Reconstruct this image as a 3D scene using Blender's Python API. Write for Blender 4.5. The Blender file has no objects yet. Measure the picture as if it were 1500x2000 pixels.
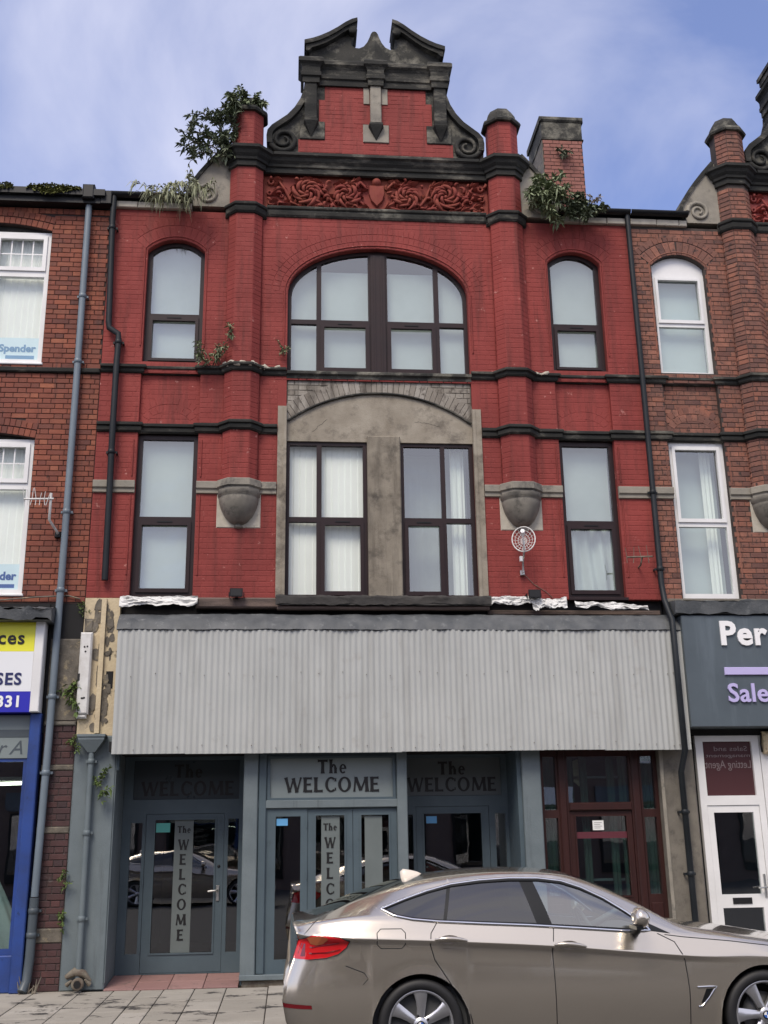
import bpy, bmesh, math, random
from mathutils import Vector, Matrix
from mathutils.bvhtree import BVHTree
R = math.radians
random.seed(7)
S = bpy.context.scene
COL = S.collection

# ------------------------------------------------------------------ camera
cam_d = bpy.data.cameras.new('camera')
cam = bpy.data.objects.new('camera', cam_d); COL.objects.link(cam)
cam_d.sensor_fit = 'VERTICAL'; cam_d.sensor_height = 36.0
cam_d.lens = 2100.0 / 2000.0 * 36.0
cam_d.clip_end = 500
def _cam():
    yaw, pit, rol = R(5.12), R(16.78), R(-0.88)
    d = Vector((math.sin(yaw)*math.cos(pit), math.cos(yaw)*math.cos(pit), math.sin(pit)))
    r = Vector((math.cos(yaw), -math.sin(yaw), 0)); u = r.cross(d)
    r2 = math.cos(rol)*r + math.sin(rol)*u; u2 = -math.sin(rol)*r + math.cos(rol)*u
    m = Matrix((r2, u2, -d)).transposed().to_4x4(); m.translation = Vector((-1.22, -14.0, 1.61))
    return m
cam.matrix_world = _cam()
S.camera = cam
CAMP = Vector((-1.22, -14.0, 1.61))

# ------------------------------------------------------------------ light
SUN_EL, SUN_AZ = R(52), R(205)      # azimuth clockwise from +Y: behind the camera, a little left
wd = bpy.data.worlds.new('World'); S.world = wd; wd.use_nodes = True
nt = wd.node_tree; nt.nodes.clear()
def N(t, typ, **kw):
    n = t.nodes.new(typ)
    for k, v in kw.items():
        if k in n.inputs.keys() if isinstance(k, str) else False: n.inputs[k].default_value = v
        else: setattr(n, k, v)
    return n
L = lambda t, a, b: t.links.new(a, b)
sky = N(nt, 'ShaderNodeTexSky', sky_type='NISHITA', sun_disc=False, sun_elevation=SUN_EL, sun_rotation=SUN_AZ, air_density=1.0, dust_density=1.0, ozone_density=1.5)
tc = N(nt, 'ShaderNodeTexCoord')
mp = N(nt, 'ShaderNodeMapping'); mp.inputs['Rotation'].default_value = (0.3, 0.5, 0.4); mp.inputs['Scale'].default_value = (1.0, 2.1, 1.6); mp.inputs['Location'].default_value = (0.35, 0.0, 0.2)
L(nt, tc.outputs['Generated'], mp.inputs['Vector'])
nz = N(nt, 'ShaderNodeTexNoise'); nz.inputs['Scale'].default_value = 1.5; nz.inputs['Detail'].default_value = 7; nz.inputs['Roughness'].default_value = 0.52; nz.inputs['Distortion'].default_value = 0.6
L(nt, mp.outputs[0], nz.inputs['Vector'])
rp = N(nt, 'ShaderNodeValToRGB'); rp.color_ramp.elements[0].position = 0.40; rp.color_ramp.elements[1].position = 0.71
rp.color_ramp.elements[0].color = (0.04, 0.04, 0.04, 1); rp.color_ramp.elements[1].color = (0.92, 0.92, 0.92, 1)
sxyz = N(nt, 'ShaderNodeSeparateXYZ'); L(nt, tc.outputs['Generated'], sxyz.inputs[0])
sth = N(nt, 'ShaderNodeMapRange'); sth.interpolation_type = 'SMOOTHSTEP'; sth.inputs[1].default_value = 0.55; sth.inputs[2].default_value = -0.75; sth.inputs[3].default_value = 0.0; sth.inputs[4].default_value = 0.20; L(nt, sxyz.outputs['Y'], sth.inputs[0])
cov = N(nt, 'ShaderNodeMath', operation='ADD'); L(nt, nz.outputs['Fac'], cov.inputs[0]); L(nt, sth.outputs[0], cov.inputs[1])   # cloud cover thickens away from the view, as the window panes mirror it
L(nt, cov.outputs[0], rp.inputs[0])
tint = N(nt, 'ShaderNodeMix', data_type='RGBA', blend_type='MULTIPLY'); tint.inputs[0].default_value = 1.0
L(nt, sky.outputs[0], tint.inputs[6]); tint.inputs[7].default_value = SKY_TINT = (1.20, 1.09, 1.30, 1)
mx = N(nt, 'ShaderNodeMix', data_type='RGBA')
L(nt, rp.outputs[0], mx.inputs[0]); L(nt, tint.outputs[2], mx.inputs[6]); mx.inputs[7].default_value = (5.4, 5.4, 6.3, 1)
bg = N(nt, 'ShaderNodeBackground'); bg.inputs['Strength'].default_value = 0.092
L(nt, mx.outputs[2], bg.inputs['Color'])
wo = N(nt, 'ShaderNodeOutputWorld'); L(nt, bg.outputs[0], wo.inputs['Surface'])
sd = bpy.data.lights.new('sun', 'SUN'); sd.energy = 1.5; sd.angle = R(25); sd.color = (1.0, 0.90, 0.76)
sun = bpy.data.objects.new('sun', sd); COL.objects.link(sun)
sdir = Vector((math.sin(SUN_AZ)*math.cos(SUN_EL), math.cos(SUN_AZ)*math.cos(SUN_EL), math.sin(SUN_EL)))
sun.rotation_euler = sdir.to_track_quat('Z', 'Y').to_euler(); sun.location = (-8, -20, 25)
S.view_settings.view_transform = 'Standard'; S.view_settings.look = 'None'
S.view_settings.exposure = 0.95; S.view_settings.gamma = 1.0
S.view_settings.use_curve_mapping = False

# ------------------------------------------------------------------ materials
MATS = {}
def mat(name, c1, c2=None, scale=3.0, rough=0.7, metal=0.0, c3=None, t3=(0.62, 0.72), s3=None, streak=None, bump=0.0, bscale=60, spec=0.5, coat=0.0, pos=True, brick=None, stretch=(1, 1, 1), ramp=(0.35, 0.68)):
    """noise mixture of real surface colours; c3 = sparse patches (chips, lichen, dirt) ; brick = list of per-piece colours"""
    m = bpy.data.materials.new(name); m.use_nodes = True; t = m.node_tree; t.nodes.clear()
    out = N(t, 'ShaderNodeOutputMaterial'); p = N(t, 'ShaderNodeBsdfPrincipled'); L(t, p.outputs[0], out.inputs[0])
    p.inputs['Roughness'].default_value = rough; p.inputs['Metallic'].default_value = metal
    p.inputs['Specular IOR Level'].default_value = spec; p.inputs['Coat Weight'].default_value = coat; p.inputs['Coat Roughness'].default_value = 0.04
    g = N(t, 'ShaderNodeNewGeometry')
    mpn = N(t, 'ShaderNodeMapping'); mpn.inputs['Scale'].default_value = stretch; L(t, g.outputs['Position'], mpn.inputs[0]); P = mpn.outputs[0]
    def noise(sc, det=5, vec=None, ro=0.6):
        n = N(t, 'ShaderNodeTexNoise'); n.inputs['Scale'].default_value = sc; n.inputs['Detail'].default_value = det; n.inputs['Roughness'].default_value = ro
        L(t, vec or P, n.inputs['Vector']); return n.outputs['Fac']
    def ramp_(f, a, b):
        r = N(t, 'ShaderNodeMapRange'); r.inputs[1].default_value = a; r.inputs[2].default_value = b; L(t, f, r.inputs[0]); return r.outputs[0]
    def mix(f, a, b):
        x = N(t, 'ShaderNodeMix', data_type='RGBA')
        if hasattr(f, 'links'): L(t, f, x.inputs[0])
        else: x.inputs[0].default_value = f
        for i, s in ((6, a), (7, b)):
            if hasattr(s, 'links'): L(t, s, x.inputs[i])
            else: x.inputs[i].default_value = (*s, 1)
        return x.outputs[2]
    if brick:
        oi = N(t, 'ShaderNodeObjectInfo'); ad = N(t, 'ShaderNodeMath', operation='ADD'); L(t, oi.outputs['Random'], ad.inputs[0]); L(t, g.outputs['Random Per Island'], ad.inputs[1])
        fr = N(t, 'ShaderNodeMath', operation='FRACT'); L(t, ad.outputs[0], fr.inputs[0])
        cr = N(t, 'ShaderNodeValToRGB'); cr.color_ramp.interpolation = 'LINEAR'
        e = cr.color_ramp.elements
        while len(e) < len(brick): e.new(0.5)
        for i, c in enumerate(brick): e[i].position = i/(len(brick)-1); e[i].color = (*c, 1)
        L(t, fr.outputs[0], cr.inputs[0])
        col = mix(ramp_(noise(scale), 0.42, 0.72), cr.outputs[0], c1)
    else:
        col = mix(ramp_(noise(scale), *ramp), c1, c2 or tuple(x*0.75 for x in c1))
    if c3: col = mix(ramp_(noise(s3 or scale*2.7, 7, None, 0.7), *t3), col, c3)
    if streak:
        ms = N(t, 'ShaderNodeMapping'); ms.inputs['Scale'].default_value = (5, 5, 0.45); L(t, g.outputs['Position'], ms.inputs[0])
        f = ramp_(noise(1.3, 6, ms.outputs[0], 0.65), streak[1], streak[2]); col = mix(f, col, streak[0])
    L(t, col, p.inputs['Base Color'])
    rv = N(t, 'ShaderNodeMapRange'); rv.inputs[3].default_value = max(rough-0.1, 0.02); rv.inputs[4].default_value = min(rough+0.12, 1); L(t, noise(scale*4, 3), rv.inputs[0]); L(t, rv.outputs[0], p.inputs['Roughness'])
    if bump:
        b = N(t, 'ShaderNodeBump'); b.inputs['Strength'].default_value = bump; b.inputs['Distance'].default_value = 0.01
        L(t, noise(bscale, 5, g.outputs['Position']), b.inputs['Height']); L(t, b.outputs[0], p.inputs['Normal'])
    MATS[name] = m; return m
def flat(name, c, rough=0.5, metal=0.0, coat=0.0, emit=None, spec=0.5):
    m = bpy.data.materials.new(name); m.use_nodes = True; p = m.node_tree.nodes['Principled BSDF']
    p.inputs['Base Color'].default_value = (*c, 1); p.inputs['Roughness'].default_value = rough; p.inputs['Metallic'].default_value = metal
    p.inputs['Coat Weight'].default_value = coat; p.inputs['Specular IOR Level'].default_value = spec
    if emit: p.inputs['Emission Color'].default_value = (*c, 1); p.inputs['Emission Strength'].default_value = emit
    MATS[name] = m; return m
def glass(name, tint=(0.9, 0.95, 0.95), base=0.10, wob=0.0, refl=(1, 1, 1), rough=0.0):
    m = bpy.data.materials.new(name); m.use_nodes = True; t = m.node_tree; t.nodes.clear()
    out = N(t, 'ShaderNodeOutputMaterial'); tr = N(t, 'ShaderNodeBsdfTransparent'); tr.inputs[0].default_value = (*tint, 1)
    gl = N(t, 'ShaderNodeBsdfGlossy'); gl.inputs['Roughness'].default_value = rough; gl.inputs[0].default_value = (*refl, 1)
    fr = N(t, 'ShaderNodeFresnel'); fr.inputs[0].default_value = 1.5
    a = N(t, 'ShaderNodeMath', operation='ADD', use_clamp=True); L(t, fr.outputs[0], a.inputs[0]); a.inputs[1].default_value = base
    gb = N(t, 'ShaderNodeNewGeometry'); iv = N(t, 'ShaderNodeMath', operation='SUBTRACT'); iv.inputs[0].default_value = 1.0; L(t, gb.outputs['Backfacing'], iv.inputs[1]); a0 = a; a = N(t, 'ShaderNodeMath', operation='MULTIPLY'); L(t, a0.outputs[0], a.inputs[0]); L(t, iv.outputs[0], a.inputs[1])   # only the outer face mirrors
    mxs = N(t, 'ShaderNodeMixShader'); L(t, a.outputs[0], mxs.inputs[0]); L(t, tr.outputs[0], mxs.inputs[1]); L(t, gl.outputs[0], mxs.inputs[2]); L(t, mxs.outputs[0], out.inputs[0])
    if wob:
        g = N(t, 'ShaderNodeNewGeometry'); n = N(t, 'ShaderNodeTexNoise'); n.inputs['Scale'].default_value = 1.6; n.inputs['Detail'].default_value = 2
        L(t, g.outputs['Position'], n.inputs['Vector']); b = N(t, 'ShaderNodeBump'); b.inputs['Strength'].default_value = wob; b.inputs['Distance'].default_value = 0.02
        L(t, n.outputs[0], b.inputs['Height']); L(t, b.outputs[0], gl.inputs['Normal'])
    MATS[name] = m; return m

RED = mat('red_masonry_paint', (0.290, 0.055, 0.047), (0.192, 0.036, 0.032), 0.8, 0.72, c3=(0.46, 0.20, 0.17), t3=(0.635, 0.68), s3=7.0, streak=((0.130, 0.030, 0.026), 0.50, 0.72), bump=0.4, bscale=45, spec=0.25)
REDPALE = mat('faded_red_paint', (0.31, 0.055, 0.042), (0.22, 0.034, 0.028), 2.0, 0.65, c3=(0.50, 0.25, 0.22), t3=(0.69, 0.74), s3=9.0, bump=0.3, bscale=50)
FRIEZE = mat('red_terracotta_paint', (0.205, 0.040, 0.033), (0.25, 0.07, 0.045), 3.0, 0.75, bump=0.3, bscale=60, spec=0.25)
BLK = mat('sooty_stone', (0.020, 0.021, 0.020), (0.052, 0.051, 0.046), 2.6, 0.88, spec=0.25, c3=(0.18, 0.17, 0.14), t3=(0.535, 0.70), s3=2.6, bump=0.7, bscale=40, stretch=(0.6, 1, 1.6))
BLKG = mat('sooty_stone_lichen', (0.028, 0.029, 0.027), (0.070, 0.068, 0.060), 2.6, 0.88, spec=0.25, c3=(0.23, 0.22, 0.18), t3=(0.49, 0.67), s3=2.8, bump=0.8, bscale=40)
BUFF = mat('buff_stone', (0.30, 0.275, 0.225), (0.20, 0.185, 0.155), 3.0, 0.8, c3=(0.075, 0.072, 0.066), t3=(0.56, 0.70), s3=2.4, bump=0.4, bscale=50)
CREAMST = mat('cream_stone', (0.50, 0.46, 0.38), (0.36, 0.33, 0.27), 4.0, 0.8, c3=(0.16, 0.15, 0.13), t3=(0.60, 0.75), bump=0.3)
BOWL = mat('weathered_bowl_stone', (0.135, 0.125, 0.105), (0.26, 0.24, 0.20), 3.5, 0.75, c3=(0.045, 0.043, 0.04), t3=(0.52, 0.70), s3=4.0, bump=0.4)
RENDER = mat('grey_cement_render', (0.34, 0.305, 0.245), (0.225, 0.195, 0.150), 2.8, 0.85, c3=(0.105, 0.09, 0.072), t3=(0.50, 0.68), s3=2.6, bump=0.5, bscale=70)
STAINR = mat('stained_cement_render', (0.265, 0.235, 0.185), (0.175, 0.152, 0.118), 2.8, 0.85, c3=(0.075, 0.065, 0.052), t3=(0.50, 0.68), s3=3.0, streak=((0.09, 0.078, 0.062), 0.50, 0.74), bump=0.5, bscale=70)
PIERC = mat('dark_cement_render', (0.19, 0.172, 0.142), (0.13, 0.118, 0.098), 2.6, 0.85, c3=(0.085, 0.078, 0.066), t3=(0.52, 0.70), s3=4.5, bump=0.5, bscale=70)
GBRICK = mat('grey_painted_brick', (0.24, 0.215, 0.18), scale=3.0, rough=0.85, brick=[(0.31, 0.285, 0.245), (0.24, 0.215, 0.18), (0.36, 0.335, 0.295), (0.20, 0.175, 0.145)], c3=(0.10, 0.085, 0.07), t3=(0.52, 0.66), s3=7.0, streak=((0.08, 0.068, 0.055), 0.48, 0.68), bump=0.4)
GMORT = mat('grey_joint', (0.15, 0.135, 0.11), rough=0.9)
LBRICK = mat('orange_red_brick', (0.175, 0.050, 0.032), scale=2.2, rough=0.8, brick=[(0.205, 0.058, 0.036), (0.29, 0.085, 0.045), (0.105, 0.036, 0.028), (0.33, 0.11, 0.058), (0.16, 0.046, 0.032), (0.26, 0.074, 0.040), (0.13, 0.042, 0.030)], c3=(0.06, 0.028, 0.024), t3=(0.60, 0.72), s3=11.0, streak=((0.040, 0.022, 0.019), 0.55, 0.76), bump=0.5, bscale=80)
LMORT = mat('dark_mortar', (0.045, 0.027, 0.024), (0.028, 0.018, 0.017), 4.0, 0.9)
RBRICK = mat('brown_pink_brick', (0.155, 0.075, 0.056), scale=5.0, rough=0.85, brick=[(0.20, 0.080, 0.056), (0.28, 0.110, 0.070), (0.11, 0.052, 0.044), (0.32, 0.135, 0.090), (0.17, 0.075, 0.058)], c3=(0.045, 0.030, 0.028), t3=(0.55, 0.66), s3=14.0, bump=0.5, bscale=80)
RMORT = mat('brown_mortar', (0.030, 0.022, 0.020), (0.075, 0.058, 0.05), 4.0, 0.9)
CBRICK = mat('chimney_brick', (0.22, 0.09, 0.072), scale=4.0, rough=0.85, brick=[(0.27, 0.108, 0.084), (0.31, 0.13, 0.10), (0.23, 0.09, 0.07), (0.34, 0.15, 0.12)], c3=(0.10, 0.05, 0.042), t3=(0.58, 0.70), s3=10.0, bump=0.4)
CMORT = mat('chimney_mortar', (0.055, 0.036, 0.032), rough=0.9)
PBRICK = mat('purple_brick', (0.05, 0.027, 0.027), scale=3.0, rough=0.8, brick=[(0.062, 0.028, 0.028), (0.095, 0.038, 0.036), (0.045, 0.027, 0.030), (0.075, 0.032, 0.033)], c3=(0.11, 0.095, 0.09), t3=(0.60, 0.72), s3=9.0, bump=0.4)
PMORT = mat('pier_mortar', (0.09, 0.075, 0.07), rough=0.9)
BRN = mat('brown_window_frame', (0.026, 0.013, 0.013), (0.019, 0.010, 0.011), 3.0, 0.4, spec=0.3)
DOORBRN = mat('mahogany_frame', (0.040, 0.013, 0.011), (0.028, 0.010, 0.009), 2.0, 0.42, stretch=(6, 6, 0.7), spec=0.35)
WHT = mat('white_window_frame', (0.80, 0.80, 0.79), (0.70, 0.70, 0.69), 2.0, 0.35)
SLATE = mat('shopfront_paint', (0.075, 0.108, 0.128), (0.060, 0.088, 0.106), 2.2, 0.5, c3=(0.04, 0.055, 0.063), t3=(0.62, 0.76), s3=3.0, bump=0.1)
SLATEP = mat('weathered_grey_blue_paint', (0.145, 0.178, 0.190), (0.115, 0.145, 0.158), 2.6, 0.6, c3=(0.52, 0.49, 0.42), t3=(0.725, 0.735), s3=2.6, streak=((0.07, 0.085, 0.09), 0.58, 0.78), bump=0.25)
CREAM = mat('flaking_cream_paint', (0.62, 0.52, 0.34), (0.50, 0.41, 0.27), 5.0, 0.75, c3=(0.085, 0.072, 0.058), t3=(0.60, 0.68), s3=6.0, bump=0.6, bscale=40)
DIRTY = mat('dirty_render', (0.18, 0.16, 0.13), (0.09, 0.08, 0.065), 6.0, 0.9, c3=(0.30, 0.25, 0.16), t3=(0.55, 0.66), s3=8, bump=0.7, bscale=40)
CORR = mat('galvanised_sheet', (0.43, 0.445, 0.43), (0.385, 0.40, 0.388), 1.4, 0.6, streak=((0.31, 0.315, 0.30), 0.48, 0.80), c3=(0.35, 0.35, 0.33), t3=(0.58, 0.72), s3=3.5)
LEAD = mat('lead_flashing', (0.055, 0.062, 0.068), (0.115, 0.122, 0.126), 3.0, 0.6, c3=(0.20, 0.21, 0.21), t3=(0.58, 0.75), bump=0.6, bscale=30)
BLACK = flat('black_plastic', (0.008, 0.009, 0.010), 0.45, spec=0.3)
PIPEB = mat('black_pipe', (0.009, 0.012, 0.015), (0.016, 0.020, 0.024), 3.0, 0.5, spec=0.3)
PIPEG = mat('grey_blue_pipe', (0.165, 0.205, 0.240), (0.135, 0.170, 0.20), 3.0, 0.42, c3=(0.08, 0.09, 0.10), t3=(0.64, 0.78))
PIPED = mat('dark_grey_pipe', (0.075, 0.095, 0.11), (0.055, 0.07, 0.082), 3.0, 0.45)
VOID = flat('dark_interior', (0.012, 0.012, 0.013), 0.9)
GLOOM = flat('dim_interior', (0.05, 0.052, 0.055), 0.9)
WOOD = mat('rotten_timber', (0.16, 0.115, 0.095), (0.07, 0.052, 0.045), 4.0, 0.85, stretch=(0.6, 3, 5), bump=0.5)
PLAST = mat('torn_white_sheeting', (0.70, 0.70, 0.68), (0.58, 0.58, 0.56), 6.0, 0.8, c3=(0.30, 0.29, 0.27), t3=(0.57, 0.70), s3=9.0)
GLASS = glass('window_glass', (0.97, 1.0, 0.98), base=0.19, wob=0.30, refl=(0.98, 1.0, 0.97))
GLASSL = glass('clear_window_glass', (0.99, 1.0, 0.99), base=0.01, wob=0.10, refl=(0.98, 1.0, 0.97))
GLASSD = glass('shop_glass', (0.72, 0.80, 0.79), base=0.19, wob=0.05)
CARGL = glass('car_glass', (0.62, 0.72, 0.72), base=0.24, refl=(1.0, 0.97, 0.88))
CARGLD = glass('tinted_car_glass', (0.05, 0.055, 0.06), base=0.10, refl=(1.0, 0.97, 0.88))
BLIND = mat('pale_blind', (0.74, 0.78, 0.76), (0.70, 0.74, 0.72), 2.0, 0.8)
BLINDW = mat('white_vertical_blind', (0.84, 0.87, 0.84), (0.80, 0.83, 0.80), 2.0, 0.8)
NETSKY = mat('sky_tone_net', (0.43, 0.480, 0.475), (0.35, 0.395, 0.395), 0.9, 0.9)  # grey of the mirrored sky painted into sheets behind panes; also one drape
NETD = mat('mirrored_sky_net', (0.30, 0.335, 0.335), (0.25, 0.28, 0.28), 1.2, 0.9)  # added sheet: its grey stands in for sky reflected in the pane
NETP = mat('aqua_sky_net', (0.46, 0.53, 0.54), (0.40, 0.465, 0.475), 1.0, 0.9)  # lighter added sheet, reflected sky tone painted in, for the brick house
FELT = mat('black_roofing_felt', (0.022, 0.021, 0.020), (0.05, 0.046, 0.042), 4.0, 0.8, bump=0.6, bscale=30)
SIGNW = flat('white_sign', (0.78, 0.80, 0.82), 0.4)
SIGNY = flat('yellow_sign', (0.80, 0.78, 0.05), 0.4)
SIGNB = flat('blue_sign', (0.022, 0.022, 0.42), 0.4)
NAVY = flat('navy_letter', (0.02, 0.025, 0.11), 0.4)
INK = flat('black_letter', (0.006, 0.006, 0.007), 0.5)
BLUEP = mat('royal_blue_paint', (0.022, 0.062, 0.26), (0.018, 0.042, 0.16), 3.0, 0.45, c3=(0.01, 0.02, 0.06), t3=(0.60, 0.74))
RSIGN = mat('slate_grey_sign', (0.088, 0.112, 0.130), (0.070, 0.090, 0.106), 1.5, 0.42, streak=((0.12, 0.15, 0.175), 0.50, 0.75))
LILAC = flat('lilac_letter', (0.50, 0.45, 0.74), 0.4)
LETW = flat('white_letter', (0.85, 0.85, 0.85), 0.4)
SIGNG = mat('grey_green_sign', (0.215, 0.255, 0.255), (0.19, 0.225, 0.225), 1.5, 0.45)
DARKSIGN = mat('dark_glossy_sign', (0.030, 0.043, 0.052), (0.022, 0.033, 0.042), 1.0, 0.3)
MIDSIGN = mat('mid_grey_sign', (0.10, 0.118, 0.124), (0.085, 0.10, 0.106), 1.0, 0.4)  # plain mid grey of the right doorway's sign panel
SIGND = mat('frosted_strip', (0.135, 0.160, 0.158), (0.115, 0.138, 0.136), 2.0, 0.6)
PAVE = mat('paving_slab', (0.27, 0.25, 0.215), scale=1.6, rough=0.8, brick=[(0.35, 0.325, 0.28), (0.28, 0.26, 0.22), (0.38, 0.355, 0.31), (0.31, 0.285, 0.24)], c3=(0.055, 0.05, 0.045), t3=(0.565, 0.61), s3=2.3, bump=0.4, bscale=60, stretch=(1, 1.6, 1))
PJOINT = mat('paving_joint', (0.055, 0.048, 0.042), (0.09, 0.075, 0.06), 3.0, 0.95)
ASPH = mat('asphalt', (0.052, 0.052, 0.053), (0.040, 0.040, 0.041), 3.0, 0.85, bump=0.5, bscale=120)
PINK = mat('pink_floor_tile', (0.27, 0.155, 0.140), scale=3.0, rough=0.65, brick=[(0.28, 0.155, 0.14), (0.24, 0.135, 0.125), (0.31, 0.185, 0.17)], c3=(0.12, 0.09, 0.08), t3=(0.56, 0.70), bump=0.2)
ROOFM = mat('slate_roof', (0.06, 0.062, 0.068), (0.045, 0.047, 0.05), 3.0, 0.6)
FARW = mat('opposite_wall', (0.16, 0.12, 0.10), (0.12, 0.09, 0.08), 1.0, 0.85)
LEAFD = mat('dark_leaf', (0.085, 0.115, 0.060), (0.17, 0.195, 0.125), 6.0, 0.55)
LEAFG = mat('grey_green_leaf', (0.24, 0.275, 0.155), (0.13, 0.17, 0.08), 8.0, 0.6)
LEAFP = mat('pale_dry_leaf', (0.29, 0.30, 0.19), (0.20, 0.22, 0.12), 9.0, 0.7)
LEAFB = mat('bright_weed_leaf', (0.10, 0.155, 0.030), (0.07, 0.11, 0.025), 7.0, 0.6)
STRAW = mat('dried_flower', (0.42, 0.35, 0.22), (0.34, 0.27, 0.16), 9.0, 0.8)
MOSS = mat('moss', (0.115, 0.125, 0.028), (0.16, 0.165, 0.05), 9.0, 0.9, bump=0.8)
TWIG = mat('twig', (0.10, 0.075, 0.05), (0.07, 0.05, 0.035), 9.0, 0.8)
RUBBER = flat('rubber', (0.013, 0.013, 0.014), 0.6)
ALLOY = flat('alloy', (0.62, 0.62, 0.63), 0.28, metal=0.85)
CHROME = flat('chrome_trim', (0.80, 0.80, 0.80), 0.12, metal=1.0)
PAINT = flat('champagne_car_paint', (0.65, 0.585, 0.485), 0.21, metal=0.86, coat=1.0)
LAMPR = flat('red_lamp', (0.62, 0.008, 0.012), 0.12, coat=1.0)
LAMPD = flat('dark_red_lamp', (0.16, 0.004, 0.008), 0.15, coat=1.0)
LAMPA = flat('amber_lamp', (0.60, 0.16, 0.06), 0.15, coat=1.0)
SEAT = flat('grey_seat', (0.16, 0.165, 0.165), 0.8)
STEEL = flat('satin_steel', (0.55, 0.55, 0.53), 0.35, metal=0.9)
WHITEP = mat('weathered_white_plastic', (0.72, 0.72, 0.70), (0.58, 0.57, 0.54), 8.0, 0.5)
RUST = mat('rusty_cap', (0.11, 0.085, 0.065), (0.20, 0.18, 0.14), 12.0, 0.85, bump=0.6)
MAROON = flat('maroon_window_film', (0.075, 0.033, 0.036), 0.2)
TEAL = flat('teal_sticker', (0.10, 0.42, 0.36), 0.4)
BLUES = flat('pale_blue_sticker', (0.12, 0.35, 0.62), 0.4)
PAPER = flat('white_paper', (0.78, 0.78, 0.76), 0.6)
POSTER = mat('pale_blue_poster', (0.60, 0.74, 0.80), (0.56, 0.70, 0.77), 1.0, 0.6)
POSTINK = flat('steel_blue_print', (0.16, 0.30, 0.48), 0.6)
POSTINK2 = flat('dark_blue_print', (0.03, 0.09, 0.30), 0.6)
GOWN = mat('white_satin', (0.72, 0.76, 0.74), (0.60, 0.65, 0.64), 4.0, 0.5)
TUBEL = flat('lit_tube', (1.0, 0.95, 0.80), 0.5, emit=3.0)
GREENC = flat('dark_green_curtain', (0.055, 0.095, 0.08), 0.8)
BARM = flat('maroon_strip', (0.10, 0.018, 0.028), 0.5)
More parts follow.
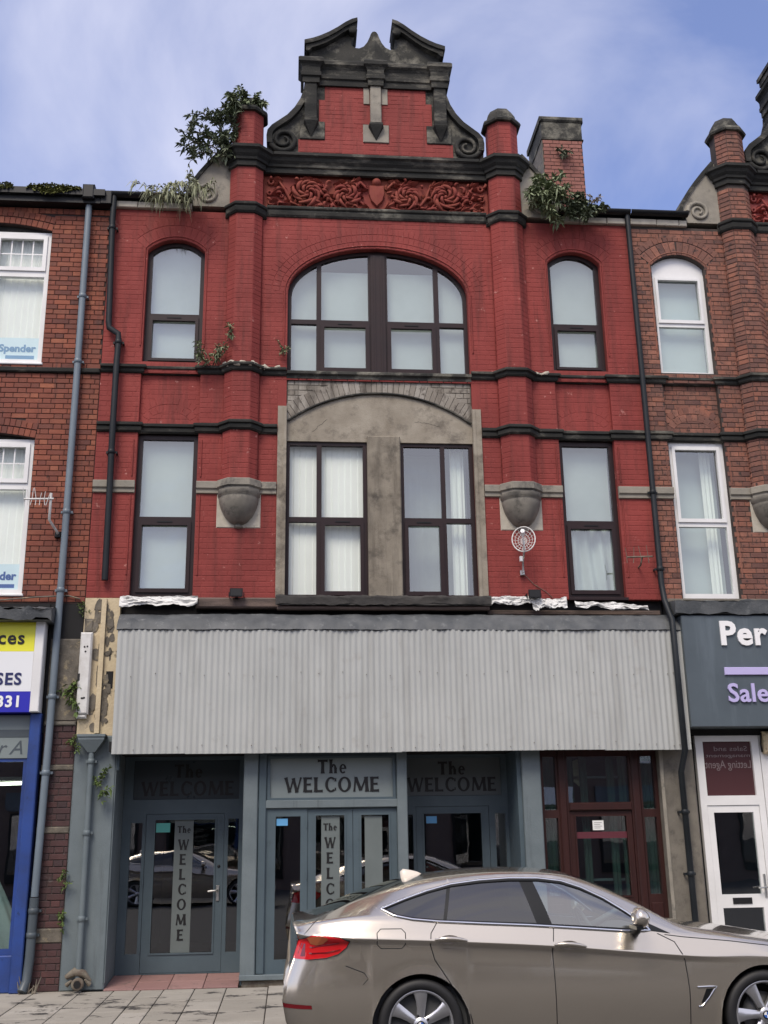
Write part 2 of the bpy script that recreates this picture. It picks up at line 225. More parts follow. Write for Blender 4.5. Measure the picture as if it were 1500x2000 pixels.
# ------------------------------------------------------------------ geometry helpers
WL = {}
def wloc(o): return WL.get(o.name, Vector((0, 0, 0))) if o else Vector((0, 0, 0))
def setp(o, label=None, cat=None, group=None, kind=None):
    if label: o['label'] = label
    if cat: o['category'] = cat
    if group: o['group'] = group
    if kind: o['kind'] = kind
    return o
def thing(name, label, cat, loc, group=None):
    o = bpy.data.objects.new(name, None); COL.objects.link(o); o.location = loc; o.empty_display_size = 0.3
    WL[o.name] = Vector(loc); return setp(o, label, cat, group)
def norm2(a, b):
    l = math.hypot(a, b) or 1.0; return a/l, b/l
class MB:
    def __init__(s): s.v = []; s.f = []; s.m = []; s.sm = []
    def add(s, vs, fs, m=0, smooth=False):
        k = len(s.v); s.v += [tuple(v) for v in vs]
        for f in fs: s.f.append([i+k for i in f]); s.m.append(m); s.sm.append(smooth)
        return s
    def box(s, x0, x1, y0, y1, z0, z1, m=0):
        return s.add([(x0,y0,z0),(x1,y0,z0),(x1,y1,z0),(x0,y1,z0),(x0,y0,z1),(x1,y0,z1),(x1,y1,z1),(x0,y1,z1)],
                     [(0,3,2,1),(4,5,6,7),(0,1,5,4),(1,2,6,5),(2,3,7,6),(3,0,4,7)], m)
    def cham(s, x0, x1, y0, y1, z0, z1, c=0.006, m=0):
        """box whose front (y0) edges are chamfered"""
        v = [(x0,y1,z0),(x1,y1,z0),(x1,y1,z1),(x0,y1,z1),(x0,y0+c,z0),(x1,y0+c,z0),(x1,y0+c,z1),(x0,y0+c,z1),(x0+c,y0,z0+c),(x1-c,y0,z0+c),(x1-c,y0,z1-c),(x0+c,y0,z1-c)]
        return s.add(v, [(0,3,2,1),(0,1,5,4),(1,2,6,5),(2,3,7,6),(3,0,4,7),(4,5,9,8),(5,6,10,9),(6,7,11,10),(7,4,8,11),(8,9,10,11)], m)
    def prism(s, poly, y0, y1, m=0):
        n = len(poly); a = sum(poly[i][0]*poly[(i+1)%n][1]-poly[(i+1)%n][0]*poly[i][1] for i in range(n))
        if a < 0: poly = poly[::-1]
        v = [(x, y0, z) for x, z in poly] + [(x, y1, z) for x, z in poly]
        return s.add(v, [list(range(n)), list(range(2*n-1, n-1, -1))] + [(i, i+n, (i+1)%n+n, (i+1)%n) for i in range(n)], m)
    def plan(s, poly, z0, z1, m=0):
        n = len(poly); a = sum(poly[i][0]*poly[(i+1)%n][1]-poly[(i+1)%n][0]*poly[i][1] for i in range(n))
        if a < 0: poly = poly[::-1]
        v = [(x, y, z0) for x, y in poly] + [(x, y, z1) for x, y in poly]
        return s.add(v, [list(range(n-1, -1, -1)), list(range(n, 2*n))] + [(i, (i+1)%n, (i+1)%n+n, i+n) for i in range(n)], m)
    def sweep(s, path, prof, m=0, caps=True):
        """moulding: plan path (x,y) left to right, profile (out,z); out goes to the street side"""
        n = len(path); k = len(prof); rows = []
        for i in range(n):
            ds = []
            if i > 0: ds.append(norm2(path[i][0]-path[i-1][0], path[i][1]-path[i-1][1]))
            if i < n-1: ds.append(norm2(path[i+1][0]-path[i][0], path[i+1][1]-path[i][1]))
            ns = [(d[1], -d[0]) for d in ds]
            if len(ns) == 1: o = ns[0]
            else:
                sx, sy = ns[0][0]+ns[1][0], ns[0][1]+ns[1][1]; q = sx*ns[0][0]+sy*ns[0][1]
                o = (sx/q, sy/q) if q > 0.2 else ns[0]
            rows.append([(path[i][0]+o[0]*p[0], path[i][1]+o[1]*p[0], p[1]) for p in prof])
        v = [p for r in rows for p in r]
        f = [(i*k+j, i*k+j+1, (i+1)*k+j+1, (i+1)*k+j) for i in range(n-1) for j in range(k-1)]
        f += [(i*k+k-1, i*k, (i+1)*k, (i+1)*k+k-1) for i in range(n-1)]
        if caps: f += [list(range(k))[::-1], [(n-1)*k+j for j in range(k)]]
        return s.add(v, f, m)
    def tube(s, pts, r, n=8, m=0, caps=True, flatk=1.0):
        pts = [Vector(p) for p in pts]; rs = r if isinstance(r, (list, tuple)) else [r]*len(pts)
        v = []; up = Vector((0, 0, 1)); pu = None
        for i, p in enumerate(pts):
            d = (pts[min(i+1, len(pts)-1)]-pts[max(i-1, 0)]).normalized()
            if pu is None:
                a = up if abs(d.z) < 0.9 else Vector((0, 1, 0)); pu = (a - d*a.dot(d)).normalized()
            else: pu = (pu - d*pu.dot(d)).normalized()
            w = d.cross(pu)
            for j in range(n):
                t = 2*math.pi*j/n; v.append(p + (pu*math.cos(t)*flatk + w*math.sin(t))*rs[i])
        f = [(i*n+j, i*n+(j+1)%n, (i+1)*n+(j+1)%n, (i+1)*n+j) for i in range(len(pts)-1) for j in range(n)]
        s.add(v, f, m, True)
        if caps:
            s.add([v[j] for j in range(n)], [list(range(n))[::-1]], m); s.add(v[-n:], [list(range(n))], m)
        return s
    def lathe(s, prof, c, axis='z', n=24, a0=0.0, a1=2*math.pi, m=0, smooth=True):
        """prof (r,h) turned about an axis through c"""
        full = abs(a1-a0-2*math.pi) < 1e-6; k = n if full else n+1; v = []
        for r, h in prof:
            for j in range(k):
                t = a0+(a1-a0)*j/n; a, b = r*math.cos(t), r*math.sin(t)
                v.append({'z': (c[0]+a, c[1]+b, c[2]+h), 'y': (c[0]+a, c[1]+h, c[2]+b), 'x': (c[0]+h, c[1]+a, c[2]+b)}[axis])
        f = [(i*k+j, i*k+(j+1)%k, (i+1)*k+(j+1)%k, (i+1)*k+j) for i in range(len(prof)-1) for j in range(n)]
        return s.add(v, f, m, smooth)
    def grid(s, fn, nu, nv, m=0, smooth=True, thick=None):
        v = [fn(i/nu, j/nv) for j in range(nv+1) for i in range(nu+1)]
        f = [(j*(nu+1)+i, j*(nu+1)+i+1, (j+1)*(nu+1)+i+1, (j+1)*(nu+1)+i) for j in range(nv) for i in range(nu)]
        return s.add(v, f, m, smooth)
    def slab(s, outer, holes, y0, y1, m=0):
        vs, fs = fill(outer, holes, y1-y0); ym = (y0+y1)/2
        return s.add([(x, ym-z, y) for x, y, z in vs], fs, m)
    def curvemesh(s, me, fn, m=0):
        return s.add([fn(v.co) for v in me.vertices], [list(p.vertices) for p in me.polygons], m)
def fill(outer, holes, t):
    cu = bpy.data.curves.new('t', 'CURVE'); cu.dimensions = '2D'; cu.fill_mode = 'BOTH'; cu.extrude = t/2
    for poly in [outer]+list(holes):
        sp = cu.splines.new('POLY'); sp.points.add(len(poly)-1); sp.use_cyclic_u = True
        for q, p in zip(sp.points, poly): q.co = (p[0], p[1], 0, 1)
    o = bpy.data.objects.new('t', cu); me = bpy.data.meshes.new_from_object(o)
    vs = [tuple(v.co) for v in me.vertices]; fs = [list(p.vertices) for p in me.polygons]
    bpy.data.objects.remove(o); bpy.data.curves.remove(cu); bpy.data.meshes.remove(me)
    return vs, fs
def textmesh(body, size, ext=0.004, bold=0.0, align='LEFT', shear=0.0, sp=1.0):
    cu = bpy.data.curves.new('t', 'FONT'); cu.body = body; cu.size = size; cu.extrude = ext; cu.offset = bold; cu.align_x = align; cu.shear = shear; cu.space_character = sp; cu.resolution_u = 3
    o = bpy.data.objects.new('t', cu); me = bpy.data.meshes.new_from_object(o)
    bpy.data.objects.remove(o); bpy.data.curves.remove(cu); return me
def letters(mb, body, x, z, y, cap, ext=0.004, bold=0.0, align='LEFT', m=0, shear=0.0, mirror=False, width=None, sp=1.0):
    """flat lettering on a wall plane; cap = capital height in metres"""
    me = textmesh(body, cap/0.70, ext, bold, align, shear, sp)
    xs = [v.co.x for v in me.vertices]; k = 1.0
    if width: k = width/(max(xs)-min(xs))
    x0 = min(xs) if width else 0.0
    sg = -1 if mirror else 1
    mb.add([(x+sg*(v.co.x-x0)*k, y-v.co.z, z+v.co.y) for v in me.vertices], [list(p.vertices)[::sg] for p in me.polygons], m)
    bpy.data.meshes.remove(me)
def letter_parts(parent, m, *a, **k):
    """raised lettering, one mesh per letter"""
    mb = MB(); letters(mb, *a, **k); n = len(mb.v); par = list(range(n))
    def find(i):
        while par[i] != i: par[i] = par[par[i]]; i = par[i]
        return i
    for f in mb.f:
        for j in f[1:]: par[find(f[0])] = find(j)
    # curve meshes leave caps and sides unjoined: merge by overlapping extent along the line
    isl = {}
    for i in range(n): isl.setdefault(find(i), []).append(i)
    sp = sorted((min(mb.v[i][0] for i in q), max(mb.v[i][0] for i in q), q) for q in isl.values()); out = []
    for lo, hi, q in sp:
        if out and lo < out[-1][1]-0.002: out[-1][1] = max(out[-1][1], hi); out[-1][2] += q
        else: out.append([lo, hi, list(q)])
    for lo, hi, q in out:
        ix = {v: i for i, v in enumerate(q)}; b = MB().add([mb.v[i] for i in q], [[ix[j] for j in f] for f in mb.f if f[0] in ix]); build(b, 'letter', m, parent)
def build(mb, name, mats, parent=None, kind=None, label=None, cat=None, group=None, smooth_all=None):
    me = bpy.data.meshes.new(name)
    xs, ys, zs = zip(*mb.v); c = Vector(((min(xs)+max(xs))/2, (min(ys)+max(ys))/2, min(zs)))
    me.from_pydata([(x-c.x, y-c.y, z-c.z) for x, y, z in mb.v], [], mb.f)
    for mm in (mats if isinstance(mats, (list, tuple)) else [mats]): me.materials.append(mm)
    me.polygons.foreach_set('material_index', mb.m)
    me.polygons.foreach_set('use_smooth', mb.sm if smooth_all is None else [smooth_all]*len(mb.f))
    me.update(); me.validate()
    o = bpy.data.objects.new(name, me); COL.objects.link(o); o.parent = parent; o.location = c-wloc(parent); WL[o.name] = c
    return setp(o, label, cat, group, kind)
def Box(name, b, m, parent=None, **k): return build(MB().box(*b), name, m, parent, **k)
def Cham(name, b, m, parent=None, c=0.006, **k): return build(MB().cham(*b, c), name, m, parent, **k)

# outlines --------------------------------------------------------------
def rect(x0, x1, z0, z1): return [(x0, z0), (x1, z0), (x1, z1), (x0, z1)]
def seg_arch(x0, x1, z0, zs, zc, d=0.0, n=14):
    hw = (x1-x0)/2; cx = (x0+x1)/2; sg = zc-zs; Rr = (hw*hw+sg*sg)/(2*sg); cz = zc-Rr; Ri = Rr-d; h = hw-d; a = math.asin(min(1, h/Ri))
    return [(x0+d, z0+d), (x1-d, z0+d)] + [(cx+Ri*math.sin(a-2*a*i/n), cz+Ri*math.cos(a-2*a*i/n)) for i in range(n+1)]
def ell_arch(x0, x1, z0, zs, zc, d=0.0, n=28):
    a = (x1-x0)/2-d; b = zc-zs-d; cx = (x0+x1)/2
    return [(x0+d, z0+d), (x1-d, z0+d)] + [(cx+a*math.cos(math.pi*i/n), zs+b*math.sin(math.pi*i/n)) for i in range(n+1)]
def clip(poly, x0, x1, z0, z1):
    def cut(p, ins, inter):
        o = []
        for i in range(len(p)):
            a, b = p[i-1], p[i]
            if ins(b):
                if not ins(a): o.append(inter(a, b))
                o.append(b)
            elif ins(a): o.append(inter(a, b))
        return o
    ix = lambda X: (lambda a, b: (X, a[1]+(b[1]-a[1])*(X-a[0])/(b[0]-a[0])))
    iz = lambda Z: (lambda a, b: (a[0]+(b[0]-a[0])*(Z-a[1])/(b[1]-a[1]), Z))
    for ins, it in ((lambda p: p[0] >= x0, ix(x0)), (lambda p: p[0] <= x1, ix(x1)), (lambda p: p[1] >= z0, iz(z0)), (lambda p: p[1] <= z1, iz(z1))):
        if poly: poly = cut(poly, ins, it)
    return poly
def xspan(poly, z):
    xs = []
    for i in range(len(poly)):
        a, b = poly[i-1], poly[i]
        if (a[1] > z) != (b[1] > z): xs.append(a[0]+(b[0]-a[0])*(z-a[1])/(b[1]-a[1]))
    return (min(xs), max(xs)) if xs else None

# bricks ----------------------------------------------------------------
BH, BL, BHD, BJ = 0.075, 0.2275, 0.1150, 0.009
def lay(recs, x0, x1, z0, z1, y, holes=(), proud=0.006, jit=0.002, outer=None, phase=0.0, rnd=None):
    """courses of Flemish bond between x0..x1, z0..z1 on the plane y (street side is -y)"""
    rnd = rnd or random; nz_ = max(1, round((z1-z0)/BH)); h = (z1-z0)/nz_
    for k in range(nz_):
        za, zb = z0+k*h, z0+(k+1)*h; zm = (za+zb)/2
        iv = [(x0, x1)]
        if outer:
            sp = xspan(outer, zm)
            if not sp: continue
            iv = [(max(x0, sp[0]), min(x1, sp[1]))]
        for hp in holes:
            sp = xspan(hp, zm)
            if not sp: continue
            nv = []
            for a, b in iv:
                if sp[1] <= a or sp[0] >= b: nv.append((a, b)); continue
                if sp[0] > a: nv.append((a, sp[0]))
                if sp[1] < b: nv.append((sp[1], b))
            iv = nv
        per = BL+BHD; off = phase + (0 if k % 2 == 0 else (BL+BHD)/2)
        for a, b in iv:
            if b-a < 0.03: continue
            i = math.floor((a-off)/per); x = off+i*per; q = 0
            while x < b:
                w = BL if q % 2 == 0 else BHD
                xa, xb = max(a, x), min(b, x+w); x += w; q += 1
                if xb-xa < 0.035: continue
                recs.append(((xa+xb)/2, y, zm, xb-xa-BJ, h-BJ, proud+rnd.uniform(-jit, jit)))
def voussoirs(recs, curve, thick, y, w=0.076, proud=0.008, gap=0.006):
    """bricks on end along the outside of a curve (points right to left over the arch)"""
    acc = [0]
    for a, b in zip(curve, curve[1:]): acc.append(acc[-1]+math.hypot(b[0]-a[0], b[1]-a[1]))
    T = acc[-1]; n = max(3, round(T/w))
    def at(t):
        for i in range(len(curve)-1):
            if acc[i+1] >= t or i == len(curve)-2:
                k = (t-acc[i])/(acc[i+1]-acc[i]); a, b = curve[i], curve[i+1]
                d = norm2(b[0]-a[0], b[1]-a[1])
                return a[0]+(b[0]-a[0])*k, a[1]+(b[1]-a[1])*k, d[1], -d[0]
    for i in range(n):
        p, q = at(T*i/n+gap/2), at(T*(i+1)/n-gap/2)
        poly = [(p[0]+p[2]*gap, p[1]+p[3]*gap), (q[0]+q[2]*gap, q[1]+q[3]*gap), (q[0]+q[2]*thick, q[1]+q[3]*thick), (p[0]+p[2]*thick, p[1]+p[3]*thick)]
        recs.append(('v', poly, y, proud+random.uniform(-0.001, 0.001)))
def offset_curve(curve, d):
    o = []
    for i in range(len(curve)):
        a, b = curve[max(i-1, 0)], curve[min(i+1, len(curve)-1)]; t = norm2(b[0]-a[0], b[1]-a[1])
        o.append((curve[i][0]+t[1]*d, curve[i][1]-t[0]*d))
    return o
def brick_vf(w, h, p, c=0.005):
    return ([(-w/2, 0.003, -h/2), (w/2, 0.003, -h/2), (w/2, 0.003, h/2), (-w/2, 0.003, h/2),
             (-w/2, -p+c*0.6, -h/2), (w/2, -p+c*0.6, -h/2), (w/2, -p+c*0.6, h/2), (-w/2, -p+c*0.6, h/2),
             (-w/2+c, -p, -h/2+c), (w/2-c, -p, -h/2+c), (w/2-c, -p, h/2-c), (-w/2+c, -p, h/2-c)],
            [(0,1,5,4),(1,2,6,5),(2,3,7,6),(3,0,4,7),(4,5,9,8),(5,6,10,9),(6,7,11,10),(7,4,8,11),(8,9,10,11)])
BMESH = {}
MINV = cam.matrix_world.inverted()
def view_area(x, y, z, w, h):
    p = MINV @ Vector((x, y, z))
    if p.z > -0.1: return 0
    u, v = p.x/-p.z*2100, p.y/-p.z*2100
    if abs(u) > 745 or abs(v) > 995: return 0
    return w*h/(p.z*p.z)
def emit_bricks(recs, mat_, wall, limit=300, restname='brickwork', restparent=None):
    """the bricks that show largest become objects, the rest one joined part"""
    sc = []
    for i, r in enumerate(recs):
        if r[0] == 'v':
            xs = [p[0] for p in r[1]]; zs = [p[1] for p in r[1]]; a = view_area(sum(xs)/4, r[2], sum(zs)/4, 0.07, 0.11)
        else: a = view_area(r[0], r[1], r[2], r[3], r[4])
        sc.append((a, i))
    top = set(i for a, i in sorted(sc, reverse=True)[:limit] if a > 0); rest = MB()
    for i, r in enumerate(recs):
        if r[0] == 'v':
            _, poly, y, p = r
            cx = sum(q[0] for q in poly)/4; cz = sum(q[1] for q in poly)/4
            inn = [(cx+(q[0]-cx)*0.93, cz+(q[1]-cz)*0.95) for q in poly]
            v = [(q[0], y+0.003, q[1]) for q in poly]+[(q[0], y-p+0.003, q[1]) for q in poly]+[(q[0], y-p, q[1]) for q in inn]
            a = sum(poly[j][0]*poly[(j+1)%4][1]-poly[(j+1)%4][0]*poly[j][1] for j in range(4))
            f = brick_vf(1, 1, 0)[1]
            if a < 0: f = [q[::-1] for q in f]
            if i in top: build(MB().add(v, f), 'brick', mat_, wall)
            else: rest.add(v, f)
            continue
        x, y, z, w, h, p = r
        if i in top:
            key = (round(w, 3), round(h, 3), round(p*1000), mat_.name)
            if key not in BMESH:
                me = bpy.data.meshes.new('brick'); v, f = brick_vf(key[0], key[1], key[2]/1000); me.from_pydata(v, [], f); me.materials.append(mat_); BMESH[key] = me
            o = bpy.data.objects.new('brick', BMESH[key]); COL.objects.link(o); o.parent = wall; o.location = Vector((x, y, z))-wloc(wall)
        else:
            v, f = brick_vf(w, h, p); rest.add([(a+x, b+y, c+z) for a, b, c in v], f)
    if rest.v: build(rest, restname, mat_, restparent or wall, kind='stuff')

# windows ---------------------------------------------------------------
def window(parent, outline, inner, cells, y, fmat, depth=0.07, glassm=None, sashes=(), sashw=0.045, name='window', label=None):
    """frame with one pane per light; cells are rects of glass; sashes = indices of opening lights with a proud sash"""
    panes = [clip(inner, *c) for c in cells]
    fr = build(MB().slab(outline, panes, y, y+depth), name, fmat, parent, label=label)
    for i, p in enumerate(panes):
        if i in sashes:
            x0, x1, z0, z1 = cells[i]; g = clip(inner, x0+sashw, x1-sashw, z0+sashw, z1-sashw)
            o = clip(inner, x0-0.012, x1+0.012, z0-0.012, z1+0.012)
            build(MB().slab(o, [g], y-0.022, y+0.03), 'sash', fmat, fr)
            p = g
        build(MB().prism(p, y+depth*0.45, y+depth*0.45+0.008), 'pane', glassm or GLASS, fr)
        if i in sashes:
            xm = (cells[i][0]+cells[i][1])/2
            if fmat is BRN: build(MB().box(xm-0.10, xm+0.10, y-0.030, y-0.0225, cells[i][3]-0.006, cells[i][3]+0.008), 'vent', BLACK, fr)
    return fr
def curtain(parent, x0, x1, z0, z1, y, m, amp=0.012, wave=0.09, name='blind_or_backing', seed=0, slat=False):  # hangs blinds, curtains and the added sky-toned sheets
    rnd = random.Random(seed); ph = rnd.random()*6
    n = max(8, int((x1-x0)/0.012))
    def fn(u, v):
        x = x0+(x1-x0)*u
        if slat: d = amp*(((x+ph)/wave) % 1.0)
        else: d = amp*math.sin(2*math.pi*x/wave+ph+0.8*math.sin(x*7+ph)+0.5*v)
        return (x, y+d, z0+(z1-z0)*v)
    b = MB().grid(fn, n, 3, smooth=not slat); k = len(b.v)
    b.grid(lambda u, v: (lambda p: (p[0], p[1]+0.006, p[2]))(fn(1-u, v)), n, 3, smooth=not slat)
    return build(b, name, m, parent)

# plants ----------------------------------------------------------------
def leafset(mb, p, d, ln, wd_, rnd, droop=0.3):
    d = Vector(d).normalized(); s = d.cross(Vector((0, 0, 1)))
    s = (s if s.length > 0.05 else Vector((1, 0, 0))).normalized(); s = Matrix.Rotation(rnd.uniform(-1, 1), 3, d) @ s
    up = s.cross(d); p = Vector(p); m1 = p+d*ln*0.45+up*ln*0.06; tip = p+d*ln-Vector((0, 0, 1))*ln*droop
    mb.add([p, m1+s*wd_/2-up*wd_*0.2, tip, m1-s*wd_/2-up*wd_*0.2, m1], [(0, 4, 1), (1, 4, 2), (2, 4, 3), (3, 4, 0)], 0, False)
def plant(name, label, loc, stems, lm, ln, wd_, per=14, droop=0.35, r=0.012, seed=1, twigs=2, cat='plant', group=None, spread=1.0):
    rnd = random.Random(seed); t = thing(name, label, cat, loc, group); sb = MB(); lb = MB(); loc = Vector(loc)
    for pts in stems:
        pts = [loc+Vector(p) for p in pts]; sub = []
        for a, b in zip(pts, pts[1:]):
            for i in range(4): sub.append(a.lerp(b, i/4)+Vector((rnd.gauss(0, 1), rnd.gauss(0, 1), rnd.gauss(0, 1)))*0.012)
        sub.append(pts[-1]); sb.tube(sub, [max(r*(1-0.8*i/len(sub)), 0.002) for i in range(len(sub))], 5)
        runs = [sub[1:]]
        for k in range(twigs):
            q = sub[rnd.randrange(len(sub)//3, len(sub)-1)]; dv = Vector((rnd.uniform(-1, 1), rnd.uniform(-1, 0.4), rnd.uniform(-0.3, 1))).normalized()*rnd.uniform(0.6, 1.3)*ln*2.0
            tw = [q+dv*i/4-Vector((0, 0, 1))*0.25*ln*(i/4)**2 for i in range(5)]; sb.tube(tw, [r*0.4, r*0.35, r*0.3, r*0.2, r*0.1], 4); runs.append(tw)
        for run in runs:
            for k in range(per):
                i = rnd.randrange(len(run)-1); q = run[i].lerp(run[i+1], rnd.random()); ax = (run[i+1]-run[i]).normalized()
                dv = ax*0.5+Vector((rnd.uniform(-1, 1), rnd.uniform(-1, 1), rnd.uniform(-0.7, 0.9)))*spread
                leafset(lb, q, dv, ln*rnd.uniform(0.6, 1.25), wd_*rnd.uniform(0.7, 1.2), rnd, droop*rnd.uniform(0.4, 1.6))
    if sb.v: build(sb, 'stems', TWIG, t, kind='stuff')
    build(lb, 'leaves', lm, t, kind='stuff'); return t
# ------------------------------------------------------------------ ground
GZ = -0.08
def pz(y): return GZ + 0.015*min(0.0, y)
ROADZ = -0.18
g = MB(); g.box(-60, 60, -60, -3.0, ROADZ-0.3, ROADZ); build(g, 'road', ASPH, kind='structure')
g = MB(); g.add([(-60, -3.0, pz(-3)-0.012), (60, -3.0, pz(-3)-0.012), (60, 1.2, GZ-0.012), (-60, 1.2, GZ-0.012), (-60, -3.0, -0.5), (60, -3.0, -0.5), (60, 1.2, -0.5), (-60, 1.2, -0.5)],
              [(0,1,2,3),(0,4,5,1),(1,5,6,2),(2,6,7,3),(3,7,4,0),(4,7,6,5)])
pavement = build(g, 'pavement', PJOINT, kind='structure')
g = MB(); g.box(-200, 200, 1.2, 200, -0.6, -0.45); g.box(-200, 200, -200, -60, -0.6, -0.45); g.box(-200, -60, -60, 1.2, -0.6, -0.45); g.box(60, 200, -60, 1.2, -0.6, -0.45); build(g, 'ground', ASPH, kind='structure')
kerb = build(MB().box(-60, 60, -3.14, -3.004, -0.5, pz(-3)+0.002), 'kerb', PIERC, kind='structure')
rnd = random.Random(3)
# slabs run in strips away from the wall; strip widths as they stand in front of the shop
xs = [-7.6, -7.0, -6.42, -5.85, -5.3, -4.72, -4.16, -3.62, -3.24, -2.93, -2.66, -2.30, -1.93, -1.44, -1.06, -0.88, -0.5, 0.05, 0.6, 1.2, 1.75, 2.3, 2.9, 3.5, 4.1, 4.7, 5.3, 5.9, 6.5]
for xa, xb in zip(xs, xs[1:]):
    y = 0.0 if xb < -3.4 or xa > -1.9 else -0.09
    while y > -2.99:
        ln = rnd.choice([0.62, 0.9, 0.75, 1.05]) if y < -0.2 else rnd.choice([0.5, 0.85, 1.1]); y2 = max(-2.998, y-ln)
        if y2 < -2.75: y2 = -2.998
        w = 0.006; b = MB(); q = rnd.uniform(-0.002, 0.002); c = 0.006
        P = lambda x, yy, dz: (x, yy, pz(yy)+dz)
        v = [P(xa+w, y2+w, -0.02), P(xb-w, y2+w, -0.02), P(xb-w, y-w, -0.02), P(xa+w, y-w, -0.02), P(xa+w, y2+w, q-c*.6), P(xb-w, y2+w, q-c*.6), P(xb-w, y-w, q-c*.6), P(xa+w, y-w, q-c*.6),
             P(xa+w+c, y2+w+c, q), P(xb-w-c, y2+w+c, q), P(xb-w-c, y-w-c, q), P(xa+w+c, y-w-c, q)]
        b.add(v, [(0,1,5,4),(1,2,6,5),(2,3,7,6),(3,0,4,7),(4,5,9,8),(5,6,10,9),(6,7,11,10),(7,4,8,11),(8,9,10,11)])
        build(b, 'paving_slab', PAVE, pavement); y = y2

